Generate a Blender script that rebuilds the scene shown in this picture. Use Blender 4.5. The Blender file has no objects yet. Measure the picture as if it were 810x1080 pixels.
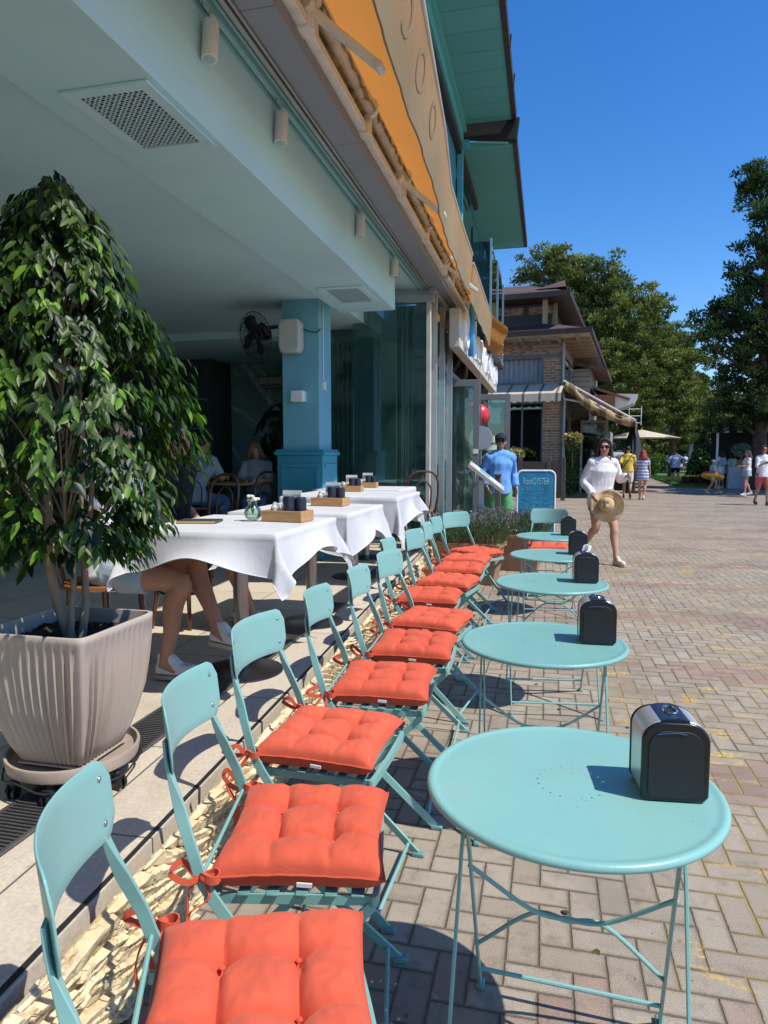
import bpy, bmesh, math, random
import numpy as np
from mathutils import Vector, Matrix, noise, Quaternion
R = math.radians
PI = math.pi
rng = random.Random(7)
sc = bpy.context.scene
col = sc.collection

# ------------------------------------------------------------------ camera
HC, PITCH, YAW = 1.42, math.atan(58/720), math.atan(172/720)
cd = bpy.data.cameras.new("camera"); cam = bpy.data.objects.new("camera", cd); col.objects.link(cam)
cd.sensor_fit = 'VERTICAL'; cd.sensor_height = 36; cd.sensor_width = 27; cd.lens = 24
cd.clip_start = 0.05; cd.clip_end = 3000
cam.location = (0, 0, HC); cam.rotation_euler = (R(90)-PITCH, 0, YAW)
sc.camera = cam

def ray(px, py):
    x = (px-405)/720; y = -(py-540)/720
    return x, math.cos(PITCH)+y*math.sin(PITCH), -math.sin(PITCH)+y*math.cos(PITCH)
def gp(px, py, z=0.0):            # place on the level z seen at a spot of the photo
    x, f, u = ray(px, py); t = (z-HC)/u
    r, d = x*t, f*t
    return Vector((r*math.cos(YAW)-d*math.sin(YAW), r*math.sin(YAW)+d*math.cos(YAW), z))
def pt(px, py, d):                # place at distance d along the view axis
    x, f, u = ray(px, py); t = d/f; r = x*t
    return Vector((r*math.cos(YAW)-d*math.sin(YAW), r*math.sin(YAW)+d*math.cos(YAW), HC+u*t))

# ------------------------------------------------------------------ materials
_m = {}
def newmat(name):
    m = bpy.data.materials.new(name); m.use_nodes = True
    nt = m.node_tree; b = nt.nodes['Principled BSDF']
    return m, nt, b
class NB:
    def __init__(s, nt): s.nt = nt
    def n(s, t, **k):
        nd = s.nt.nodes.new(t)
        for a, v in k.items(): setattr(nd, a, v)
        return nd
    def l(s, a, b): s.nt.links.new(a, b)
    def inp(s, sock, v):
        if isinstance(v, (int, float)): sock.default_value = v
        elif isinstance(v, (tuple, list)): sock.default_value = tuple(v) if len(v) == len(sock.default_value) else tuple(v)+(1,)
        else: s.l(v, sock)
    def math(s, op, a, b=0, c=None, clamp=False):
        nd = s.n('ShaderNodeMath', operation=op, use_clamp=clamp)
        s.inp(nd.inputs[0], a); s.inp(nd.inputs[1], b)
        if c is not None: s.inp(nd.inputs[2], c)
        return nd.outputs[0]
    def mix(s, fac, a, b, bt='MIX'):
        nd = s.n('ShaderNodeMix', data_type='RGBA', blend_type=bt)
        s.inp(nd.inputs['Factor'], fac); s.inp(nd.inputs[6], a); s.inp(nd.inputs[7], b)
        return nd.outputs[2]
    def noise(s, scale, detail=3, vec=None, rough=.5, dist=0):
        nd = s.n('ShaderNodeTexNoise'); nd.inputs['Scale'].default_value = scale
        nd.inputs['Detail'].default_value = detail; nd.inputs['Roughness'].default_value = rough
        nd.inputs['Distortion'].default_value = dist
        if vec is not None: s.l(vec, nd.inputs['Vector'])
        return nd.outputs[0]
    def ramp(s, fac, stops):
        nd = s.n('ShaderNodeValToRGB'); e = nd.color_ramp.elements
        e[0].position, e[0].color = stops[0][0], (*stops[0][1], 1)
        e[1].position, e[1].color = stops[-1][0], (*stops[-1][1], 1)
        for p, c in stops[1:-1]:
            x = e.new(p); x.color = (*c, 1)
        s.l(fac, nd.inputs[0]); return nd.outputs[0]
    def smooth(s, v, lo, hi):
        nd = s.n('ShaderNodeMapRange', interpolation_type='SMOOTHSTEP')
        s.inp(nd.inputs['Value'], v); nd.inputs['From Min'].default_value = lo; nd.inputs['From Max'].default_value = hi
        return nd.outputs[0]
    def pos(s): return s.n('ShaderNodeNewGeometry').outputs['Position']
    def obj(s): return s.n('ShaderNodeTexCoord').outputs['Object']
    def mapping(s, vec, scale=(1,1,1), rot=(0,0,0), loc=(0,0,0)):
        nd = s.n('ShaderNodeMapping'); s.l(vec, nd.inputs[0])
        nd.inputs['Scale'].default_value = scale; nd.inputs['Rotation'].default_value = rot; nd.inputs['Location'].default_value = loc
        return nd.outputs[0]
    def bump(s, h, strength, dist, bsdf):
        nd = s.n('ShaderNodeBump'); nd.inputs['Strength'].default_value = strength; nd.inputs['Distance'].default_value = dist
        s.l(h, nd.inputs['Height']); s.l(nd.outputs[0], bsdf.inputs['Normal']); return nd

def pm(name, base, rough=.5, metal=0., var=.12, vs=6., bump=0., bs=60., bd=.002, stretch=(1,1,1), coat=0., spec=None, dirt=0.):
    """painted / plain surface with uneven tone, a little dirt and a fine relief"""
    if name in _m: return _m[name]
    m, nt, b = newmat(name); k = NB(nt)
    v = k.mapping(k.obj(), scale=stretch)
    n1 = k.noise(vs, 5, v, .6)
    lo = tuple(c*(1-var) for c in base); hi = tuple(min(1, c*(1+var)) for c in base)
    c = k.ramp(n1, [(.3, lo), (.7, hi)])
    if dirt:
        n2 = k.noise(vs*2.7, 6, v, .7)
        c = k.mix(k.math('MULTIPLY', k.smooth(n2, .5, .75), dirt), c, tuple(x*.35+.02 for x in base))
    k.l(c, b.inputs['Base Color'])
    b.inputs['Metallic'].default_value = metal
    r = k.n('ShaderNodeMapRange'); k.l(n1, r.inputs[0]); r.inputs[3].default_value = max(0.02, rough-.08); r.inputs[4].default_value = min(1, rough+.08)
    k.l(r.outputs[0], b.inputs['Roughness'])
    if coat: b.inputs['Coat Weight'].default_value = coat
    if spec is not None: b.inputs['Specular IOR Level'].default_value = spec
    if bump: k.bump(k.noise(bs, 3, v), bump, bd, b)
    if name.startswith('aqua'):      # each piece weathered a little differently, with small chips and dusting
        oi = k.n('ShaderNodeObjectInfo'); o_ = k.obj()
        c = k.mix(1, c, k.ramp(oi.outputs['Random'], [(0, (.90, .93, .93)), (1, (1.07, 1.04, 1.03))]), 'MULTIPLY')
        dust_haze = k.noise(4, 6, o_, .75); c = k.mix(k.math('MULTIPLY', k.smooth(dust_haze, .48, .75), .22), c, (.40, .44, .41))
        chip = k.noise(85, 2, o_); c = k.mix(k.math('MULTIPLY', k.smooth(chip, .755, .775), .8), c, (.10, .09, .08))
        scr = k.noise(30, 3, k.mapping(o_, scale=(12, .6, 1), rot=(0, 0, .7))); c = k.mix(k.math('MULTIPLY', k.smooth(scr, .68, .72), .22), c, (.5, .6, .58))
        k.l(c, b.inputs['Base Color'])
        r2 = k.math('ADD', k.math('MULTIPLY', dust_haze, .45), .15); k.l(r2, b.inputs['Roughness'])
    _m[name] = m; return m

AQUA = pm('aqua_paint', (.215, .455, .42), .38, var=.05, vs=3, bump=.06, bs=300, bd=.0006, coat=.08, dirt=.06)
AQUA_DK = pm('aqua_paint_worn', (.13, .30, .29), .45, var=.12, vs=9, dirt=.25)
TEAL_WALL = pm('teal_wall_paint', (.20, .42, .43), .75, var=.05, vs=1.3, bump=.08, bs=90)
TEAL_CEIL = pm('teal_ceiling_paint', (.48, .72, .78), .85, var=.09, vs=.8)
TEAL_BLUE = pm('teal_column_paint', (.16, .42, .52), .6, var=.05, vs=2)
TEAL_DEEP = pm('deep_teal_panel', (.04, .28, .38), .5, var=.08, vs=3)
TEAL_DARK = pm('dark_teal_interior', (.17, .31, .32), .7, var=.2, vs=2)
SOFFIT = None
GREY_MET = pm('grey_window_metal', (.42, .44, .44), .38, metal=.55, var=.08, vs=3, stretch=(1, .2, 1))
GREY_DK = pm('grey_frame_paint', (.16, .18, .19), .5, var=.1)
GREY_CLAD = pm('grey_cladding', (.24, .265, .32), .6, var=.06, vs=1.2)
WHITE = pm('white_paint', (.72, .72, .70), .5, var=.05)
CREAM_MET = pm('cream_metal', (.60, .55, .48), .45, var=.12, vs=5, dirt=.35)
BLACK = pm('black_plastic', (.012, .013, .014), .28, var=.1)
BLACK_M = pm('black_matt', (.015, .016, .018), .6, var=.2)
CHROME = pm('chrome', (.62, .62, .62), .16, metal=1., var=.05)
SATIN = pm('satin_steel', (.72, .70, .70), .36, metal=.75, var=.06)
STEEL = pm('brushed_steel', (.50, .48, .46), .3, metal=.95, var=.12, vs=8, stretch=(6, 6, .6))
STEEL_DK = pm('dark_steel_disc', (.10, .10, .10), .3, metal=.9, var=.15)
RUBBER = pm('rubber', (.02, .02, .02), .8)
WOOD = pm('light_wood', (.48, .27, .11), .55, var=.25, vs=7, stretch=(1, 9, 9), bump=.1, bs=40)
WOOD_DK = pm('bentwood_brown', (.10, .037, .015), .32, var=.25, vs=10, coat=.4)
WOOD_SEAT = pm('chair_seat_wood', (.28, .11, .035), .35, var=.25, vs=8, coat=.3)
WOOD_GREY = pm('weathered_wood', (.12, .095, .08), .8, var=.35, vs=8, stretch=(3, 3, .4), bump=.3, bs=50)
BROWN = pm('dark_brown_metal', (.045, .026, .02), .45, var=.3, vs=7)
SOIL = pm('potting_soil', (.035, .022, .014), .95, var=.6, vs=40, bump=1., bs=45, bd=.02)
TERRA = pm('planter_terracotta', (.36, .19, .10), .8, var=.25, vs=9, bump=.2, bs=50)
BARK = pm('bark', (.30, .23, .16), .85, var=.3, vs=18, bump=.6, bs=40, bd=.004, stretch=(1, 1, .4))
BARK_DK = pm('pine_bark', (.10, .065, .045), .95, var=.45, vs=6, bump=1, bs=14, bd=.04)
SKIN = pm('skin_fair', (.56, .30, .21), .48, var=.07, vs=9, spec=.35)
SKIN_T = pm('skin_tanned', (.50, .25, .16), .48, var=.08, vs=9, spec=.35)
HAIR_B = pm('hair_brown', (.07, .028, .016), .5, var=.5, vs=30, stretch=(5, 5, .5), bump=.8, bs=60, bd=.01)
HAIR_R = pm('hair_red', (.30, .035, .025), .5, var=.5, vs=30, bump=.8, bs=60, bd=.01)
HAIR_D = pm('hair_dark', (.015, .011, .01), .5, var=.4, vs=30, bump=.8, bs=60, bd=.01)
HAIR_L = pm('hair_fair', (.30, .17, .08), .5, var=.4, vs=30, bump=.8, bs=60, bd=.01)
def cloth(name, c, var=.08, rough=.85, bump=.25, bs=500, **k): return pm(name, c, rough, var=var, vs=5, bump=bump, bs=bs, bd=.0015, spec=.2, **k)
C_WHITE = cloth('cloth_white', (.74, .74, .75))
C_SHIRT = cloth('shirt_pale_pink', (.82, .77, .77))
C_BLUE = cloth('shirt_blue', (.16, .37, .74))
C_GREEN = cloth('shorts_green', (.13, .42, .16))
C_GREY = cloth('shorts_grey', (.17, .17, .18))
C_DKBL = cloth('cloth_dark_blue', (.022, .03, .05))
C_BLACK = cloth('cloth_black', (.012, .012, .014))
C_YEL = cloth('shirt_yellow', (.72, .53, .10))
C_PBLUE = cloth('shirt_pale_blue', (.42, .47, .66))
C_DENIM = cloth('denim_pale', (.42, .50, .60), var=.15)
C_DENIM2 = cloth('denim_blue', (.10, .17, .29), var=.2)
C_RED = cloth('shorts_coral', (.62, .13, .12))
C_MINT = cloth('cloth_mint', (.40, .66, .55))
C_GTEE = cloth('tee_grey_blue', (.40, .45, .52))
STRAW = pm('straw', (.60, .42, .22), .8, var=.2, vs=12, bump=.9, bs=140, bd=.004)
SHOE = pm('shoe_canvas', (.70, .69, .66), .75, var=.06, vs=20)
SOLE = pm('shoe_sole', (.55, .47, .36), .7)

def mat_cushion():
    m, nt, b = newmat('red_orange_cotton'); k = NB(nt)
    o = k.obj()
    n = k.noise(9, 4, o, .6)
    c = k.ramp(n, [(.3, (.56, .078, .038)), (.7, (.67, .100, .050))])
    wx = k.n('ShaderNodeTexWave', wave_type='BANDS', bands_direction='X'); wx.inputs['Scale'].default_value = 260; wx.inputs['Distortion'].default_value = 1.5
    wy = k.n('ShaderNodeTexWave', wave_type='BANDS', bands_direction='Y'); wy.inputs['Scale'].default_value = 260; wy.inputs['Distortion'].default_value = 1.5
    k.l(o, wx.inputs[0]); k.l(o, wy.inputs[0])
    w = k.math('ADD', wx.outputs[1], wy.outputs[1])
    oi = k.n('ShaderNodeObjectInfo'); c = k.mix(1, c, k.ramp(oi.outputs['Random'], [(0, (.88, .86, .86)), (1, (1.08, 1.2, 1.2))]), 'MULTIPLY')
    st = k.noise(3.5, 4, k.mapping(o, loc=(1, 2, 3)), .6); c = k.mix(k.math('MULTIPLY', k.smooth(st, .55, .75), .25), c, (.45, .09, .06))
    k.l(k.mix(k.math('MULTIPLY', w, .10), c, (.90, .22, .14)), b.inputs['Base Color'])
    b.inputs['Roughness'].default_value = .9; b.inputs['Specular IOR Level'].default_value = .15
    b.inputs['Sheen Weight'].default_value = .25; b.inputs['Sheen Tint'].default_value = (1, .5, .4, 1)
    h = k.math('ADD', k.math('MULTIPLY', w, .10), k.noise(28, 4, o, .6))
    k.bump(h, .35, .004, b)
    return m
CUSH = mat_cushion()

def mat_paving():
    m, nt, b = newmat('herringbone_paving'); k = NB(nt)
    P = k.pos(); S = .0925
    nd = k.noise(2.2, 2, P)
    w = k.math('MULTIPLY', k.math('SUBTRACT', nd, .5), .10)
    sx = k.n('ShaderNodeSeparateXYZ'); k.l(P, sx.inputs[0]); X, Y = sx.outputs[0], sx.outputs[1]
    x = k.math('ADD', k.math('DIVIDE', X, S), w); y = k.math('ADD', k.math('DIVIDE', Y, S), w)
    i = k.math('FLOOR', x); j = k.math('FLOOR', y)
    fx = k.math('SUBTRACT', x, i); fy = k.math('SUBTRACT', y, j)
    d = k.math('FLOORED_MODULO', k.math('ADD', k.math('SUBTRACT', i, j), .5), 4); d = k.math('FLOOR', d)
    ish = k.math('LESS_THAN', d, 1.5); isv = k.math('SUBTRACT', 1, ish)
    dv = k.math('SUBTRACT', 3, d)
    def sel(a, bb): return k.math('ADD', k.math('MULTIPLY', a, ish), k.math('MULTIPLY', bb, isv))
    L = sel(k.math('ADD', fx, d), k.math('ADD', fy, dv)); W = sel(fy, fx)
    ox = sel(k.math('SUBTRACT', i, d), i); oy = sel(j, k.math('SUBTRACT', j, dv))
    e = k.math('MINIMUM', k.math('MINIMUM', L, k.math('SUBTRACT', 2, L)), k.math('MINIMUM', W, k.math('SUBTRACT', 1, W)))
    en = k.math('ADD', e, k.math('MULTIPLY', k.math('SUBTRACT', k.noise(38, 5, P, .7), .5), .11))
    brick = k.smooth(en, .012, .058)
    cb = k.n('ShaderNodeCombineXYZ'); k.l(ox, cb.inputs[0]); k.l(oy, cb.inputs[1]); k.l(ish, cb.inputs[2])
    wn = k.n('ShaderNodeTexWhiteNoise'); k.l(cb.outputs[0], wn.inputs['Vector']); rv = wn.outputs['Value']
    base = k.ramp(rv, [(0, (.32, .265, .205)), (.35, (.345, .29, .225)), (.65, (.36, .305, .24)), (1, (.385, .33, .265))])
    # pink rows crossing the promenade, a few rows wide
    bandpos = k.math('ADD', k.math('MULTIPLY', oy, S), k.math('MULTIPLY', rv, .14))
    bw = k.math('FLOORED_MODULO', k.math('ADD', bandpos, .28), 1.62)
    band = k.math('LESS_THAN', bw, .42)
    patch = k.noise(.55, 2, k.mapping(P, scale=(1, 1.7, 1)))
    band = k.math('MULTIPLY', band, k.smooth(patch, .36, .46))
    spots = k.math('GREATER_THAN', k.math('ADD', rv, k.math('MULTIPLY', patch, .3)), 1.15)
    pinkm = k.math('MAXIMUM', band, spots)
    w2 = k.n('ShaderNodeTexWhiteNoise'); k.l(k.mapping(cb.outputs[0], loc=(17, 5, 3)), w2.inputs['Vector'])
    pink = k.ramp(w2.outputs['Value'], [(0, (.29, .205, .165)), (.5, (.325, .235, .19)), (1, (.35, .27, .215))])
    c = k.mix(pinkm, base, pink)
    # grime and fine aggregate
    g = k.noise(1.3, 5, P, .65)
    c = k.mix(k.math('MULTIPLY', k.smooth(g, .42, .75), .55), c, (.15, .13, .10))
    g2 = k.noise(11, 4, P, .7)
    c = k.mix(k.math('MULTIPLY', k.smooth(g2, .48, .75), .5), c, (.13, .11, .085))
    sp = k.noise(330, 2, P, .7)
    c = k.mix(.75, c, k.ramp(sp, [(.30, (.35, .35, .35)), (.5, (1, 1, 1)), (.72, (1.8, 1.75, 1.65))]), 'MULTIPLY')
    st = k.noise(26, 1, P)
    c = k.mix(k.math('MULTIPLY', k.smooth(st, .74, .78), .5), c, (.06, .05, .045))
    rim_ = k.math('MULTIPLY', k.math('SUBTRACT', 1, k.smooth(en, .05, .16)), .35); c = k.mix(rim_, c, (.15, .125, .09))
    # joints: earth, some filled by old yellow paint
    zone = k.math('MULTIPLY', k.smooth(X, .25, .42), k.math('SUBTRACT', 1, k.smooth(X, 3.6, 4.4)))
    yn = k.noise(1.7, 3, k.mapping(P, scale=(1, .8, 1)), .6)
    yj = k.math('MULTIPLY', zone, k.smooth(yn, .40, .56))
    joint = k.mix(k.math('MULTIPLY', yj, .5), (.15, .122, .09), (.36, .25, .09))
    c = k.mix(brick, joint, c)
    side = k.math('MULTIPLY', k.math('SUBTRACT', 1, k.smooth(e, .05, .17)), k.math('MULTIPLY', yj, .25))
    c = k.mix(side, c, (.45, .31, .10))
    py_ = k.noise(3.3, 5, k.mapping(P, scale=(.75, 2.1, 1), loc=(3.1, 1.7, 0)), .7)
    c = k.mix(k.math('MULTIPLY', k.math('MULTIPLY', k.smooth(py_, .575, .65), zone), k.smooth(k.noise(45, 3, P, .7), .38, .62)), c, (.66, .42, .085))
    k.l(c, b.inputs['Base Color']); b.inputs['Roughness'].default_value = .85
    b.inputs['Specular IOR Level'].default_value = .25
    h = k.math('ADD', k.math('MULTIPLY', brick, 1.0), k.math('ADD', k.math('MULTIPLY', sp, .10), k.math('MULTIPLY', w2.outputs['Value'], .35)))
    k.bump(h, .8, .005, b)
    return m
def mat_terrace():
    m, nt, b = newmat('terrace_stone'); k = NB(nt); P = k.pos()
    br = k.n('ShaderNodeTexBrick', offset=.5); k.l(k.mapping(P, rot=(0, 0, R(87))), br.inputs[0])
    br.inputs['Scale'].default_value = 1; br.inputs['Brick Width'].default_value = 1.15; br.inputs['Row Height'].default_value = .62; br.inputs['Mortar Size'].default_value = .004
    br.inputs['Color1'].default_value = (.66, .57, .44, 1); br.inputs['Color2'].default_value = (.58, .50, .39, 1); br.inputs['Mortar'].default_value = (.14, .12, .10, 1)
    n1 = k.noise(2.2, 6, k.mapping(P, scale=(1, .45, 1)), .7, 1.2)
    c = k.mix(k.math('MULTIPLY', k.smooth(n1, .5, .75), .4), br.outputs[0], (.36, .30, .22))
    n2 = k.noise(13, 5, k.mapping(P, scale=(1, .5, 1)), .7)
    c = k.mix(k.math('MULTIPLY', k.smooth(n2, .60, .72), .4), c, (.26, .20, .14))
    n3 = k.noise(90, 3, P, .7)
    c = k.mix(.4, c, k.ramp(n3, [(.3, (.6, .6, .6)), (.7, (1.3, 1.3, 1.3))]), 'MULTIPLY')
    k.l(c, b.inputs['Base Color']); b.inputs['Roughness'].default_value = .6
    k.bump(k.math('ADD', n2, k.math('MULTIPLY', n3, .3)), .3, .003, b)
    return m
def mat_rough_stone():
    m, nt, b = newmat('split_stone'); k = NB(nt); P = k.pos()
    v = k.mapping(P, scale=(1, 1.1, 2.6), rot=(R(14), 0, 0))
    n1 = k.noise(5, 6, v, .65, .8)
    c = k.ramp(n1, [(.25, (.58, .44, .25)), (.5, (.74, .60, .38)), (.72, (.82, .72, .52))])
    vv = k.mapping(P, scale=(6, 7, 46), rot=(R(20), 0, 0))
    vo = k.n('ShaderNodeTexVoronoi', feature='DISTANCE_TO_EDGE'); vo.inputs['Scale'].default_value = 1
    nv = k.n('ShaderNodeVectorMath', operation='ADD'); k.l(vv, nv.inputs[0])
    nn = k.n('ShaderNodeTexNoise'); nn.inputs['Scale'].default_value = 12; k.l(P, nn.inputs['Vector']); 
    sc_ = k.n('ShaderNodeVectorMath', operation='SCALE'); k.l(nn.outputs['Color'], sc_.inputs[0]); sc_.inputs['Scale'].default_value = 2.8
    k.l(sc_.outputs[0], nv.inputs[1]); k.l(nv.outputs[0], vo.inputs['Vector'])
    gate = k.smooth(k.noise(11, 3, P), .46, .60)
    crack = k.math('MULTIPLY', k.math('SUBTRACT', 1, k.smooth(vo.outputs['Distance'], .01, .10)), gate)
    c = k.mix(k.math('MULTIPLY', crack, .22), c, (.16, .10, .05))
    stv = k.noise(1, 4, k.mapping(P, scale=(5, 6, 75), rot=(R(20), 0, 0)), .6, .4); c = k.mix(k.math('MULTIPLY', k.smooth(stv, .50, .66), .6), c, (.30, .19, .09)); c = k.mix(k.math('MULTIPLY', k.smooth(stv, .64, .70), .7), c, (.08, .05, .03))
    k.l(c, b.inputs['Base Color']); b.inputs['Roughness'].default_value = .95; b.inputs['Specular IOR Level'].default_value = .1
    h = k.math('SUBTRACT', k.math('ADD', n1, k.math('MULTIPLY', k.noise(45, 5, v, .7), .35)), k.math('MULTIPLY', crack, .3))
    k.bump(h, .9, .012, b)
    return m
def mat_glass(name, tint=(.55, .75, .73), refl=.35, dust_haze=0):
    m, nt, b = newmat(name); k = NB(nt); nt.nodes.remove(b)
    out = nt.nodes['Material Output']
    tr = k.n('ShaderNodeBsdfTransparent'); tr.inputs[0].default_value = (*tint, 1)
    gl = k.n('ShaderNodeBsdfGlossy'); gl.inputs['Roughness'].default_value = .03; gl.inputs[0].default_value = (.85, .95, .93, 1)
    fr = k.n('ShaderNodeFresnel'); fr.inputs[0].default_value = 1.55
    f = k.math('MULTIPLY', fr.outputs[0], refl*6, clamp=True)
    mx = k.n('ShaderNodeMixShader'); k.l(f, mx.inputs[0]); k.l(tr.outputs[0], mx.inputs[1]); k.l(gl.outputs[0], mx.inputs[2])
    if dust_haze:  # patchy teal film: dust plus reflected haze painted in as diffuse colour
        df = k.n('ShaderNodeBsdfDiffuse'); df.inputs[0].default_value = (.30, .55, .52, 1); m2 = k.n('ShaderNodeMixShader')
        k.l(k.math('MULTIPLY', k.ramp(k.noise(1.2, 4, k.pos(), .7), [(.3, (.25,)*3), (.7, (1,)*3)]), dust_haze), m2.inputs[0]); k.l(mx.outputs[0], m2.inputs[1]); k.l(df.outputs[0], m2.inputs[2]); mx = m2
    k.l(mx.outputs[0], out.inputs[0]); return m
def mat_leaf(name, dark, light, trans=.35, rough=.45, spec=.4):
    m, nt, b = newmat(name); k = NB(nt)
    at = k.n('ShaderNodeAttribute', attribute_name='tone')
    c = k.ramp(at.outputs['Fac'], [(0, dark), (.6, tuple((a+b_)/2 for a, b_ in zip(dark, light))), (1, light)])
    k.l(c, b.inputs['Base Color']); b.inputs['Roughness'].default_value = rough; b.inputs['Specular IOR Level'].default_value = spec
    tr = k.n('ShaderNodeBsdfTranslucent'); k.l(k.mix(1, c, (1.1, 1.6, .5), 'MULTIPLY'), tr.inputs[0])
    mx = k.n('ShaderNodeMixShader'); mx.inputs[0].default_value = trans
    k.l(b.outputs[0], mx.inputs[1]); k.l(tr.outputs[0], mx.inputs[2]); k.l(mx.outputs[0], nt.nodes['Material Output'].inputs[0])
    return m
def mat_fabric_trans(name, c, trans=.5, tcol=None, bs=30, stretch=(1, 1, 1), tcol2=None, zr=None):
    m, nt, b = newmat(name); k = NB(nt); o = k.obj()
    n = k.noise(3, 4, k.mapping(o, scale=stretch), .6)
    cc = k.ramp(n, [(.3, tuple(x*.82 for x in c)), (.7, c)])
    k.l(cc, b.inputs['Base Color']); b.inputs['Roughness'].default_value = .85; b.inputs['Specular IOR Level'].default_value = .15
    tr = k.n('ShaderNodeBsdfTranslucent'); tr.inputs[0].default_value = (*(tcol or c), 1)
    if tcol2:      # sun glow painted as orange into the upper cloth, greyer below
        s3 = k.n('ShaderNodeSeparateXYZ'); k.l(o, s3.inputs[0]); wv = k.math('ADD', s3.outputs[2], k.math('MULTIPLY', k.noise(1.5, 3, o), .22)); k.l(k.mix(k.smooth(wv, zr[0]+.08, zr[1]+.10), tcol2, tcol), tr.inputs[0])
    mx = k.n('ShaderNodeMixShader'); mx.inputs[0].default_value = trans
    bp = k.bump(k.noise(bs, 3, k.mapping(o, scale=stretch)), .4, .01, b); bp.inputs['Distance'].default_value = .004; k.l(bp.outputs[0], tr.inputs['Normal'])
    k.l(b.outputs[0], mx.inputs[1]); k.l(tr.outputs[0], mx.inputs[2]); k.l(mx.outputs[0], nt.nodes['Material Output'].inputs[0])
    return m
def mat_brick(name, c1, c2, mortar, w=.24, h=.075, ms=.01):
    m, nt, b = newmat(name); k = NB(nt)
    o = k.mapping(k.obj(), rot=(R(90), 0, 0))
    br = k.n('ShaderNodeTexBrick', offset=.5); k.l(o, br.inputs[0]); br.inputs['Scale'].default_value = 1
    br.inputs['Brick Width'].default_value = w; br.inputs['Row Height'].default_value = h; br.inputs['Mortar Size'].default_value = ms
    br.inputs['Color1'].default_value = (*c1, 1); br.inputs['Color2'].default_value = (*c2, 1); br.inputs['Mortar'].default_value = (*mortar, 1)
    n = k.noise(7, 4, k.obj())
    c = k.mix(.7, br.outputs[0], k.ramp(n, [(.3, (.6, .58, .55)), (.7, (1.3, 1.25, 1.2))]), 'MULTIPLY')
    k.l(c, b.inputs['Base Color']); b.inputs['Roughness'].default_value = .9
    k.bump(br.outputs[1], -.5, .01, b)
    return m
def mat_planks(name, c, w=.12, axis='X', var=.1, rough=.5, gap=.06):
    """painted boards: dark gap lines every w metres"""
    m, nt, b = newmat(name); k = NB(nt)
    s = k.n('ShaderNodeSeparateXYZ'); k.l(k.obj(), s.inputs[0]); a = s.outputs['XYZ'.index(axis)]
    t = k.math('DIVIDE', a, w); f = k.math('SUBTRACT', t, k.math('FLOOR', t))
    g = k.math('MINIMUM', f, k.math('SUBTRACT', 1, f)); line = k.smooth(g, gap*.4, gap)
    wn = k.n('ShaderNodeTexWhiteNoise', noise_dimensions='1D'); k.l(k.math('FLOOR', t), wn.inputs['W'])
    n = k.noise(3, 5, k.obj(), .6)
    tone = k.math('ADD', k.math('MULTIPLY', wn.outputs[0], .5), k.math('MULTIPLY', n, .5))
    cc = k.ramp(tone, [(.2, tuple(x*(1-var) for x in c)), (.8, tuple(min(1, x*(1+var)) for x in c))])
    k.l(k.mix(line, tuple(x*.35 for x in c), cc), b.inputs['Base Color']); b.inputs['Roughness'].default_value = rough
    k.bump(line, .5, .006, b)
    return m
def mat_stripes(name, c1, c2, w=.12, axis='Z', duty=.5, trans=0):
    m, nt, b = newmat(name); k = NB(nt)
    s = k.n('ShaderNodeSeparateXYZ'); k.l(k.obj(), s.inputs[0]); a = s.outputs['XYZ'.index(axis)]
    t = k.math('DIVIDE', a, w); f = k.math('SUBTRACT', t, k.math('FLOOR', t))
    c = k.mix(k.smooth(f, duty-.02, duty+.02), c1, c2)
    c = k.mix(.25, c, k.ramp(k.noise(6, 4, k.obj()), [(.3, (.75, .75, .75)), (.7, (1.15, 1.15, 1.15))]), 'MULTIPLY')
    k.l(c, b.inputs['Base Color']); b.inputs['Roughness'].default_value = .85
    return m

PAVING = mat_paving(); TERRACE = mat_terrace(); STONE = mat_rough_stone()
GLASS = mat_glass('window_glass', (.62, .78, .76), .32, .10)
GLASS_D = mat_glass('dark_window_glass', (.30, .42, .42), .5)
LEAF_F = mat_leaf('ficus_leaf', (.008, .022, .009), (.17, .33, .03), .25, .42, .36)
LEAF_P = mat_leaf('pine_needles', (.028, .045, .018), (.30, .32, .105), .25, .7, .15)
LEAF_PD = mat_leaf('dark_pine_needles', (.010, .026, .013), (.125, .18, .06), .2, .7, .15)
LEAF_B = mat_leaf('broadleaf', (.02, .05, .015), (.13, .24, .05), .3, .6, .2)
LEAF_LAV = mat_leaf('lavender_green', (.05, .08, .035), (.19, .24, .13), .3, .7, .2)
FLOW_LAV = mat_leaf('lavender_flower', (.15, .13, .19), (.30, .26, .36), .2, .8, .1)
LEAF_IN = mat_leaf('indoor_leaf', (.008, .022, .014), (.03, .07, .035), .2, .4, .4)
AWN_O = mat_fabric_trans('orange_awning_fabric', (.48, .23, .07), .5, (.56, .225, .05), 16, (1, .25, 1))
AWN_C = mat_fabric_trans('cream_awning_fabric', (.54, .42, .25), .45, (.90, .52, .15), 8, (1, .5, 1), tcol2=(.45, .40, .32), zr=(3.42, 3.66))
CLOTH = mat_fabric_trans('white_tablecloth', (.80, .80, .81), .22, (.7, .7, .72), 25)

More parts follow.
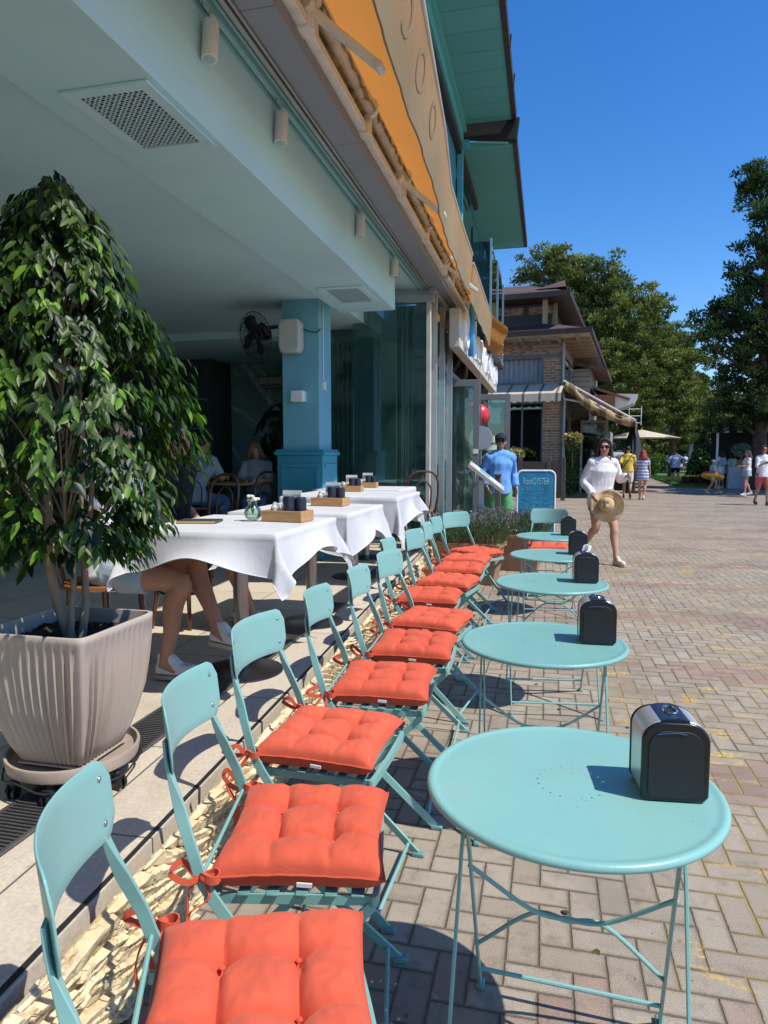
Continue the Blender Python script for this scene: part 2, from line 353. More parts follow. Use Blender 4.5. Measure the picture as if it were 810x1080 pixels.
# ------------------------------------------------------------------ mesh builder
class MB:
    def __init__(s): s.v = []; s.f = []; s.mi = []
    def add(s, vs, fs, mi=0):
        o = len(s.v); s.v += [tuple(v) for v in vs]; s.f += [tuple(i+o for i in f) for f in fs]; s.mi += [mi]*len(fs); return s
    def box(s, c, size, rot=None, mi=0):
        hx, hy, hz = size[0]/2, size[1]/2, size[2]/2
        vs = [Vector((x, y, z)) for x in (-hx, hx) for y in (-hy, hy) for z in (-hz, hz)]
        if rot is not None: vs = [rot @ v for v in vs]
        c = Vector(c)
        return s.add([v+c for v in vs], [(0,1,3,2), (4,6,7,5), (0,4,5,1), (2,3,7,6), (0,2,6,4), (1,5,7,3)], mi)
    def b2(s, lo, hi, mi=0):
        return s.box([(a+b)/2 for a, b in zip(lo, hi)], [abs(b-a) for a, b in zip(lo, hi)], None, mi)
    def loft(s, rings, cap=True, closed=True, mi=0):
        n = len(rings[0]); vs = [p for r in rings for p in r]; fs = []
        for a in range(len(rings)-1):
            for i in range(n if closed else n-1):
                j = (i+1) % n
                fs.append((a*n+i, a*n+j, (a+1)*n+j, (a+1)*n+i))
        if cap and closed:
            fs.append(tuple(range(n-1, -1, -1))); fs.append(tuple((len(rings)-1)*n+i for i in range(n)))
        return s.add(vs, fs, mi)
    def tube(s, pts, r, n=8, cap=True, mi=0, flat=None, side=None):
        pts = [Vector(p) for p in pts]
        rr = r if isinstance(r, (list, tuple)) else [r]*len(pts)
        rings = []; prev = None
        for i, p in enumerate(pts):
            if i == 0: t = pts[1]-p
            elif i == len(pts)-1: t = p-pts[i-1]
            else: t = (pts[i+1]-p).normalized()+(p-pts[i-1]).normalized()
            t.normalize()
            if side is not None:
                u = Vector(side); u = (u-u.dot(t)*t).normalized()
            elif prev is None:
                u = t.orthogonal().normalized()
            else:
                u = (prev-prev.dot(t)*t).normalized()
            prev = u; w = t.cross(u)
            if flat is not None:      # rectangular bar: half sizes (along side, across)
                a, b = flat[i] if isinstance(flat, list) else flat
                rings.append([p+u*x*a+w*y*b for x, y in ((-1,-1), (1,-1), (1,1), (-1,1))])
            else:
                rings.append([p+(u*math.cos(2*PI*k/n)+w*math.sin(2*PI*k/n))*rr[i] for k in range(n)])
        return s.loft(rings, cap, mi=mi)
    def lathe(s, prof, n=32, c=(0,0,0), cap=False, mi=0):
        c = Vector(c)
        rings = [[c+Vector((r*math.cos(2*PI*k/n), r*math.sin(2*PI*k/n), z)) for k in range(n)] for r, z in prof]
        return s.loft(rings, cap, mi=mi)
    def ell(s, c, r, rot=None, nu=14, nv=9, mi=0):
        c = Vector(c); rings = []
        for a in range(nv+1):
            t = -PI/2+PI*(a+.0)/nv; t = max(-PI/2+.03, min(PI/2-.03, t))
            ring = []
            for k in range(nu):
                v = Vector((r[0]*math.cos(t)*math.cos(2*PI*k/nu), r[1]*math.cos(t)*math.sin(2*PI*k/nu), r[2]*math.sin(t)))
                if rot is not None: v = rot @ v
                ring.append(c+v)
            rings.append(ring)
        return s.loft(rings, True, mi=mi)
    def prism(s, poly, lo, hi, axis='y', mi=0):
        def P(a, b, h): return {'y': (a, h, b), 'x': (h, a, b), 'z': (a, b, h)}[axis]
        n = len(poly)
        return s.add([P(a, b, lo) for a, b in poly]+[P(a, b, hi) for a, b in poly],
                     [tuple(range(n)), tuple(range(2*n-1, n-1, -1))]+[(i, i+n, (i+1) % n+n, (i+1) % n) for i in range(n)], mi)
    def quad(s, a, b, c, d, mi=0): return s.add([a, b, c, d], [(0,1,2,3)], mi)
    def grid(s, fn, nu, nv, mi=0):
        vs = [fn(i/nu, j/nv) for j in range(nv+1) for i in range(nu+1)]
        return s.add(vs, [(j*(nu+1)+i, j*(nu+1)+i+1, (j+1)*(nu+1)+i+1, (j+1)*(nu+1)+i) for j in range(nv) for i in range(nu)], mi)
    def mesh(s, name):
        me = bpy.data.meshes.new(name); me.from_pydata(s.v, [], s.f); return me
    def build(s, name, mat, parent=None, smooth=True, bevel=0, loc=None, recalc=True, ang=38, thick=0):
        me = s.mesh(name)
        mats = mat if isinstance(mat, (list, tuple)) else [mat]
        for m in mats: me.materials.append(m)
        if len(mats) > 1: me.polygons.foreach_set('material_index', s.mi)
        if recalc:
            bm = bmesh.new(); bm.from_mesh(me); bmesh.ops.recalc_face_normals(bm, faces=bm.faces); bm.to_mesh(me); bm.free()
        if smooth:
            me.polygons.foreach_set('use_smooth', [True]*len(me.polygons)); me.set_sharp_from_angle(angle=R(ang))
        o = bpy.data.objects.new(name, me); col.objects.link(o)
        if parent: o.parent = parent
        if loc is not None: o.location = loc
        if thick:
            sm = o.modifiers.new('thick', 'SOLIDIFY'); sm.thickness = thick; sm.offset = 0
        if bevel:
            bv = o.modifiers.new('bevel', 'BEVEL'); bv.width = bevel; bv.segments = 2; bv.limit_method = 'ANGLE'; bv.angle_limit = R(40)
        return o

def tag(o, label=None, cat=None, group=None, kind=None):
    if label: o['label'] = label
    if cat: o['category'] = cat
    if group: o['group'] = group
    if kind: o['kind'] = kind
    return o
def thing(name, label, cat, loc=(0,0,0), rz=0, group=None):
    o = bpy.data.objects.new(name, None); col.objects.link(o); o.empty_display_size = .1
    o.location = loc; o.rotation_euler = (0, 0, rz); return tag(o, label, cat, group)
def struct(o): o['kind'] = 'structure'; return o
def dup(root, loc=None, rz=None, label=None, scale=None):
    def cp(o, par):
        c = o.copy(); col.objects.link(c)
        if par is not None: c.parent = par
        for ch in o.children: cp(ch, c)
        return c
    r = cp(root, None)
    if loc is not None: r.location = loc
    if rz is not None: r.rotation_euler = (0, 0, rz)
    if label: r['label'] = label
    if scale: r.scale = (scale,)*3
    return r
def spline(pts, n=6):
    """Catmull-Rom through pts"""
    pts = [Vector(p) for p in pts]; P = [pts[0]*2-pts[1]]+pts+[pts[-1]*2-pts[-2]]; out = []
    for i in range(1, len(P)-2):
        for k in range(n):
            t = k/n; a, b, c, d = P[i-1], P[i], P[i+1], P[i+2]
            out.append(.5*((2*b)+(c-a)*t+(2*a-5*b+4*c-d)*t*t+(3*b-a-3*c+d)*t**3))
    out.append(pts[-1]); return out

# ------------------------------------------------------------------ leaves (vectorised)
def leaves(name, C, N, T, L, W, tone, mat, parent=None, shape='quad', fold=.25, bend=.15):
    """C centres, N normals, T directions (n,3); L, W, tone (n,)"""
    C = np.asarray(C, float); n = len(C); N = np.asarray(N, float); T = np.asarray(T, float)
    T = T/np.linalg.norm(T, axis=1, keepdims=True)
    N = N-(N*T).sum(1, keepdims=True)*T; N = N/np.maximum(1e-6, np.linalg.norm(N, axis=1, keepdims=True))
    S = np.cross(T, N)
    if shape == 'quad': tpl = [(-.5, 0, 0), (0, -.5, 0), (.5, 0, 0), (0, .5, 0)]; tpl = [(0, -.5, 0), (.5, 0, 0), (0, .5, 0), (-.5, 0, 0)]; fc = [(0, 1, 2, 3)]
    else:   # pointed leaf folded along the midrib: (along, across, up)
        tpl = [(0, 0, 0), (.28, .46, fold*.46), (.62, .40, fold*.4-bend*.3), (1.0, 0, -bend), (.62, -.40, fold*.4-bend*.3), (.28, -.46, fold*.46), (.5, 0, -bend*.15)]
        fc = [(0, 6, 1), (1, 6, 2), (2, 6, 3), (0, 5, 6), (5, 4, 6), (4, 3, 6)]
    k = len(tpl); V = np.zeros((n, k, 3))
    L = np.broadcast_to(L, (n,)); W = np.broadcast_to(W, (n,))
    for i, (a, b, c) in enumerate(tpl):
        V[:, i] = C+T*(a*L)[:, None]+S*(b*W)[:, None]+N*(c*W)[:, None]
    V = V.reshape(-1, 3)
    fl = len(fc[0]); F = (np.array(fc)[None]+(np.arange(n)*k)[:, None, None]).reshape(-1)
    nf = n*len(fc); me = bpy.data.meshes.new(name)
    me.vertices.add(len(V)); me.vertices.foreach_set('co', V.reshape(-1))
    me.loops.add(len(F)); me.loops.foreach_set('vertex_index', F.astype(np.int32))
    me.polygons.add(nf); me.polygons.foreach_set('loop_start', np.arange(0, nf*fl, fl, dtype=np.int32))
    me.update(calc_edges=True)
    at = me.attributes.new('tone', 'FLOAT', 'POINT'); at.data.foreach_set('value', np.repeat(np.broadcast_to(tone, (n,)), k).astype(np.float32))
    if shape != 'quad': me.polygons.foreach_set('use_smooth', [True]*nf)
    me.materials.append(mat)
    o = bpy.data.objects.new(name, me); col.objects.link(o)
    if parent: o.parent = parent
    return o
NR = np.random.default_rng(11)
def rdir(n):
    v = NR.normal(size=(n, 3)); return v/np.linalg.norm(v, axis=1, keepdims=True)
# ================================================================== people
def remesh(mb, name, mat, parent, vox=.012, smooth=4, fold=0, fs=9, seed=0, bevel=False):
    me = mb.mesh('t'); o = bpy.data.objects.new('t', me); col.objects.link(o)
    a = o.modifiers.new('r', 'REMESH'); a.mode = 'VOXEL'; a.voxel_size = vox
    if smooth: b = o.modifiers.new('s', 'SMOOTH'); b.factor = .6; b.iterations = smooth
    dg = bpy.context.evaluated_depsgraph_get(); dg.update()
    r = bpy.data.meshes.new_from_object(o.evaluated_get(dg)); bpy.data.objects.remove(o); bpy.data.meshes.remove(me)
    r.name = name
    if fold:
        for v in r.vertices:
            c = v.co; n = noise.noise(Vector((c.x*fs+seed, c.y*fs, c.z*fs*.55)))+.5*noise.noise(Vector((c.x*fs*2.3, c.y*fs*2.3+seed, c.z*fs*1.1)))
            v.co = c+v.normal*fold*n
    r.materials.clear(); r.materials.append(mat); r.polygons.foreach_set('use_smooth', [True]*len(r.polygons))
    no = bpy.data.objects.new(name, r); col.objects.link(no); no.parent = parent; return no
V = Vector; TZ = .33
def person(label, loc, rz, height=1.7, pose=None, skin=SKIN, hair=HAIR_D, hair_len=0, top=None, sleeve=1., top_hem=.86, bottom=None, leg_to=.55, skirt=False, shoes=SHOE, vox=.013,
           head_turn=0, head_tilt=0, cap=None, glasses=False, group=None, fem=False, stocky=1., curl='relaxed', z0=0, hat=None, beard=False, sleeve_mat=None):
    J = dict(pelvis=(0,0,.95), waist=(0,0,1.08), chest=(0,.005,1.28), neck=(0,-.005,1.44), head=(0,.015,1.60),
             shL=(-.172,0,1.385), shR=(.172,0,1.385), elL=(-.235,-.02,1.13), elR=(.235,-.02,1.13), wrL=(-.25,.06,.89), wrR=(.25,.06,.89),
             hipL=(-.09,0,.90), hipR=(.09,0,.90), knL=(-.095,.02,.49), knR=(.095,.02,.49), anL=(-.10,-.01,.085), anR=(.10,-.01,.085), toL=(-.13,.16,.02), toR=(.13,.16,.02))
    if fem: J['shL'] = (-.152,0,1.38); J['shR'] = (.152,0,1.38); J['elL'] = (-.215,-.02,1.13); J['elR'] = (.215,-.02,1.13)
    if pose: J.update(pose)
    J = {k: V(v) for k, v in J.items()}; st = stocky
    root = thing('person', label, 'person', loc, rz, group); root.scale = (height/1.73,)*3
    def side_dir():
        d = (J['shR']-J['shL']); return d.normalized()
    SX = side_dir(); HX = (J['hipR']-J['hipL']).normalized()
    def torso(m, ex=0, z_from=-.09, neck=True, hem=None):
        sp = [J['pelvis']+(J['pelvis']-J['waist']).normalized()*(-z_from), J['pelvis'], J['waist'], J['waist'].lerp(J['chest'], .55), J['chest'], J['neck'].lerp(J['chest'], .35)+(0 if True else 0)*SX]
        w = [.150, .168, .132 if fem else .145, .142 if fem else .158, .165 if fem else .18, .150 if fem else .17]; dpt = [.105, .122, .095, .102, .112, .075]; w[5] = .11 if fem else .125
        if fem: w[0] = .165; w[1] = .172
        if hem is not None: sp[0] = J['pelvis']+(J['pelvis']-J['waist']).normalized()*hem; w[0] = .178; dpt[0] = .135; w[2] += .02*ex*20*.5; dpt[2] += .012
        rings = []
        S2 = spline(sp, 3); k = len(S2)
        def li(a, t): t *= (len(a)-1); i = min(int(t), len(a)-2); return a[i]+(a[i+1]-a[i])*(t-i)
        for i, p in enumerate(S2):
            t = i/(k-1); ti = (S2[min(i+1, k-1)]-S2[max(i-1, 0)]).normalized(); u = HX.lerp(SX, t); u = (u-u.dot(ti)*ti).normalized(); f = ti.cross(u)
            a, b = li(w, t)*st+ex, li(dpt, t)*st+ex
            rings.append([p+u*a*math.cos(2*PI*q/20)*(1 if True else 1)+f*b*math.sin(2*PI*q/20) for q in range(20)])
        m.loft(rings)
        # shoulders yoke
        m.tube(spline([J['shL']+V((0, 0, -.016)), J['neck'].lerp(J['chest'], .22), J['shR']+V((0, 0, -.016))], 4), [.050+ex, .056+ex, .062+ex, .068+ex, .072+ex, .068+ex, .062+ex, .056+ex, .050+ex], 14)
        for s in ('L', 'R'): m.ell(J['sh'+s]+V((0, 0, -.022)), (.056+ex,)*3)
        if fem and ex <= 0:
            fwd = (J['chest']-J['waist']).normalized().cross(SX)*-1
            for s in (-1, 1): m.ell(J['chest']+SX*s*.065*st+SX.cross((J['neck']-J['chest']).normalized())*-.062+V((0, 0, -.01)), (.06+ex,)*3)
    def limb(m, pts, rad, ex=0, n=14, cap0=True):
        sp = spline(pts, 4); k = len(sp); rr_ = []
        for i in range(k):
            t = i/(k-1)*(len(rad)-1); a = min(int(t), len(rad)-2); rr_.append(rad[a]+(rad[a+1]-rad[a])*(t-a)+ex)
        m.tube(sp, rr_, n)
    # ---- body
    m = MB(); torso(m, -.012)
    fwd_head = Matrix.Rotation(head_turn, 3, 'Z') @ Matrix.Rotation(head_tilt, 3, 'X')
    H = J['head']; hq = fwd_head
    def hp(x, y, z): return H+hq @ V((x, y, z))
    limb(m, [J['neck'].lerp(J['chest'], .3), J['neck'], H+V((0, -.02, -.05))], [.065, .052, .05])
    m.ell(H+hq @ V((0, -.012, .022)), (.074, .092, .098), hq); m.ell(H+hq @ V((0, .020, -.035)), (.056, .068, .072), hq); m.ell(H+hq @ V((0, .052, -.082)), (.026, .026, .020), hq)
    m.tube([hp(0, .083, .02), hp(0, .103, -.022), hp(0, .096, -.030)], [.009, .015, .010], 8)        # nose
    m.ell(hp(0, .083, -.058), (.024, .010, .008), hq)                                             # lips
    m.ell(hp(0, .078, .038), (.045, .012, .008), hq)                                              # brow
    for s in (-1, 1): m.ell(hp(s*.076, -.008, -.005), (.010, .018, .032), hq); m.ell(hp(s*.038, .066, -.018), (.022, .018, .02), hq)
    for s in ('L', 'R'):
        sh, el, wr = J['sh'+s], J['el'+s], J['wr'+s]; af = 0.9 if fem else 1
        limb(m, [sh, sh.lerp(el, .4), el, el.lerp(wr, .35), wr], [.050*af, .044*af, .037*af, .037*af, .025*af])
        hip, kn, an, to = J['hip'+s], J['kn'+s], J['an'+s], J['to'+s]
        cb = kn.lerp(an, .28)+((to-an).normalized()*-.018)
        limb(m, [hip, hip.lerp(kn, .45), kn, cb, kn.lerp(an, .65), an], [.088, .076, .052, .055, .040, .034])
        m.ell(hip, (.092, .092, .092))
        ft = (to-an); ft_ = ft.copy(); 
        limb(m, [an+V((0, 0, -.01))-ft_*.15, an.lerp(to, .45)+V((0, 0, -.012)), to+V((0, 0, .012))], [.036, .036, .026])
        # hand: palm, four unequal bent fingers and a thumb
        d = (wr-el).normalized(); side = SX if abs(d.dot(SX)) < .8 else V((0, 0, 1)); pn = d.cross(side).normalized(); sgn = -1 if s == 'L' else 1
        acr = pn if True else side      # palm faces the body, knuckles run front to back
        fwd = d.cross(SX).normalized() if abs(d.dot(SX)) < .9 else V((0, 0, 1))
        inn = fwd.cross(d).normalized()*sgn*-1
        q = Matrix((fwd, inn, d)).transposed()
        m.ell(wr+d*.048, (.040, .017, .052), q)
        for k, (o_, ln) in enumerate(((.029, .066), (.010, .076), (-.010, .070), (-.028, .055))):
            b0 = wr+d*.085+fwd*o_; b1 = b0+d*ln*.5+inn*.010; b2_ = b0+d*ln*.82+inn*.034
            m.tube([b0-d*.02, b0, b1, b2_], [.0095, .0095, .0088, .0075], 8); m.ell(b2_, (.0078,)*3, nu=8, nv=6)
        t0 = wr+d*.03+fwd*.030; m.tube([t0, t0+d*.028+fwd*.024+inn*.008, t0+d*.055+fwd*.028+inn*.02], [.013, .011, .009], 8)
    remesh(m, 'body', skin, root, vox, 3)
    # ---- face details
    if vox < .016:
        for s in (-1, 1):
            if not glasses:
                m = MB(); m.ell(hp(s*.031, .079, .012), (.013, .007, .0065), hq); m.build('eye', WHITE, root)
                m = MB(); m.ell(hp(s*.031, .0845, .012), (.0055, .003, .0055), hq); m.build('iris', BLACK, root)
        m = MB(); m.ell(hp(0, .0905, -.058), (.021, .004, .0055), hq); m.build('mouth', pm('lips', (.40, .12, .10), .45), root)
    if glasses:
        m = MB()
        for s in (-1, 1):
            m.ell(hp(s*.036, .089, .012), (.032, .010, .024), hq); m.tube([hp(s*.064, .078, .018), hp(s*.080, -.01, .012)], .004, 6)
        m.tube([hp(-.01, .097, .02), hp(.01, .097, .02)], .004, 6); m.build('sunglasses', BLACK, root)
    # ---- hair
    if hair:
        m = MB(); m.ell(hp(0, -.024, .040), (.082, .094, .092), hq)
        if hair_len:
            L_ = hair_len
            for k in range(11):
                a = R(200+140*k/10) if k else R(200); x, y = .078*math.cos(a), .085*math.sin(a)-.005
                top_ = hp(x*.9, y, .02); mid = top_+V((x*.35, y*.25-.01, -.10))
                wv = .012*math.sin(k*2.1); m.tube(spline([top_, mid, mid+V((x*.45+wv, y*.15+wv, -L_*.55)), mid+V((x*.25-wv, y*.1, -L_))], 4), [.030]*6+[.028]*4+[.022, .016, .008], 8)
            for s in (-1, 1):
                a = hp(s*.070, .02, .05); m.tube(spline([hp(0, .05, .118), hp(s*.055, .045, .085), a+V((s*.012, 0, -.05)), a+V((s*.022, -.01, -.14)), a+V((s*.02, -.02, -.14-L_*.7))], 4), [.02]*10+[.02, .018, .016, .014, .012, .010, .008], 8)
        hr = remesh(m, 'hair', hair, root, max(vox*.8, .009), 1, .006, 40)
    if cap:
        m = MB(); m.ell(hp(0, -.012, .058), (.090, .104, .078), hq); remesh_ = m
        rings = []
        m2 = MB(); m2.grid(lambda u, v: hp((u-.5)*.15*(1-.25*v*v), .06+.105*v*(1-.5*(2*u-1)**2), .055+.016*(1-(2*u-1)**2)-.012*v), 12, 6)
        cp = remesh(m, 'cap', cap, root, .009, 1); m2.build('brim', cap, cp, thick=.006)
    if hat:
        m = MB(); m.lathe([(.0, .155), (.05, .15), (.085, .12), (.092, .065), (.13, .05), (.18, .035)], 28); o = m.build('hat', hat, root, thick=.006); o.location = H+V((0, -.01, .01))
    # ---- garments
    if top:
        m = MB(); hem = J['pelvis'].z-top_hem if not isinstance(top_hem, tuple) else top_hem[0]
        torso(m, .012+.010*(not fem), hem=hem)
        if 'straw hat' in label: fem = False; torso(m, .012, hem=hem+.02)
        m.tube([J['neck'].lerp(J['chest'], .35), J['neck']+V((0, 0, -.018))], [.085, .064], 14)
        for s in ('L', 'R'):
            sh, el, wr = J['sh'+s], J['el'+s], J['wr'+s]
            if sleeve > .55:
                e = el.lerp(wr, min(1, (sleeve-.5)*2)*.93); limb(m, [sh, sh.lerp(el, .4), el, el.lerp(e, .5), e], [.056, .062, .058, .056, .048])
            elif sleeve > 0:
                e = sh.lerp(el, sleeve*2); limb(m, [sh, sh.lerp(e, .5), e], [.060, .062, .060])
        remesh(m, 'shirt', top, root, vox*.95, 2, .009 if 'straw hat' in label else .013, 10, seed=len(label))
    if top and vox < .012:       # collar band
        m = MB(); c0 = J['neck']+V((0, 0, -.016)); m.tube([c0+V((.062*math.cos(R(a)), .060*math.sin(R(a)), .010-.028*max(0, math.sin(R(a))))) for a in range(110, 431, 16)], 0, flat=(.016, .004), side=(0, 0, 1)); m.build('collar', top, root)
    if bottom:
        m = MB()
        if skirt:
            c = (J['knL']+J['knR'])/2; P0 = J['pelvis']+V((0, 0, .09)); P1 = J['pelvis'].lerp(c, leg_to); rings = []
            for i in range(7):
                t = i/6; p = P0.lerp(P1, t); a, b = .14+.055*t+.02*math.sin(t*3)+.012, .11+.055*t
                rings.append([p+V(((a+.008*math.sin(q*1.9))*math.cos(2*PI*q/24), (b+.008*math.sin(q*2.3))*math.sin(2*PI*q/24), 0)) for q in range(24)])
            m.loft(rings)
        else:
            P = J['pelvis']; up = (J['waist']-P).normalized()
            rings = []
            for t, a, b in ((.13, .135, .10), (.06, .158, .115), (0, .168, .125), (-.05, .172, .127), (-.09, .16, .115)):
                f = HX.cross(up); rings.append([P+up*t+(HX*a*math.cos(2*PI*q/20)+f*b*math.sin(2*PI*q/20))*st for q in range(20)])
            m.loft(rings)
            for s in ('L', 'R'):
                hip, kn, an = J['hip'+s], J['kn'+s], J['an'+s]
                if leg_to <= 1: e = hip.lerp(kn, leg_to); limb(m, [hip+V((0, 0, .02)), hip.lerp(e, .5), e], [.100, .100, .098-.022*leg_to])
                else: e = kn.lerp(an, leg_to-1); limb(m, [hip+V((0, 0, .02)), hip.lerp(kn, .5), kn, kn.lerp(e, .5), e], [.100, .092, .074, .068, .060])
                m.ell(hip, (.102,)*3)
        remesh(m, 'skirt' if skirt else 'shorts' if leg_to <= 1 else 'trousers', bottom, root, vox*.95, 2, .007, 12, seed=3)
    if shoes:
        for s in ('L', 'R'):
            an, to = J['an'+s], J['to'+s]; d = (to-an); dn = d.copy(); L0 = d.length
            fw = V((d.x, d.y, 0)); fw = fw.normalized() if fw.length > .03 else V((0, 1, 0)); pitch = math.atan2(d.z+.065, V((d.x, d.y, 0)).length)
            X_ = fw; Z_ = V((0, 0, 1)); Y_ = Z_.cross(X_); qq = Matrix((X_, Y_, Z_)).transposed() @ Matrix.Rotation(-pitch, 3, 'Y')
            o3 = an+qq @ V((0, 0, -.06))
            def sp_(x, y, z): return o3+qq @ V((x, y, z))
            m = MB(); outline = [(-.055, .0), (-.05, .026), (-.01, .034), (.06, .036), (.12, .043), (.165, .036), (.19, .012), (.19, -.012), (.165, -.036), (.12, -.040), (.06, -.033), (-.01, -.032), (-.05, -.026)]
            def ring(z, sx, sy, dx=0): return [sp_((x-.06)*sx+.06+dx, y*sy, z) for x, y in outline]
            m.loft([ring(-.024, 1, .98), ring(-.004, 1.02, 1.03)]); sh_ = m.build('shoe_sole' if False else 'sole', SOLE, root)
            m = MB(); m.loft([ring(0, .98, .98), ring(.016, .98, .98), ring(.036, .95, .90, -.004), ring(.050, .84, .76, -.012)]); m.loft([[sp_((x-.0)*.62*(1-.1*k)+.0-.006*k, y*.92*(1-.12*k), .030+.018*k) for x, y in outline] for k in range(5)])
            remesh(m, 'shoe', shoes, root, .008, 2)
            if vox < .011:
                m = MB()
                for k in range(4): m.tube(spline([sp_(.045+.018*k, -.024, .045-.006*k), sp_(.05+.018*k, 0, .062-.008*k), sp_(.045+.018*k, .024, .045-.006*k)], 3), .003, 5)
                m.build('laces', C_WHITE, root)
    return root, J

def face_to(a, b):   # rotation so that local +Y points from a to b
    return math.atan2(-(b[0]-a[0]), b[1]-a[1])

# woman with the straw hat, walking towards the camera's right
p = gp(640, 593, 0)
w_pose = dict(pelvis=(0, .0, .93), waist=(0, .01, 1.06), chest=(.0, .03, 1.26), neck=(0, .04, 1.42), head=(.0, .065, 1.575),
  hipL=(-.085, .0, .885), knL=(-.09, .20, .49), anL=(-.085, .28, .085), toL=(-.10, .44, .025), hipR=(.085, -.01, .885), knR=(.08, .02, .475), anR=(.075, -.27, .24), toR=(.085, -.22, .09),
  shL=(-.15, .05, 1.39), elL=(-.27, .0, 1.15), wrL=(-.24, .23, 1.19), shR=(.15, .01, 1.385), elR=(.235, -.04, 1.12), wrR=(.20, .14, .93))
wr, WJ = person('woman in white shirt and sunglasses striding past the tables, straw hat in hand', (p.x-.10, p.y-.05, 0), R(168+0), 1.70, w_pose, SKIN, HAIR_B, .16, C_SHIRT, 1., .80, C_GREY, .42, shoes=pm('shoe_cream', (.66, .60, .50), .75), vox=.0105, head_turn=R(-32), head_tilt=R(-4), glasses=True, fem=True)
wr.rotation_euler.z = R(205)
Mw = Matrix.Translation(wr.location) @ Matrix.Rotation(wr.rotation_euler.z, 4, 'Z') @ Matrix.Scale(1.70/1.73, 4)
# straw hat held in her right hand: brim roughly facing the camera
hc = Mw @ (WJ['wrR']+V((-.11, .17, -.11)))
h = thing('straw_hat', 'wide brimmed straw hat carried by the walking woman', 'hat', hc, 0)
m = MB(); n = 72
prof = [(0, .125), (.035, .123), (.065, .11), (.083, .08), (.090, .03), (.098, .0), (.135, -.012), (.175, -.02), (.205, -.022)]
rings = []
for r_, z in prof:
    ring = []
    for k in range(n):
        a = 2*PI*k/n; wv = (.065*math.sin(2*a+.6)+.020*math.sin(5*a+1)+.012*math.sin(3*a))*max(0, (r_-.095)/.11)
        ring.append(V((r_*math.cos(a), r_*math.sin(a)*(1-.05*math.sin(a)), z+wv-(.02*(1-r_/.08) if r_ < .08 else 0)*abs(math.cos(a)))))
    rings.append(ring)
m.loft(rings, cap=False); m.build('crown_and_brim', STRAW, h, recalc=False, thick=.004, ang=80)
m = MB(); m.tube([(.0925*math.cos(2*PI*k/40), .0925*math.sin(2*PI*k/40), .022) for k in range(41)], 0, flat=(.002, .012), side=(0, 0, 1)); m.build('hat_band', pm('straw_band', (.45, .29, .14), .8), h)
h.rotation_euler = (R(78), R(-10), R(-8)); h.scale = (1.05,)*3

# man in blue
p = pt(527, 520, 10.4); fx = (p.x, p.y, 0)
person('man in sky blue top, green shorts and navy cap walking by the menu stand', fx, R(205), 1.78,
  dict(knL=(-.10, .06, .49), anL=(-.10, .05, .09), toL=(-.12, .21, .03), knR=(.10, -.02, .49), anR=(.10, -.16, .12), toR=(.12, .0, .03), elL=(-.26, -.10, 1.14), wrL=(-.25, .03, .93), elR=(.26, -.05, 1.14), wrR=(.24, .10, .95)),
  SKIN_T, HAIR_D, 0, C_BLUE, 1., .84, C_GREEN, .75, vox=.0115, stocky=.93, head_turn=R(-22), glasses=True, cap=C_DKBL)

# seated woman behind the tree, legs crossed, facing +X (table)
sx, sy = -2.13, 3.06
seat_pose = lambda lean: dict(pelvis=(0, -.02, .56), waist=(0, -.03, .70), chest=(0, .0+lean, .90), neck=(0, .03+lean, 1.06), head=(0, .06+lean, 1.22), shL=(-.16, .02+lean, 1.03), shR=(.16, .02+lean, 1.03),
    elL=(-.22, .12+lean, .80), elR=(.22, .12+lean, .80), wrL=(-.12, .34+lean, .80), wrR=(.12, .34+lean, .80), hipL=(-.09, .02, .53), hipR=(.09, .02, .53))
ps = seat_pose(-.05); ps.update(wrL=(-.10, .18, .66), wrR=(.10, .18, .66), elL=(-.22, -.05, .78), elR=(.22, -.05, .78), knR=(.10, .42, .50), anR=(.13, .34, .095), toR=(.13, .50, .035), knL=(-.06, .40, .58), anL=(.06, .60, .26), toL=(.12, .74, .20))
person('seated woman behind the potted tree, bare legs crossed, white sneakers, pale shorts', (sx, sy, TZ), R(-90), 1.68, ps, SKIN_T, HAIR_B, .12, C_WHITE, .3, (.05,), C_DENIM, .55, shoes=C_WHITE, vox=.0105, fem=True)
ps = seat_pose(-.02); ps.update(elL=(-.22, -.05, .78), elR=(.22, -.05, .78), wrL=(-.10, .16, .64), wrR=(.10, .16, .64), knL=(-.12, .42, .50), anL=(-.12, .40, .10), toL=(-.12, .56, .035), knR=(.10, .46, .50), anR=(.10, .62, .095), toR=(.10, .78, .03))
person('second seated person at the nearest table, bare leg and sneaker showing under cloth', (-2.36, 3.98, TZ), R(-92), 1.70, ps, SKIN_T, HAIR_D, 0, C_BLACK, .3, (.05,), C_BLACK, .8, shoes=C_WHITE, vox=.0115)
ps = seat_pose(.12); ps.update(knL=(-.12, .42, .50), anL=(-.12, .36, .10), toL=(-.12, .52, .035), knR=(.10, .42, .50), anR=(.10, .36, .095), toR=(.10, .52, .03))
person('man in grey tee and jeans seated at the back, turned away', (-4.4, 7.95, TZ), R(-15), 1.78, ps, SKIN_T, HAIR_D, 0, C_GTEE, .45, (.05,), C_DENIM2, 1.9, vox=.014)
person('fair haired youth in pale tee seated at the back, looking down at a phone', (-4.0, 9.05, TZ), R(192), 1.66, ps, SKIN, HAIR_L, .03, pm('tee_pale', (.36, .42, .46), .85), .45, (.05,), C_DENIM2, 1.9, vox=.014, head_tilt=R(-22))

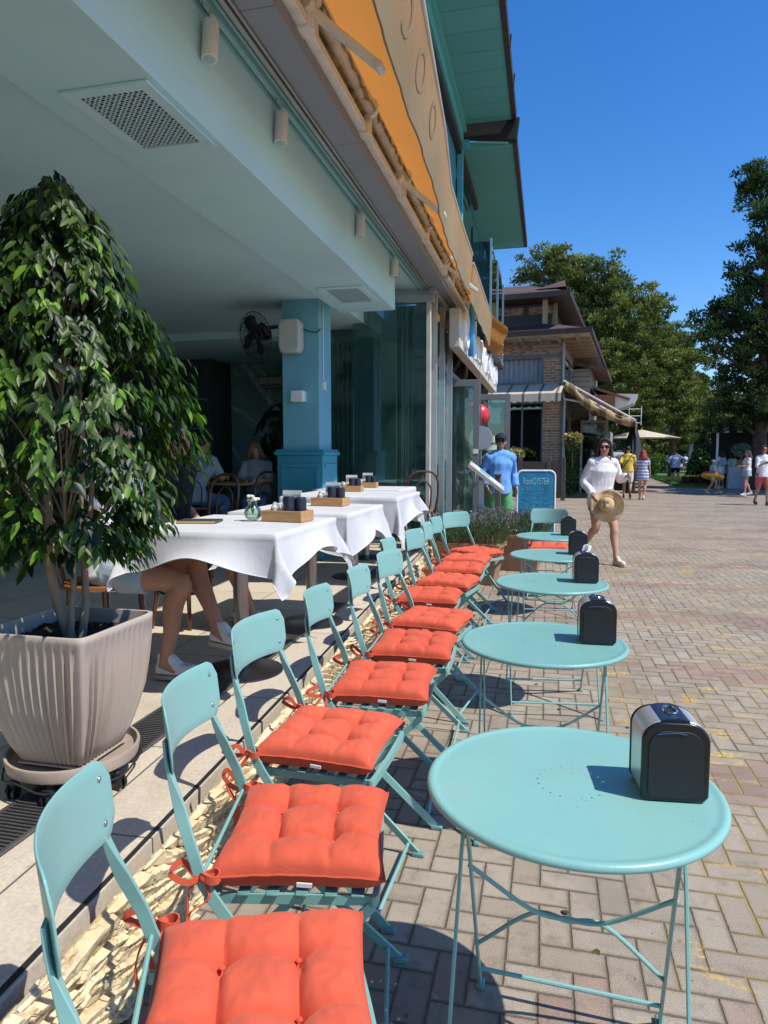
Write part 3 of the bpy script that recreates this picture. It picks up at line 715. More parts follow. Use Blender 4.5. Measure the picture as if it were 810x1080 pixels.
# people further along the promenade
def bg(label, px, py, hgt, rz, **k):
    g_ = gp(px, py, 0); k.setdefault('vox', .018); return person(label, (g_.x, g_.y, 0), R(rz), hgt, **k)
walk = dict(knL=(-.10, .12, .49), anL=(-.10, .10, .09), toL=(-.12, .26, .03), knR=(.10, -.02, .49), anR=(.10, -.20, .14), toR=(.12, -.04, .03), elL=(-.24, -.12, 1.14), wrL=(-.24, -.05, .92), elR=(.24, .06, 1.13), wrR=(.22, .22, .98))
yr, _ = bg('man in yellow tee and white shorts walking away with dark shoulder strap', 661, 526, 1.80, -8, pose=walk, skin=SKIN_T, hair=HAIR_D, top=C_YEL, sleeve=.45, top_hem=.88, bottom=C_WHITE, leg_to=.9, shoes=C_BLACK)
m = MB(); m.tube(spline([(.13, -.05, 1.44), (.08, -.15, 1.35), (-.08, -.16, 1.1), (-.19, -.10, .98)], 5), 0, flat=(.012, .004), side=(1, 0, 0)); m.tube(spline([(.13, -.05, 1.44), (.10, .12, 1.35), (-.1, .16, 1.1), (-.19, .0, .98)], 5), 0, flat=(.012, .004), side=(1, 0, 0)); m.build('shoulder_strap', C_BLACK, yr)
STRIPE = mat_stripes('striped_dress_cloth', (.06, .09, .30), (.62, .62, .68), .105, 'Z', .36)
bg('red haired woman in blue and white striped dress walking away', 677, 527, 1.66, -6, pose=dict(knL=(-.09, .02, .49), anL=(-.07, .0, .09), toL=(-.08, .16, .03), knR=(.09, .0, .49), anR=(.04, -.12, .12), toR=(.05, .02, .03)), skin=SKIN_T, hair=HAIR_R, hair_len=.16, top=STRIPE, sleeve=.35, top_hem=.70, bottom=STRIPE, leg_to=.55, skirt=True, fem=True, stocky=1.12)
bg('man in pale blue shirt and black shorts standing with hands on hips', 712, 513, 1.80, 10, pose=dict(elL=(-.42, -.06, 1.20), wrL=(-.22, .02, 1.04), elR=(.42, -.06, 1.20), wrR=(.22, .02, 1.04), knL=(-.13, .02, .49), knR=(.13, .02, .49), anL=(-.17, 0, .085), anR=(.17, 0, .085), toL=(-.2, .16, .02), toR=(.2, .16, .02)), skin=SKIN_T, hair=HAIR_D, top=C_PBLUE, sleeve=.8, top_hem=.86, bottom=C_BLACK, leg_to=.6, stocky=1.1)
cr, CJ = bg('child in mint top and white cap striding with a swim ring', 751, 521, 1.32, -80, pose=dict(knL=(-.10, .22, .50), anL=(-.10, .38, .11), toL=(-.12, .54, .08), knR=(.10, -.08, .49), anR=(.10, -.32, .14), toR=(.12, -.18, .03)), skin=SKIN_T, hair=HAIR_D, top=C_MINT, sleeve=.45, top_hem=.9, bottom=C_WHITE, leg_to=.45, cap=C_WHITE, shoes=pm('shoe_yellow', (.70, .60, .08), .6))
g_ = cr.location
rn = thing('swim_ring', 'yellow and red inflatable swim ring around the child', 'swim ring', (g_.x, g_.y, .70), 0)
m = MB(); m.tube([(.30*math.cos(2*PI*k/40), .30*math.sin(2*PI*k/40), 0) for k in range(41)], .105, 16); o = m.build('tube', mat_stripes('ring_vinyl', (.75, .12, .09), (.78, .55, .06), .5, 'Z', .5), rn); rn.rotation_euler = (R(-12), R(8), 0)
bg('woman in white dress with pale backpack standing by the stall', 760, 515, 1.72, 30, skin=SKIN_T, hair=HAIR_D, hair_len=.12, top=C_WHITE, sleeve=.3, top_hem=.7, bottom=C_WHITE, leg_to=.6, skirt=True, fem=True)
br_, _ = [x for x in bpy.data.objects if x.get('label', '').startswith('woman in white dress')][0], 0
bk = thing('backpack', 'pale grey backpack worn by the woman in white dress', 'backpack', br_.location+V((.05, -.17, 1.18)), R(30))
m = MB(); m.ell((0, 0, 0), (.15, .09, .2)); m.ell((0, -.07, -.06), (.1, .05, .09)); m.build('bag', cloth('bag_grey', (.34, .42, .42)), bk)
m = MB(); m.tube(spline([(-.1, .08, .15), (-.12, .17, .2), (-.13, .22, .05)]), .012); m.tube(spline([(.1, .08, .15), (.12, .17, .2), (.13, .22, .05)]), .012); m.build('straps', C_GREY, bk)
bg('woman in mint top, dark hat and dark trousers standing by the stall', 771, 514, 1.62, 20, skin=SKIN_T, hair=HAIR_D, hair_len=.08, top=C_MINT, sleeve=.5, top_hem=.88, bottom=C_DKBL, leg_to=1.9, fem=True, hat=C_DKBL)
bg('fair haired girl in white top and pale denim skirt stepping sideways', 787, 523, 1.68, 100, pose=dict(walk, elL=(-.2, .1, 1.13), wrL=(-.12, .32, 1.12)), skin=SKIN, hair=HAIR_L, hair_len=.2, top=C_WHITE, sleeve=.35, top_hem=.98, bottom=C_DENIM, leg_to=.45, skirt=True, fem=True)
bg('woman in open white shirt, coral shorts and sunglasses walking this way', 803, 533, 1.76, 190, pose=dict(walk, elR=(.2, .1, 1.13), wrR=(.08, .26, 1.22)), skin=SKIN_T, hair=HAIR_B, hair_len=.1, top=C_WHITE, sleeve=.6, top_hem=.82, bottom=C_RED, leg_to=.95, glasses=True, fem=True, shoes=pm('sandal', (.08, .05, .04), .6), vox=.016)
for i, (px, py, h_, c, b_, lb) in enumerate(((690, 499, 1.66, C_DKBL, C_BLACK, 'tiny far walker in dark clothes on the path under the pines'), (652, 510, 1.7, C_WHITE, C_DKBL, 'far person in white top beyond the closed parasol'),
        (697, 496, 1.7, C_RED, C_DKBL, 'tiny far walker in reddish top on the path'), (703, 496.5, 1.65, C_YEL, C_BLACK, 'tiny far walker in ochre top on the path'), (722, 498, 1.7, C_WHITE, C_GREY, 'tiny far walker in white top near the lawn'))):
    bg(lb, px, py, h_, 180*(i % 2), skin=SKIN_T, hair=HAIR_D, top=c, sleeve=.45, bottom=b_, leg_to=.8, vox=.03)

# ================================================================== world + sun
W = bpy.data.worlds.new("World"); sc.world = W; W.use_nodes = True
wn = W.node_tree; sky = wn.nodes.new('ShaderNodeTexSky'); sky.sky_type = 'NISHITA'; sky.sun_disc = False
SUN_EL, SUN_AZ = R(56), math.atan2(.46, -.13)      # azimuth of the sun measured from +Y towards +X
sky.sun_elevation = SUN_EL; sky.sun_rotation = SUN_AZ; sky.altitude = 0; sky.air_density = 1.0; sky.dust_density = .15; sky.ozone_density = 4.5
hs = wn.nodes.new('ShaderNodeHueSaturation'); hs.inputs['Saturation'].default_value = 1.30; hs.inputs['Hue'].default_value = .507; hs.inputs['Value'].default_value = 1.25
wn.links.new(sky.outputs[0], hs.inputs['Color']); wn.links.new(hs.outputs[0], wn.nodes['Background'].inputs[0])
wn.nodes['Background'].inputs[1].default_value = .15
sd = bpy.data.lights.new('sun', 'SUN'); sd.energy = 5.0; sd.angle = R(.5); sd.color = (1, .955, .88)
so = bpy.data.objects.new('sun', sd); col.objects.link(so)
dirv = Vector((math.sin(SUN_AZ)*math.cos(SUN_EL), math.cos(SUN_AZ)*math.cos(SUN_EL), math.sin(SUN_EL)))
so.rotation_euler = dirv.to_track_quat('Z', 'Y').to_euler()
sc.view_settings.view_transform = 'Standard'; sc.view_settings.look = 'None'; sc.view_settings.exposure = 0
sc.cycles.max_bounces = 8; sc.cycles.transparent_max_bounces = 12; sc.cycles.glossy_bounces = 3
sc.cycles.use_denoising = True; sc.cycles.caustics_reflective = False; sc.cycles.caustics_refractive = False

# ================================================================== ground, terrace
g = MB(); g.quad((-500, -100, 0), (500, -100, 0), (500, 900, 0), (-500, 900, 0))
struct(g.build('pavement', PAVING, smooth=False))
TZ = .33
def edgeX(y): return -1.03-.0505*(y-1.24)
y0, y1 = -4.0, 9.6
t = MB(); t.prism([(edgeX(y0)-.03, y0), (edgeX(y1)-.03, y1), (-9.5, y1), (-9.5, y0)], .0, TZ, 'z')
struct(t.build('terrace_floor', TERRACE, smooth=False))
# split stone face of the terrace
def hsh(a, b):
    return (math.sin(a*127.1+b*311.7)*43758.5453) % 1.0
def rs(u, v):
    y = .3+(y1-.3)*u**1.6; z = TZ*v*.985
    n1_ = noise.noise(Vector((y*4, z*9, 0))); n2_ = noise.noise(Vector((y*22, z*34, 3)))
    s = (z+.24*y+.020*n1_+.004*n2_)/(.026+.006*noise.noise(Vector((y*.8, z*2, 8)))); li = math.floor(s)
    sg = y/.16+hsh(li, 3)*7+.5*n1_; si = math.floor(sg); h = .026*hsh(li, si)+.008*n1_+.005*n2_+.012*(s-li)
    if sg-si < .05: h -= .010
    if s-li < .10: h -= .014
    return (edgeX(y)+.006+h*(1 if v < .96 else .2), y+.003*n2_, z)
s_ = MB(); s_.grid(rs, 1300, 60)
struct(s_.build('terrace_edge_stone', STONE, smooth=True, recalc=False, ang=25))
s_ = MB(); s_.prism([(edgeX(y0), y0), (edgeX(.3), .3), (edgeX(.3)-.02, .3), (edgeX(y0)-.02, y0)], 0, TZ*.98, 'z')
struct(s_.build('terrace_edge_near', STONE, smooth=False))
# fallen leaves and litter scattered on the paving
n = 70; C = np.column_stack([NR.uniform(-.9, 4, n), 1.3+NR.uniform(0, 1, n)**1.5*12, np.full(n, .006)]); leaves('fallen_leaves', C, np.column_stack([NR.normal(0, .3, n), NR.normal(0, .3, n), np.ones(n)]), np.column_stack([NR.normal(0, 1, n), NR.normal(0, 1, n), NR.normal(0, .1, n)]), .03, .022, NR.uniform(0, 1, n), mat_leaf('dry_leaf', (.05, .035, .015), (.16, .20, .04), .1), shape='leaf')
tag(bpy.data.objects['fallen_leaves'], 'small dry leaves scattered over the paving', 'leaves', kind='stuff')
# thin dark joint behind the stone edge
s_ = MB(); n = 60
for i in range(n):
    a, b = y0+(y1-y0)*i/n, y0+(y1-y0)*(i+1)/n
    wa = .011+.004*noise.noise(Vector((a*3, 0, 0))); wb = .011+.004*noise.noise(Vector((b*3, 0, 0)))
    s_.quad((edgeX(a)-.04-wa, a, TZ+.003), (edgeX(b)-.04-wb, b, TZ+.003), (edgeX(b)-.035, b, TZ+.003), (edgeX(a)-.035, a, TZ+.003))
struct(s_.build('terrace_joint', BLACK_M, smooth=False))

# drain grate
dr = thing('drain_grate', 'long dark slotted drain grate sunk in the terrace floor beside the pot', 'drain', (-1.52, 3, TZ))
m = MB(); m.b2((-.085, -4.2, .003), (.085, 5.2, .005)); m.build('channel', BLACK_M, dr, smooth=False)
m = MB()
yy = -2.2
while yy < 5.2:
    m.b2((-.078, yy, .006), (.078, yy+.007, .011)); yy += .0165
m.b2((-.09, -4.2, .0055), (-.078, 5.2, .013)); m.b2((.078, -4.2, .0055), (.09, 5.2, .013))
m.build('slats', pm('grate_metal', (.16, .155, .15), .45, metal=.6, var=.2), dr, smooth=False)

# ================================================================== restaurant building
bl = thing('restaurant_building', 'turquoise restaurant building with open front terrace and wooden eaves above', 'building', (0, 0, 0))
ZC, ZB, ZS = 3.05, 2.97, 3.5
m = MB(); m.b2((-9.5, -4, ZC), (-2.21, 11.4, ZC+.25)); m.build('ceiling', TEAL_CEIL, bl, smooth=False)
m = MB(); m.b2((-9.5, 8.3, ZC-.10), (-2.9, 11.3, ZC-.003)); m.build('ceiling_step', TEAL_CEIL, bl, smooth=False, bevel=.004)
m = MB(); m.b2((-2.2, -4, ZB), (-1.6, 7.2, ZS+.1)); m.build('ceiling_beam', pm('teal_beam_paint', (.46, .72, .78), .8, var=.05, vs=1.5), bl, smooth=False, bevel=.006)
m = MB(); m.b2((-1.605, -4, ZS), (-1.44, 8.9, ZS+.12)); m.b2((-2.21, 7.2, ZS), (-1.605, 8.9, ZS+.12)); m.build('track_soffit', TEAL_CEIL, bl, smooth=False)
m = MB()
for a, b, z in ((-1.598, -1.588, ZS-.02), (-1.545, -1.532, ZS-.035), (-1.515, -1.505, ZS-.015)):
    m.b2((a, -4, z), (b, 8.8, ZS+.002))
m.build('cove_trim', TEAL_WALL, bl, smooth=False)
m = MB()
for a, b, z in ((-1.500, -1.488, ZS-.012), (-1.482, -1.462, ZS-.028), (-1.45, -1.437, ZS-.02)):
    m.b2((a, -4, z), (b, 8.85, ZS+.003))
m.build('window_track', GREY_MET, bl, smooth=False, bevel=.002)
m = MB(); m.b2((-1.462, -4, ZS-.006), (-1.45, 8.85, ZS+.02)); m.build('track_slot', BLACK_M, bl, smooth=False)
m = MB(); yb = -4
while yb < 10.0:
    m.b2((-1.436, yb, ZS-.005), (-1.262, min(yb+1.42, 10.2), ZS+.11)); yb += 1.424
m.build('fascia_cladding', GREY_CLAD, bl, smooth=False, bevel=.003)
# rough foam and stone above the cladding
def rf(u, v):
    y = -1+11.2*u; a = v
    x = -1.30+.16*a+.02*noise.noise(Vector((y*6, a*3, 0))); z = ZS+.12+.10*math.sin(a*2.2)+.045*noise.noise(Vector((y*9, a*6, 4)))+.02*noise.noise(Vector((y*30, a*20, 4)))
    return (x, y, z)
m = MB(); m.grid(rf, 420, 10); m.build('rough_gap', pm('foam_and_stone', (.26, .19, .09), .95, var=.6, vs=9, bump=1, bs=50, bd=.01, dirt=.6), bl, recalc=False)
m = MB(); m.b2((-1.9, -4, ZS+.13), (-1.30, 10.3, ZS+.9)); m.build('lintel_wall', pm('lintel_render', (.40, .37, .30), .9, var=.3, vs=5, dirt=.5), bl, smooth=False)
# interior
m = MB(); m.b2((-9.6, 10.6, 0), (-1.5, 10.8, 3.3)); m.build('back_wall', TEAL_DARK, bl, smooth=False)
m = MB(); m.b2((-9.7, -4, 0), (-9.5, 10.8, 3.3)); m.b2((-9.5, -4.2, 0), (-1.4, -4.0, 3.5)); m.build('side_wall', TEAL_DARK, bl, smooth=False)
m = MB()   # pale veins painted on the back wall (they run over one wall panel)
for pts, r in (([(236, 425), (262, 440), (300, 470), (318, 500)], .035), ([(222, 385), (250, 380), (275, 410), (300, 445), (318, 475)], .06), ([(226, 415), (235, 450), (250, 480), (268, 505)], .03), ([(268, 385), (282, 400), (285, 420)], .03), ([(225, 395), (245, 392), (255, 400)], .025), ([(262, 445), (280, 462), (296, 492)], .02)):
    P3 = [pt(px, py, 11.05) for px, py in pts]; P3 = [Vector((p.x*10.594/p.y, 10.594, HC+(p.z-HC)*10.594/p.y)) for p in P3]
    sp = spline(P3, 5); L = []; Rr = []
    for i, p in enumerate(sp):
        tt = (sp[min(i+1, len(sp)-1)]-sp[max(i-1, 0)]).normalized(); nn = Vector((tt.z, 0, -tt.x)); w = r*(.6+.6*abs(noise.noise(p*3)))
        L.append(p+nn*w); Rr.append(p-nn*w)
    for i in range(len(sp)-1): m.quad(L[i], L[i+1], Rr[i+1], Rr[i])
m.build('wall_veins', pm('vein_paint', (.36, .48, .48), .7, var=.4, vs=6), bl, smooth=False)
m = MB(); m.b2((-9.4, 9.9, .33), (-5.15, 10.59, 2.95)); m.build('bar_cabinet', pm('cabinet_dark', (.04, .055, .06), .6, var=.2), bl, smooth=False)
m = MB()
for zz in (1.0, 1.42, 1.85, 2.3): m.b2((-7.5, 9.72, zz), (-5.2, 9.895, zz+.03))
m.build('bar_shelf', pm('shelf_teal', (.14, .22, .24), .5), bl, smooth=False)
# column
cx0, cx1, cy0, cy1 = -2.735, -2.33, 6.84, 7.25
m = MB(); m.b2((cx0, cy0, TZ), (cx1, cy1, ZC)); m.build('column', TEAL_BLUE, bl, smooth=False, bevel=.004)
m = MB(); m.b2((cx0-.05, cy0-.05, TZ), (cx1+.05, cy1+.05, 1.44)); m.b2((cx0-.075, cy0-.075, 1.44), (cx1+.075, cy1+.075, 1.475)); m.b2((cx0-.06, cy0-.06, 1.475), (cx1+.06, cy1+.06, 1.50))
for (a, b, c, d) in ((cx0-.01, cx1+.01, TZ+.15, TZ+.2), (cx0-.01, cx1+.01, 1.31, 1.35)): m.b2((a, cy0-.062, c), (b, cy0-.049, d))
for a in (cx0-.01, cx1-.03): m.b2((a, cy0-.062, TZ+.2), (a+.04, cy0-.049, 1.31))
for (c, d) in ((TZ+.15, TZ+.2), (1.31, 1.35)): m.b2((cx1+.049, cy0+.02, c), (cx1+.062, cy1-.02, d))
m.build('column_plinth', TEAL_DEEP, bl, smooth=False, bevel=.005)
m = MB(); m.tube([(cx1+.008, cy0+.12, ZC), (cx1+.008, cy0+.12, 2.22)], .008); m.box((cx1+.015, cy0+.12, 2.17), (.03, .075, .085)); m.build('switch_conduit', WHITE, bl, bevel=.003)
# teal skirting by the left planter
m = MB(); m.b2((-2.3, 1.6, TZ), (-2.2, 2.3, .5)); m.build('low_planter_wall', TEAL_BLUE, bl, smooth=False)

# glazed side wall of the terrace
gy = 8.55
gw = thing('glass_screen', 'tall frameless folding glass panels between blue column and grey front post', 'glass wall', (0, gy, TZ))
X0, X1 = -3.4, -1.47
nP = 4
for i in range(nP):
    a = X0+(X1-X0)*i/nP; b = X0+(X1-X0)*(i+1)/nP-.012
    m = MB(); m.b2((a, -.006, .03), (b, .006, 3.0)); m.build('glass_pane', GLASS, gw, smooth=False)
for i, (x, y_) in enumerate(((-2.05, -.35), (-2.00, -.30), (-1.95, -.33), (-1.90, -.28))):     # stacked leaves seen edge-on
    m = MB(); m.b2((x-.3, y_-.006+.1*i, .03), (x+.25, y_+.006+.1*i, 2.98)); m.build('folded_pane', GLASS, gw, smooth=False)
m = MB(); m.b2((X0, -.03, 0), (X1, .03, .035)); m.build('bottom_rail', GREY_MET, gw, smooth=False, bevel=.002)
m = MB(); m.b2((X0, -.05, 3.0), (X1+.07, .05, 3.1)); m.b2((X0, -.03, 3.1), (X1+.07, .03, 3.17)); m.build('top_rail', GREY_MET, gw, smooth=False, bevel=.003)
m = MB(); m.b2((X1-.02, -.06, 0), (X1+.03, .06, 3.0)); m.build('end_post', pm('post_cream', (.50, .50, .44), .5, var=.1), gw, smooth=False, bevel=.003)
# dark room behind the glass
m = MB(); m.b2((-3.5, 10.0, 0), (-1.5, 10.1, 3.4)); m.build('room_wall', pm('room_dark', (.20, .34, .31), .7, var=.7, vs=3), bl, smooth=False)
m = MB()
for i in range(9):
    x = -2.95+.065*i; m.b2((x, 8.95, TZ+.05), (x+.02, 8.98, 2.95))
m.build('dark_slats', pm('slat_brown', (.028, .018, .014), .6), bl, smooth=False)
# front glazing along the promenade, behind the post
fg = thing('front_glazing', 'grey framed sliding shop window running beside the promenade', 'shop window', (-1.42, gy, 0))
ys = [.08, .75, 1.5]
for i, y_ in enumerate(ys):
    m = MB(); m.b2((-.03, y_, TZ*.3), (.04, y_+.07, ZS)); m.build('post', GREY_MET, fg, smooth=False, bevel=.004)
for a, b in zip(ys[:-1], ys[1:]):
    m = MB(); m.b2((-.004, a+.07, .2), (.004, b, ZS-.02)); m.build('glass_pane', GLASS, fg, smooth=False)
m = MB(); m.b2((-.03, -.1, ZS-.07), (.05, 1.57, ZS-.01)); m.b2((-.03, .15, .1), (.03, 1.5, .17)); m.build('rail', GREY_MET, fg, smooth=False, bevel=.003)

# spotlights, vents
for i, (y_, lb) in enumerate(((3.07, 'nearest'), (3.94, 'second nearest'), (5.69, 'third nearest'), (7.0, 'farthest'))):
    o = thing('track_spotlight', 'white cylinder spotlight hanging under the front beam, %s of the four' % lb, 'spotlight', (-1.555, y_, ZS), 0, 'white cylinder spotlights on the front track')
    m = MB(); m.b2((-.018, -.05, -.022), (.018, .05, -.001)); m.tube([(0, 0, -.02), (0, 0, -.07)], .012); m.build('mount', WHITE, o)
    m = MB(); tilt = Matrix.Rotation(R(-8), 3, 'X')
    A = tilt @ Vector((0, 0, -.075)); B = tilt @ Vector((0, 0, -.25))
    m.tube([A, B], .037, 24); m.build('lamp_body', WHITE, o)
    m = MB(); C_ = tilt @ Vector((0, 0, -.2515)); m.tube([B+(C_-B)*.1, C_], .028, 20); m.build('lens', CHROME, o)
def vent(x0, x1, ya, yb, lb):
    o = thing('ceiling_vent', lb, 'vent', ((x0+x1)/2, (ya+yb)/2, ZB)); w, h = x1-x0, yb-ya
    m = MB(); f = .055
    for a in ((-w/2, -h/2, w/2, -h/2+f), (-w/2, h/2-f, w/2, h/2), (-w/2, -h/2+f, -w/2+f, h/2-f), (w/2-f, -h/2+f, w/2, h/2-f)):
        m.b2((a[0], a[1], -.014), (a[2], a[3], -.001))
    m.build('frame', TEAL_CEIL, o, smooth=False, bevel=.002)
    m = MB(); m.b2((-w/2+f, -h/2+f, -.003), (w/2-f, h/2-f, -.0015)); m.build('duct', BLACK_M, o, smooth=False)
    m = MB(); nx, ny = 12, 18; ww, hh = (w-2*f)/nx, (h-2*f)/ny
    for i in range(nx):
        for j in range(ny):
            cx, cy = -w/2+f+ww*(i+.5), -h/2+f+hh*(j+.5); r = min(ww, hh)*.36
            if (i+j) % 2: r *= .8
            K = 8; outer = []
            for k in range(K):
                t = 2*PI*(k+.5)/K; cs, sn = math.cos(t), math.sin(t); q = 1/max(abs(cs), abs(sn))
                outer.append((cx+cs*q*ww/2, cy+sn*q*hh/2, -.009))
            inner = [(cx+r*math.cos(2*PI*(k+.5)/K), cy+r*math.sin(2*PI*(k+.5)/K), -.009) for k in range(K)]
            m.add(outer+inner, [(k, (k+1) % K, (k+1) % K+K, k+K) for k in range(K)])
    m.build('grille', TEAL_CEIL, o, smooth=False, recalc=False)
vent(-2.05, -1.63, 2.63, 3.23, 'large square perforated vent in the beam right above the potted tree')
vent(-2.09, -1.66, 6.09, 6.75, 'small looking perforated vent at the far end of the beam near the column')

# wall fan, speaker, wall lamp
o = thing('wall_fan', 'black wall fan in wire cage mounted on the left of the blue column', 'fan', (cx0, cy0+.1, 2.72))
m = MB(); m.tube([(0, 0, .1), (-.16, -.06, .06), (-.24, -.1, 0)], .018); m.box((-.01, 0, .08), (.02, .08, .16)); m.build('bracket', BLACK_M, o)
fn = Vector((-.42, -.85, -.22)).normalized(); fc_ = Vector((-.27, -.16, -.03)); q = fn.to_track_quat('Z', 'Y').to_matrix()
m = MB()
for k in range(36):
    a = 2*PI*k/36
    m.tube([fc_+q @ Vector((r*math.cos(a+tw), r*math.sin(a+tw), z)) for r, z, tw in ((.03, .075, 0), (.12, .07, .08), (.22, .045, .12), (.245, 0, .12))], .0022, 4)
    m.tube([fc_+q @ Vector((r*math.cos(a), r*math.sin(a), z)) for r, z in ((.03, -.075), (.14, -.07), (.245, 0))], .0022, 4)
for r, z in ((.245, 0), (.17, .06), (.1, .075)):
    m.tube([fc_+q @ Vector((r*math.cos(2*PI*k/40), r*math.sin(2*PI*k/40), z)) for k in range(41)], .004, 5)
m.build('cage', BLACK_M, o)
m = MB()
for k in range(4):
    a = PI/2*k+.3
    pts = [(r, w) for r, w in ((.03, .02), (.10, .065), (.18, .075), (.215, .03))]
    L = [fc_+q @ (Matrix.Rotation(a, 3, 'Z') @ Vector((r, w, .02))) for r, w in pts]; Rr = [fc_+q @ (Matrix.Rotation(a, 3, 'Z') @ Vector((r, -w, -.02))) for r, w in pts]
    for i in range(3): m.quad(L[i], L[i+1], Rr[i+1], Rr[i])
m.build('blades', BLACK, o, thick=.003)
m = MB(); m.tube([fc_+q @ Vector((0, 0, .05)), fc_+q @ Vector((0, 0, -.16))], [.04, .065], 16); m.build('motor', BLACK, o)
o = thing('wall_speaker', 'cream box loudspeaker high on the front of the blue column', 'speaker', (cx0+.13, cy0, 2.66))
m = MB(); m.prism([(-.09, -.17), (.10, -.17), (.125, -.12), (.125, .12), (.10, .17), (-.09, .17), (-.11, .1), (-.11, -.1)], -.17, -.02, 'y'); m.build('cabinet', pm('speaker_cream', (.50, .50, .47), .5), o, bevel=.02)
m = MB(); m.box((0, -.012, 0), (.05, .02, .1)); m.build('wall_mount', BLACK_M, o)
m = MB(); m.tube(spline([(.12, -.05, .08), (.2, -.03, .05), (.27, -.02, .05), (.30, -.01, .08)]), .006); m.build('cable', BLACK_M, o)
m = MB(); m.tube(spline([(-.12, -.03, .1), (-.2, -.02, .13), (-.3, -.05, .11)]), .006); m.build('cable', BLACK_M, o)
o = thing('wall_lamp', 'small white cube wall lamp on the middle of the blue column', 'wall lamp', (cx0+.2, cy0, 2.05))
m = MB(); m.b2((-.065, -.12, -.055), (.065, -.001, .055)); m.build('lamp_body', pm('lamp_white', (.78, .78, .76), .5), o, bevel=.006)
m = MB(); m.b2((-.05, -.105, -.058), (.05, -.015, -.0552)); m.build('diffuser', WHITE, o)
o = thing('air_conditioner', 'small beige box unit on the dark back wall above the plant', 'air unit', (-4.35, 10.5, 2.62))
m = MB(); m.b2((-.2, -.15, -.09), (.2, .1, .09)); m.build('case', pm('ac_beige', (.40, .36, .30), .6), o, bevel=.02)
m = MB(); m.b2((-.18, -.153, -.06), (.18, -.15, -.04)); m.build('louvre', BLACK_M, o)

# bottles on the bar shelves
bmat = [pm('bottle_green', (.02, .05, .03), .1), pm('bottle_amber', (.08, .035, .012), .1), pm('bottle_clear', (.25, .28, .28), .08), pm('bottle_dark', (.02, .02, .022), .15)]
bp_ = []
for v in range(4):
    b = MB(); b.lathe([(0, 0), (.034, 0), (.036, .02), (.036, .17), (.03, .2), (.013, .235), (.012, .29), (.015, .295), (.014, .31), (0, .31)], 12); me = b.mesh('bottle'); me.materials.append(bmat[v]); me.polygons.foreach_set('use_smooth', [True]*len(me.polygons)); bp_.append(me)
for si, zz in enumerate((1.03, 1.45, 1.88)):
    for i in range(15):
        o = bpy.data.objects.new('bottle', bp_[rng.randrange(4)]); col.objects.link(o)
        o.location = (-6.95+i*.115+rng.uniform(-.02, .02), 9.81, zz); o.scale = (1, 1, rng.uniform(.6, 1.05))
        tag(o, 'glass bottle standing on the dark bar shelves at the back', 'bottle', 'bottles on the dark bar shelves')

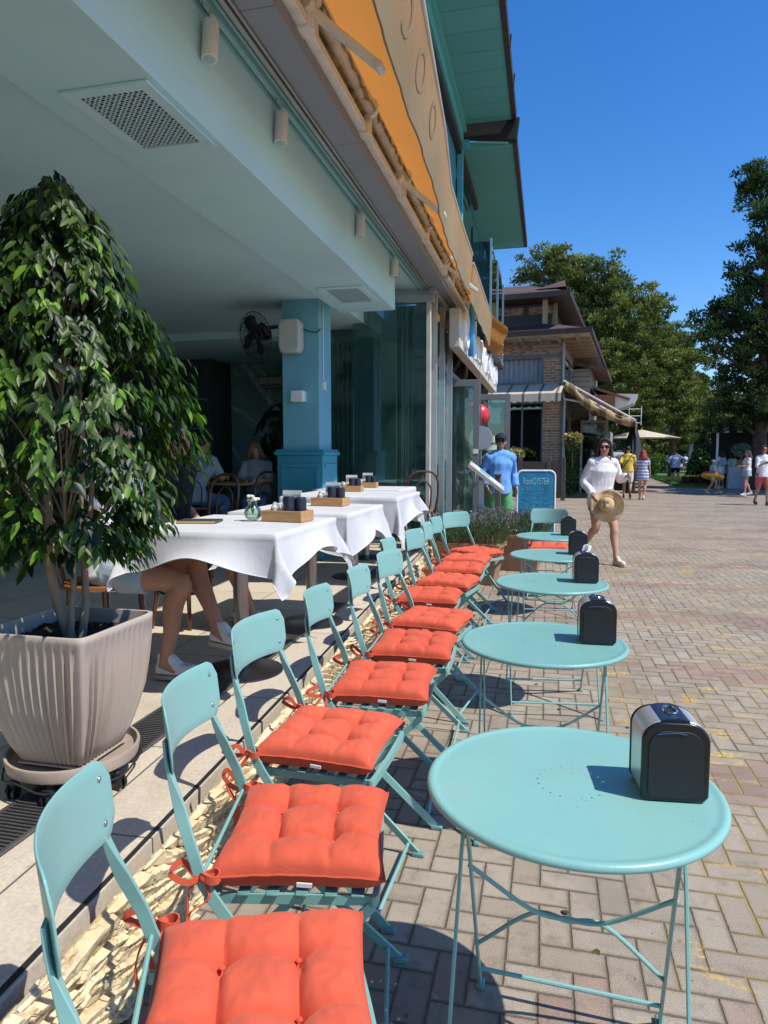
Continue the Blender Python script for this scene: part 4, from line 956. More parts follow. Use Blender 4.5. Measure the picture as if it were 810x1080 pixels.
# ================================================================== awnings
AWM = pm('awning_metal', (.80, .78, .74), .4, var=.1, vs=5, dirt=.3)
def awning(loc_y0, loc_y1, label, letters=False, zt=3.78, xo=0):
    o = thing('awning', label, 'awning', (0, 0, 0)); L = loc_y1-loc_y0
    xr, zr = -1.20, 3.74
    def front(y):       # bar sags a little in the middle and leans in further along
        tt = (y-loc_y0)/L; xs = ((-2, -.60), (2.5, -.64), (3.6, -.674), (5.06, -.765), (6.1, -.865), (7.5, -.905), (11.7, -.943)); q_ = [i for i in range(6) if xs[i][0] <= y][-1]; e_ = (y-xs[q_][0])/(xs[q_+1][0]-xs[q_][0]); return Vector((xs[q_][1]+(xs[q_+1][1]-xs[q_][1])*e_, y, zt+.07*math.sin(y*.9)*.3-.0*tt))
    def cloth_(u, v):
        y = loc_y0+L*u; f = front(y); a = Vector((xr, y, zr+.09)); p = a.lerp(f, v); p.z -= math.sin(v*PI)*(.05+.02*math.sin(y*5))+.008*math.sin(y*17+v*3); return p
    m = MB(); m.grid(cloth_, 160, 10); m.build('canopy', AWN_O, o, recalc=False)
    def val(u, v):
        y = loc_y0+L*u; f = front(y); w = math.sin(y*3.1)*.3+math.sin(y*7.7+1)*.12+math.sin(y*1.3)*.2
        return (f.x-(.10-.07*min(1, max(0, (y-3.6)/2.5)))*v+.02*w*v+.006+v*(.004*math.sin(y*13+3*math.sin(y))+.0015*math.sin(y*37)), y, f.z-(.47+.015*math.sin(y*1.3))*v)
    if letters: global valance_pt; valance_pt = lambda y, v: val((y-loc_y0)/L, v)
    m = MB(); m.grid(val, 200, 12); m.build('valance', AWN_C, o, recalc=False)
    m = MB(); m.tube([val(i/100, 1) for i in range(101)], .006, 6); m.build('hem', pm('hem_dark', (.22, .17, .11), .8), o)
    m = MB(); m.tube([front(loc_y0+L*i/40)+Vector((0, 0, .005)) for i in range(41)], .018, 8); m.build('front_bar', CREAM_MET, o)
    m = MB(); m.tube([(xr, loc_y0, zr), (xr, loc_y1, zr)], .048, 16)
    m.build('roller', pm('roller_cloth', (.66, .56, .42), .8, var=.2, vs=9, bump=.5, bs=30, bd=.003, stretch=(1, 1, 1)), o)
    m = MB()
    m.tube([(-1.24, loc_y0, 3.60), (-1.24, loc_y1, 3.60)], 0, flat=(.032, .026), side=(1, 0, 0)); m.build('torsion_bar', AWM, o, bevel=.006)
    y = loc_y0+.35
    while y < loc_y1:
        m = MB(); m.tube([(xr, y-.02, zr), (xr, y+.02, zr)], .066, 18); m.box((-1.23, y, 3.64), (.09, .035, .15)); m.tube([(-1.24, y-.05, 3.60), (-1.24, y+.05, 3.60)], 0, flat=(.045, .038), side=(1, 0, 0))
        m.build('bracket', AWM, o, bevel=.005); y += 1.15
    for y in (3.45, 5.62, 8.2):
        if not (loc_y0 < y < loc_y1): continue
        a = Vector((-1.22, y, 3.68)); b = Vector((-.86, y+.06, 3.38))
        m = MB(); m.tube([a, b], 0, flat=(.028, .02), side=(0, 1, 0)); m.tube([a-Vector((0, .07, 0)), a+Vector((0, .07, 0))], .05, 14); m.tube([b-Vector((0, .04, 0)), b+Vector((0, .04, 0))], .022, 10)
        m.box(a+Vector((-.03, .05, -.04)), (.09, .16, .08)); m.build('folding_arm', WHITE if y < 4 else AWM, o, bevel=.006)
    return o
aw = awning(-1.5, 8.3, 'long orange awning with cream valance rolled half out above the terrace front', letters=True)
# faint letters on the valance, drawn on its own surface
lm = pm('valance_letter_grey', (.27, .20, .12), .9, var=.2)
for ch, yc in (('C', 3.45), ('O', 3.95), ('O', 4.50)):
    m = MB(); A_ = [R(60+300*k/30) for k in range(31)] if ch == 'C' else [2*PI*k/36 for k in range(37)]
    pl, pr_ = [], []
    for t in A_:
        for lst, rr_ in ((pl, 1.0), (pr_, .72)):
            p_ = valance_pt(yc-.12*rr_*math.cos(t)*(1 if ch == 'O' else -1)*-1, .42+.22*rr_*math.sin(t)); lst.append((p_[0]+.004, p_[1], p_[2]))
    for i in range(len(pl)-1): m.quad(pl[i], pl[i+1], pr_[i+1], pr_[i])
    m.build('valance_letter', lm, aw, recalc=False)
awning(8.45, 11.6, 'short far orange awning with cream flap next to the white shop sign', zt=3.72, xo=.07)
m = MB()
def flap(u, v): return (-.80-.05*u+.03*math.sin(v*9), 11.55+.12*u+.03*math.sin(v*7), 3.75-.72*v+.0*u-.12*u)
fl_root = [x for x in bpy.data.objects if x.name.startswith('awning')][-1]
m.grid(lambda u, v: (-.98+.30*u-.10*v+.02*math.sin(v*9), 11.62+.03*math.sin(v*7), 3.80-.55*v-.25*u*(1-v*.3)), 8, 12); m.build('end_flap', AWN_O, fl_root, recalc=False)

# ================================================================== upper storey with eaves
SOF = mat_planks('soffit_boards', (.12, .42, .42), .14, 'X', .06, .6, .05)
SOFY = mat_planks('soffit_boards_cross', (.12, .42, .42), .55, 'Y', .05, .6, .012)
ub = thing('upper_storey', 'turquoise upper storey with brown edged eaves above the awning', 'upper floor', (0, 0, 0))
zE = 7.9
m = MB(); m.b2((-1.78, -6, zE), (-.79, 13.9, zE+.12)); m.build('eave_soffit', SOFY, ub, smooth=False)
m = MB(); m.b2((-1.80, -6, 7.55), (-1.72, 13.9, zE-.002)); m.b2((-1.72, -6, 7.75), (-1.66, 13.9, zE-.002)); m.build('eave_moulding', pm('teal_moulding', (.12, .45, .46), .6, var=.08), ub, smooth=False)
m = MB(); m.b2((-1.86, -6, 7.40), (-1.76, 17.2, 7.549)); m.build('dark_beam', BROWN, ub, smooth=False)
m = MB(); m.b2((-2.1, -6, 3.9), (-1.87, 13.9, 7.9)); m.b2((-2.1, 13.9, 3.9), (-1.95, 21, 7.548)); m.build('wall', mat_planks('teal_wall_boards', (.055, .25, .28), .16, 'Y', .1, .6, .06), ub, smooth=False)
m = MB(); yy = -6
while yy < 13.8:
    m.b2((-.79, yy, zE-.03), (-.70, min(yy+1.15, 13.95), zE+.16)); yy += 1.153
m.build('gutter_edge', BROWN, ub, smooth=False, bevel=.008)
m = MB(); yy = -5.8
while yy < 13.8:
    m.tube([(-.70, yy, zE-.035), (-.68, yy, zE+.17)], .014, 6); yy += 1.153
m.build('gutter_clips', BLACK_M, ub)
# second eave, lower and beyond
m = MB(); m.b2((-2.2, 14.15, 7.55), (-.78, 21.0, 7.67)); m.build('far_soffit', SOFY, ub, smooth=False)
m = MB(); m.b2((-.78, 14.05, 7.52), (-.69, 20.9, 7.72)); m.build('far_gutter', BROWN, ub, smooth=False, bevel=.01)
m = MB(); m.box((-1.24, 14.02, 7.82), (1.15, .12, .42), Matrix.Rotation(R(7), 3, 'Y')); m.build('end_fascia', pm('fascia_near_black', (.012, .009, .010), .6, var=.3), ub, smooth=False, bevel=.01)
for q_ in (((-1.86, 14.0, 4.4), (-1.74, 14.12, 7.5)), ((-1.80, 14.0, 7.52), (-1.62, 14.14, 8.25)), ((-1.86, 20.6, 4.2), (-1.7, 20.75, 7.5))): m = MB(); m.b2(*q_); m.build('corner_post', pm('teal_post', (.10, .42, .50), .55), ub, smooth=False, bevel=.01)
m = MB(); m.b2((-1.93, 14.4, 5.0), (-1.90, 17.0, 7.1)); m.b2((-1.93, 17.4, 5.0), (-1.90, 20.3, 7.1)); m.build('window', GLASS_D, ub, smooth=False)
m = MB(); m.box((-1.48, 15.4, 5.55), (.75, 1.3, .07), Matrix.Rotation(R(12), 3, 'Y')); m.box((-1.12, 15.4, 5.43), (.06, 1.34, .16)); m.build('porch_roof', pm('porch_brown', (.11, .055, .035), .5, var=.3), ub, smooth=False, bevel=.01)
# glass bay under the porch roof
bay = thing('glass_bay', 'dark glass balcony bay above the white sign dotted with small lights', 'glass bay', (-1.15, 12.6, 3.5))
m = MB(); m.b2((-.6, 0, -.1), (.13, 3.4, -.04)); m.build('floor_slab', BROWN, bay, smooth=False)
m = MB(); m.b2((.09, 0, -.04), (.10, 3.4, 1.75)); m.b2((-.6, 0, -.04), (.09, .01, 1.75)); m.build('glass_pane', GLASS_D, bay, smooth=False)
m = MB(); m.b2((-.6, 3.2, -.04), (-.1, 3.3, 1.9)); m.build('curtain', pm('bay_dark', (.03, .035, .03), .7, var=.4), bay, smooth=False)
for y in (0, 1.7, 3.4): m = MB(); m.b2((.085, y-.02, -.04), (.12, y+.02, 1.8)); m.build('frame_post', pm('bay_frame', (.20, .33, .42), .5), bay, smooth=False)
m = MB()
for i in range(9):
    for j in range(3): m.ell((.125, .2+i*.38, .0+j*.22), (.014, .014, .014), nu=8, nv=5)
m.build('fairy_lights', pm('bulb_cream', (.75, .66, .45), .4), bay)

# shop beyond: dark interior, wall
sh = thing('corner_shop', 'small shop with open grey glass doors beyond the restaurant', 'shop', (0, 0, 0))
m = MB(); m.b2((-4.0, 17.5, 0), (-1.6, 17.7, 3.6)); m.b2((-4.0, 10.2, 0), (-3.8, 17.5, 3.6)); m.build('wall', pm('shop_dark', (.05, .04, .035), .8, var=.4), sh, smooth=False)
m = MB(); m.b2((-4, 9.65, 3.42), (-1.3, 17.7, 3.55)); m.build('ceiling', pm('shop_ceiling', (.25, .2, .15), .8), sh, smooth=False)
for y in (11.9, 14.2, 16.6): m = MB(); m.b2((-1.62, y, 0), (-1.42, y+.22, 3.42)); m.build('pier', pm('pier_black', (.025, .02, .018), .6, var=.3), sh, smooth=False)
m = MB(); m.b2((-1.5, 10.2, 2.62), (-1.42, 17.6, 2.70)); m.build('door_head', GREY_DK, sh, smooth=False)
m = MB()
for i in range(8): m.b2((-2.6, 15.2, .9+i*.17), (-1.75, 15.6, .98+i*.17))
m.build('wooden_rack', pm('rack_wood', (.18, .085, .04), .7, var=.3), sh, smooth=False)
def door(x, y, rz, label, w=.85, h=2.5):
    o = thing('glass_door', label, 'door', (x, y, .02), rz)
    m = MB()
    for a, b in (((0, 0), (.09, h)), ((w-.09, 0), (w, h))): m.b2((a[0], -.025, a[1]), (b[0], .025, b[1]))
    m.b2((.09, -.025, 0), (w-.09, .025, .2)); m.b2((.09, -.025, h-.1), (w-.09, .025, h)); m.build('frame', GREY_DK, o, smooth=False, bevel=.004)
    m = MB(); m.b2((.09, -.005, .2), (w-.09, .005, h-.1)); m.build('glass_pane', GLASS, o, smooth=False)
    m = MB(); m.tube([(w-.045, -.03, 1.0), (w-.045, -.07, 1.02), (w-.045, -.07, 1.2), (w-.045, -.03, 1.22)], .01); m.b2((w-.09, -.032, 1.45), (w-.01, -.026, 1.52)); m.build('handle', CHROME, o)
    return o
door(-1.62, 10.3, R(3), 'grey framed glass door standing open nearest to the restaurant glazing', .62, 2.55)
door(-1.5, 12.2, R(3), 'grey framed glass door standing open behind the man in blue', .85, 2.5)

# white sign with raised letters (illegible from the side)
sg = thing('shop_sign', 'long white lightbox sign with raised white letters and one blue stroke', 'sign', (-1.2, 9.0, 2.85))
m = MB(); m.b2((-.08, 0, .0), (.06, 6.6, .50)); m.build('box', pm('sign_cream', (.62, .58, .50), .6, var=.12, vs=3, dirt=.3), sg, bevel=.01)
m = MB()
def glyph(m, y, z, s, kind, x=.075):
    if kind == 'o': m.tube([(x, y+s*.42*math.cos(t*PI/8), z+s*.5*math.sin(t*PI/8)) for t in range(17)], s*.085, 8)
    elif kind == 'l': m.tube([(x, y, z-s*.5), (x, y, z+s*.85)], s*.085, 8)
    elif kind == 'n': m.tube(spline([(x, y-s*.35, z-s*.5), (x, y-s*.35, z+s*.3), (x, y, z+s*.5), (x, y+s*.35, z+s*.3), (x, y+s*.35, z-s*.5)], 4), s*.085, 8)
    elif kind == 'c': m.tube([(x, y+s*.42*math.cos(t), z+s*.5*math.sin(t)) for t in [R(50+26*k) for k in range(11)]], s*.085, 8)
y = .55
for i, kd in enumerate('oclnoncolno'):
    s = (.46, .34, .42, .36, .36, .40, .36, .44, .36, .36, .36)[i]
    m = MB(); glyph(m, y, .30+.03*math.sin(i*2), s, kd); m.build('raised_letter', pm('letter_white', (.80, .80, .80), .35), sg); y += .56
m = MB(); m.tube(spline([(.12, .85, .0), (.13, .75, .25), (.13, .8, .55), (.12, .95, .72)]), .045, 8); m.build('blue_stroke', pm('letter_blue', (.04, .35, .72), .4), sg)
# ================================================================== folding chair
def make_chair():
    root = thing('folding_chair', 'x', 'chair', group='aqua folding chairs along the terrace edge')
    m = MB()
    def bp(u, v):
        y = (u-.5)*.39; a = abs(2*u-1); hh = .077*(1-max(0, (a-.86)/.14)**2.2*.55)
        z = .795+(v-.5)*2*hh; return (-.305+.055*a*a-.10*(z-.795)-.0, y, z)
    m.grid(bp, 28, 6); o = m.build('backrest', AQUA, root, recalc=False, thick=.0045); 
    bv = o.modifiers.new('b', 'BEVEL'); bv.width = .002; bv.segments = 2; bv.limit_method = 'ANGLE'
    for y in (-.168, .168):
        for z in (.752, .836):
            m = MB(); x = -.305+.055*(2*abs(y)/.39)**2-.10*(z-.795)+.002; m.ell((x, y, z), (.004, .006, .006), nu=10, nv=6); m.build('rivet', CHROME, root)
    for s in (-1, 1):
        pts = spline([(-.2695, s*.170, .80), (-.2640, s*.171, .742), (-.241, s*.180, .66), (-.205, s*.200, .56), (-.165, s*.203, .46), (-.02, s*.203, .27), (.245, s*.203, .012)], 5)
        m = MB(); fl = [((.0125, .0035) if q_.z > .735 else (.0125-.008*min(1, (.735-q_.z)/.09), .0035+.0095*min(1, (.735-q_.z)/.09))) for q_ in pts]; m.tube(pts, 0, flat=fl, side=(0, 1, .25 if s > 0 else -.25)); m.build('back_frame', AQUA, root, bevel=.0015)
        m = MB(); m.tube([(.185, s*.178, .425), (.02, s*.178, .26), (-.245, s*.178, .012)], 0, flat=(.0045, .012), side=(0, 1, 0)); m.build('leg', AQUA, root, bevel=.0015)
        for x, y in ((.25, .203), (-.25, .178)): m = MB(); m.box((x, s*y, .008), (.045, .022, .016)); m.build('foot', AQUA_DK, root, bevel=.004)
        m = MB(); m.tube([(-.19, s*.172, .437), (.195, s*.172, .437)], 0, flat=(.004, .012), side=(0, 1, 0)); m.build('seat_rail', AQUA, root, bevel=.001)
    m = MB(); m.tube([(.215, -.2, .045), (.215, .2, .045)], .006); m.build('crossbar', AQUA, root)
    for a_, w_, z_, r_ in ((-.215, .18, .045, .006), (0, .203, .255, .005), (-.188, .203, .50, .005)):
        m = MB(); m.tube([(a_, -w_, z_), (a_, w_, z_)], r_); m.build('crossbar', AQUA, root)
    for x, w in ((-.165, .028), (-.10, .028), (-.035, .028), (.03, .028), (.095, .028), (.155, .03)):
        m = MB(); m.box((x, 0, .452), (w, .372, .006)); m.build('slat', AQUA_DK, root, bevel=.002)
    m = MB(); m.tube(spline([(.185, -.19, .445), (.196, -.17, .447), (.20, 0, .447), (.196, .17, .447), (.185, .19, .445)], 5), 0, flat=(.012, .007), side=(0, 0, 1)); m.build('front_rail', AQUA, root, bevel=.003)
    return root
def make_cushion(seed):
    rr = random.Random(seed)
    root = thing('seat_cushion', 'x', 'cushion', group='red orange tufted seat cushions on the folding chairs')
    H = .190; but = [(-.068, -.066), (.068, -.066), (-.068, .066), (.068, .066)]
    off = Vector((seed*3.1, seed*1.7, 0))
    def top(a, b):        # a, b in -1..1
        ax, ay = abs(a), abs(b)
        pinch = 1-.06*(1-ax**2)*ay**6-.0; pinch2 = 1-.06*(1-ay**2)*ax**6
        x = a*H*pinch2*(1+.03*ax*ay); y = b*H*pinch*(1+.03*ax*ay)
        e = max(0, 1-ax**7)**.5*max(0, 1-ay**7)**.5
        h = .050*e*(1.0+.12*noise.noise(Vector((a*1.6, b*1.6, seed))))
        for bx, by in but:
            d = math.hypot(x-bx, y-by); h -= .036*math.exp(-(d/.026)**1.2)*e
        # creases between the buttons and out to the border
        for bx, by in but:
            for dx, dy, ln in ((1, 0, .14), (-1, 0, .14), (0, 1, .14), (0, -1, .14)):
                t = (x-bx)*dx+(y-by)*dy; n_ = abs((x-bx)*dy-(y-by)*dx+.006*noise.noise(Vector((t*20, bx*50, seed))))
                if 0 < t < ln: h -= (.015*(1-t/ln)+.003)*math.exp(-(n_/.009)**1.3)*e
        h += .0035*noise.noise(Vector((x*22, y*22, seed)))*e+.0018*noise.noise(Vector((x*60, y*60, seed)))*e
        h += .0045*e*max(0, ax-.75)*4*math.sin(y*95+seed)*.5+.0045*e*max(0, ay-.75)*4*math.sin(x*90+seed*2)*.5
        return x, y, h
    def ft(u, v):
        x, y, h = top(2*u-1, 2*v-1); return (x, y, .495+h)
    def fb(u, v):
        a, b = 1-2*u, 2*v-1; x, y, h = top(a, b); e = max(0, 1-abs(a)**9)**.5*max(0, 1-abs(b)**9)**.5; return (x, y, .495-.040*e)
    m = MB(); m.grid(ft, 84, 84); m.grid(fb, 24, 24)
    o = m.build('pad', CUSH, root, recalc=False)
    m = MB(); N_ = 120; ring = []
    for k in range(N_+1):
        t = 4*k/N_; s = int(t) % 4; f = 2*(t-int(t))-1
        a, b = [(f, -1), (1, f), (-f, 1), (-1, -f)][s]; x, y, h = top(a, b); ring.append((x*1.002, y*1.002, .497+.002*noise.noise(Vector((x*30, y*30, 1)))))
    m.tube(ring, .0032, 6); m.build('piping', CUSH, root)
    for bx, by in but: m = MB(); m.ell((bx, by, .497+.011), (.006, .006, .003), nu=10, nv=6); m.build('button', CUSH, root)
    for s in (-1, 1):       # cord ties round the chair frame
        m = MB(); y = s*.185; k1, k2 = rr.uniform(-.03, .03), rr.uniform(-.02, .03)
        kx = -.185
        for r_ in range(2):
            m.tube([(kx+.020*math.cos(t)*1.0, s*.203+.013*math.sin(t), .502+.008*r_+.004*math.sin(t*2)) for t in [2*PI*q_/12 for q_ in range(13)]], 0, flat=(.0055, .0016), side=(0, 0, 1))
        m.tube(spline([(-.165, y, .50), (kx-.025, s*.206, .505), (kx-.055-k1, s*.213+k2, .535), (kx-.085, s*.220+k1, .518), (kx-.05, s*.214, .498), (kx-.02, s*.205, .505)], 6), 0, flat=(.0065, .0014), side=(.2, .3, 1))
        m.tube(spline([(kx-.02, s*.205, .505), (kx-.05, s*.21+k1, .47), (kx-.062+k1, s*.213+k2, .41), (kx-.055, s*.208, .34)], 6), 0, flat=(.0065, .0014), side=(0, 1, .3))
        m.tube(spline([(kx-.01, s*.205, .505), (kx-.02+k2, s*.215+k1, .46), (kx-.045, s*.222, .43), (kx-.03-k1, s*.216, .38)], 6), 0, flat=(.0065, .0014), side=(.6, 1, 0))
        m.ell((kx-.012, s*.207, .505), (.012, .010, .012), nu=8, nv=6)
        m.build('tie', CUSH, root)
    m = MB(); m.box((.02, -.199, .487), (.034, .004, .009), Matrix.Rotation(.06, 3, 'Y')); m.build('care_label', WHITE, root)
    return root
chair0 = make_chair(); cushes = [make_cushion(i) for i in range(6)]
#        X      Y      rot
CH = [(-.470, 1.005, 25), (-.580, 1.53, 12), (-.680, 2.10, -2), (-.650, 2.67, 4), (-.630, 3.22, 2), (-.620, 3.78, -8), (-.76, 4.42, 1), (-.705, 4.98, -9), (-.70, 5.58, 0), (-.71, 6.10, -4), (-.665, 6.60, -35)]
ords = ['nearest the camera, cut by the bottom of the picture', 'second from the camera, behind the cut off one', 'third from the camera, beside the gap of the two nearest tables', 'fourth from the camera in the long row', 'fifth from the camera in the long row',
        'sixth from the camera, turned a little outward', 'seventh from the camera, half hidden behind a turned one', 'eighth from the camera, its back turned well outward', 'ninth from the camera, small in the row', 'tenth from the camera, last but one of the row', 'eleventh, last of the row beside the lavender planter']
used = set()
for i, (x, y, r) in enumerate(CH):
    lb = 'aqua metal folding chair %s' % ords[i]; lc = 'red orange tufted cushion on the chair %s' % ords[i].replace('from the camera', 'from camera').replace('cut by the bottom of the picture', 'cut by picture bottom').replace('half hidden behind a turned one', 'half hidden').replace('beside the gap of the two nearest tables', 'in front of terrace edge')
    if i == 0: c = chair0; c.location = (x, y, 0); c.rotation_euler = (0, 0, R(r)); c['label'] = lb
    else: c = dup(chair0, (x, y, 0), R(r), lb)
    cm = Matrix.Rotation(R(r), 3, 'Z'); k = (i*5) % 6; jr = [4, 3, -5, 4, -6, 9, 5, -3, 8, -6, 10][i]
    dd = cm @ Vector((.012+.01*math.sin(i*2.3), .008*math.cos(i*1.7), 0))
    if k not in used: used.add(k); u = cushes[k]; u.location = (x+dd.x, y+dd.y, 0); u.rotation_euler = (0, 0, R(r-4 if i == 0 else r)); u['label'] = lc
    else: u = dup(cushes[k], (x+dd.x, y+dd.y, 0), R(r), lc); u.scale = (1.02, .97, 1.0)
dup(chair0, (.03, 7.15, 0), R(-90), 'aqua folding chair facing the camera behind the farthest bistro table')
dup(cushes[1], (.03, 7.13, 0), R(-90), 'red orange cushion on the chair that faces the camera behind the farthest table')

# ================================================================== bistro table
def make_table():
    root = thing('bistro_table', 'x', 'table', group='round aqua bistro tables in a row')
    m = MB(); n = 160; r0 = .325
    prof = [(.0005, .7085), (.03, .7085), (.0715, .7085), (.0765, .7085), (.15, .7085), (.23, .7085), (.294, .7085), (.302, .7088), (.307, .7102), (.312, .7115), (.318, .7112), (.3228, .708), (.325, .703), (.3243, .698), (.321, .695), (.316, .697)]
    rings = [[Vector((r*math.cos(2*PI*k/n), r*math.sin(2*PI*k/n), z)) for k in range(n)] for r, z in prof]
    vs = [p for r in rings for p in r]; fs = []
    for a in range(len(rings)-1):
        for i in range(n):
            if a == 2 and i % 8 == 0: continue
            j = (i+1) % n; fs.append((a*n+i, a*n+j, (a+1)*n+j, (a+1)*n+i))
    m.add(vs, fs); m.build('tabletop', AQUA, root, recalc=False, ang=50)
    m = MB(); m.b2((-.26, -.012, .680), (.26, .012, .7065))
    for s in (-1, 1): m.b2((s*.235-.012, -.09, .674), (s*.235+.012, .09, .7065))
    m.build('under_bracket', AQUA_DK, root, bevel=.002)
    for s in (-1, 1):
        for f in (1, -1):
            xx = s*(.232 if f > 0 else .246)
            m = MB(); m.tube([(xx, -f*.075, .69), (xx, f*.02, .50), (xx, f*.235, .012)], 0, flat=(.0035, .0085), side=(1, 0, 0)); lg = m.build('leg', AQUA, root, bevel=.001)
            m = MB(); m.box((xx, f*.24, .007), (.022, .038, .014)); m.build('foot', AQUA_DK, lg, bevel=.004)
    m = MB(); m.tube([(-.232, .208, .075), (.232, .208, .075)], .0058); m.build('stretcher', AQUA, root)
    m = MB(); m.tube([(-.246, -.208, .075), (.246, -.208, .075)], .0058); m.build('stretcher', AQUA, root)
    for s in (-1, 1):
        m = MB(); m.tube(spline([(s*.236, .035, .46), (s*.09, .085, .345), (0, .10, .325), (-s*.09, .13, .305), (-s*.232, .17, .17 if s > 0 else .17)], 5), .0055); m.build('cross_brace', AQUA, root)
    m = MB(); m.ell((0, .10, .325), (.03, .008, .008)); m.build('brace_rivet', AQUA, root)
    return root
tb = make_table(); tb.scale = (.967, .967, 1)
TB = [(.063, 1.50), (-.003, 2.665), (.034, 3.96), (.055, 5.10), (.045, 6.32)]
tl = ['large looking round aqua bistro table nearest the camera', 'round aqua bistro table second from the camera', 'round aqua bistro table third from the camera, middle of the five', 'round aqua bistro table fourth from the camera', 'round aqua bistro table farthest off, before the chair facing the camera']
for i, (x, y) in enumerate(TB):
    if i == 0: tb.location = (x, y, 0); tb['label'] = tl[0]; tb.rotation_euler = (0, 0, R(-3))
    else: dup(tb, (x, y, 0), R([0, 3, 9, -6, 4][i]), tl[i])

# ================================================================== napkin dispenser
def make_disp():
    root = thing('napkin_dispenser', 'x', 'napkin dispenser', group='black and chrome napkin dispensers')
    def arch(w, h, r, n=8):
        p = [(-w+.012, 0), (-w, .012)]
        for k in range(n+1): a = PI-PI/2*k/n; p.append((-w+r+r*math.cos(a), h-r+r*math.sin(a)*.93))
        for k in range(n+1): a = PI/2-PI/2*k/n; p.append((w-r+r*math.cos(a), h-r+r*math.sin(a)*.93))
        p += [(w, .012), (w-.012, 0)]; return p
    A = arch(.069, .172, .045)
    m = MB(); m.prism([(a, b+.004) for a, b in A], -.048, .048, 'y'); m.build('shell', SATIN, root, ang=30, bevel=.002)
    m = MB(); K = [(-.030+.06*k/8, .1715+.0) for k in range(9)]
    mid = [p for p in A if abs(p[0]) < .034]
    for y0_, y1_ in ((-.049, .049),):
        w = .030; zt_ = .1768
        pts = [(-w, zt_-.003), (-w*.5, zt_+.0012), (0, zt_+.002), (w*.5, zt_+.0012), (w, zt_-.003)]
        m.prism(pts+[(w, zt_-.012), (-w, zt_-.012)], y0_, y1_, 'y')
    m.build('top_band', pm('dispenser_navy', (.02, .026, .05), .25), root, ang=30)
    for s in (-1, 1):
        m = MB(); m.prism([(a*1.03, b*1.02) for a, b in A], s*.048, s*.060, 'y'); fp = m.build('face_plate', BLACK, root, ang=30, bevel=.004)
        m = MB(); B = [(a*.83, b*.86+.010) for a, b in A]; m.prism(B, s*.060, s*.0625, 'y'); m.build('inset_panel', BLACK_M, fp, ang=30, bevel=.002)
    m = MB(); m.tube([(.013*math.cos(t), .027*math.sin(t)*(1+.12*math.cos(2*t)), .1805+.001*math.cos(t)) for t in [2*PI*k/24 for k in range(25)]], .0028, 8); m.build('slot_ring', CHROME, root)
    m = MB(); m.lathe([(0, .1795), (.8, .1795)], 20); mm = m.build('slot', BLACK_M, root); mm.scale = (.014, .027, 1)
    m = MB(); m.tube(spline([(-.04, -.0635, .148), (0, -.064, .153), (.02, -.064, .150)], 5), .0009, 5); m.build('highlight_trim', CHROME, root)
    return root
dp = make_disp(); dp.scale = (.95, .95, .97)
DP = [(.262, 1.515, 6), (.196, 2.715, 2), (.222, 4.02, 3), (.228, 5.17, -2), (.196, 6.42, 0)]
dl = ['black fronted chrome napkin dispenser on the nearest round table', 'black fronted napkin dispenser on the second round table', 'napkin dispenser with a white napkin sticking out, on the third table', 'black napkin dispenser on the fourth round table', 'black napkin dispenser on the farthest round table']
for i, (x, y, r) in enumerate(DP):
    if i == 0: dp.location = (x, y, .7135-.004); dp['label'] = dl[0]; dp.rotation_euler = (0, 0, R(r))
    else: dup(dp, (x, y, .7095), R(r), dl[i])
nk = [o for o in bpy.data.objects if o.get('label') == dl[2]][0]
m = MB(); m.grid(lambda u, v: ((u-.5)*.05+.01*v, .01*math.sin(u*7)+.02*(v-.5)*u, .178+.045*v*(1-.55*abs(u-.4))), 6, 6); m.build('napkin', C_WHITE, nk, recalc=False, thick=.001)

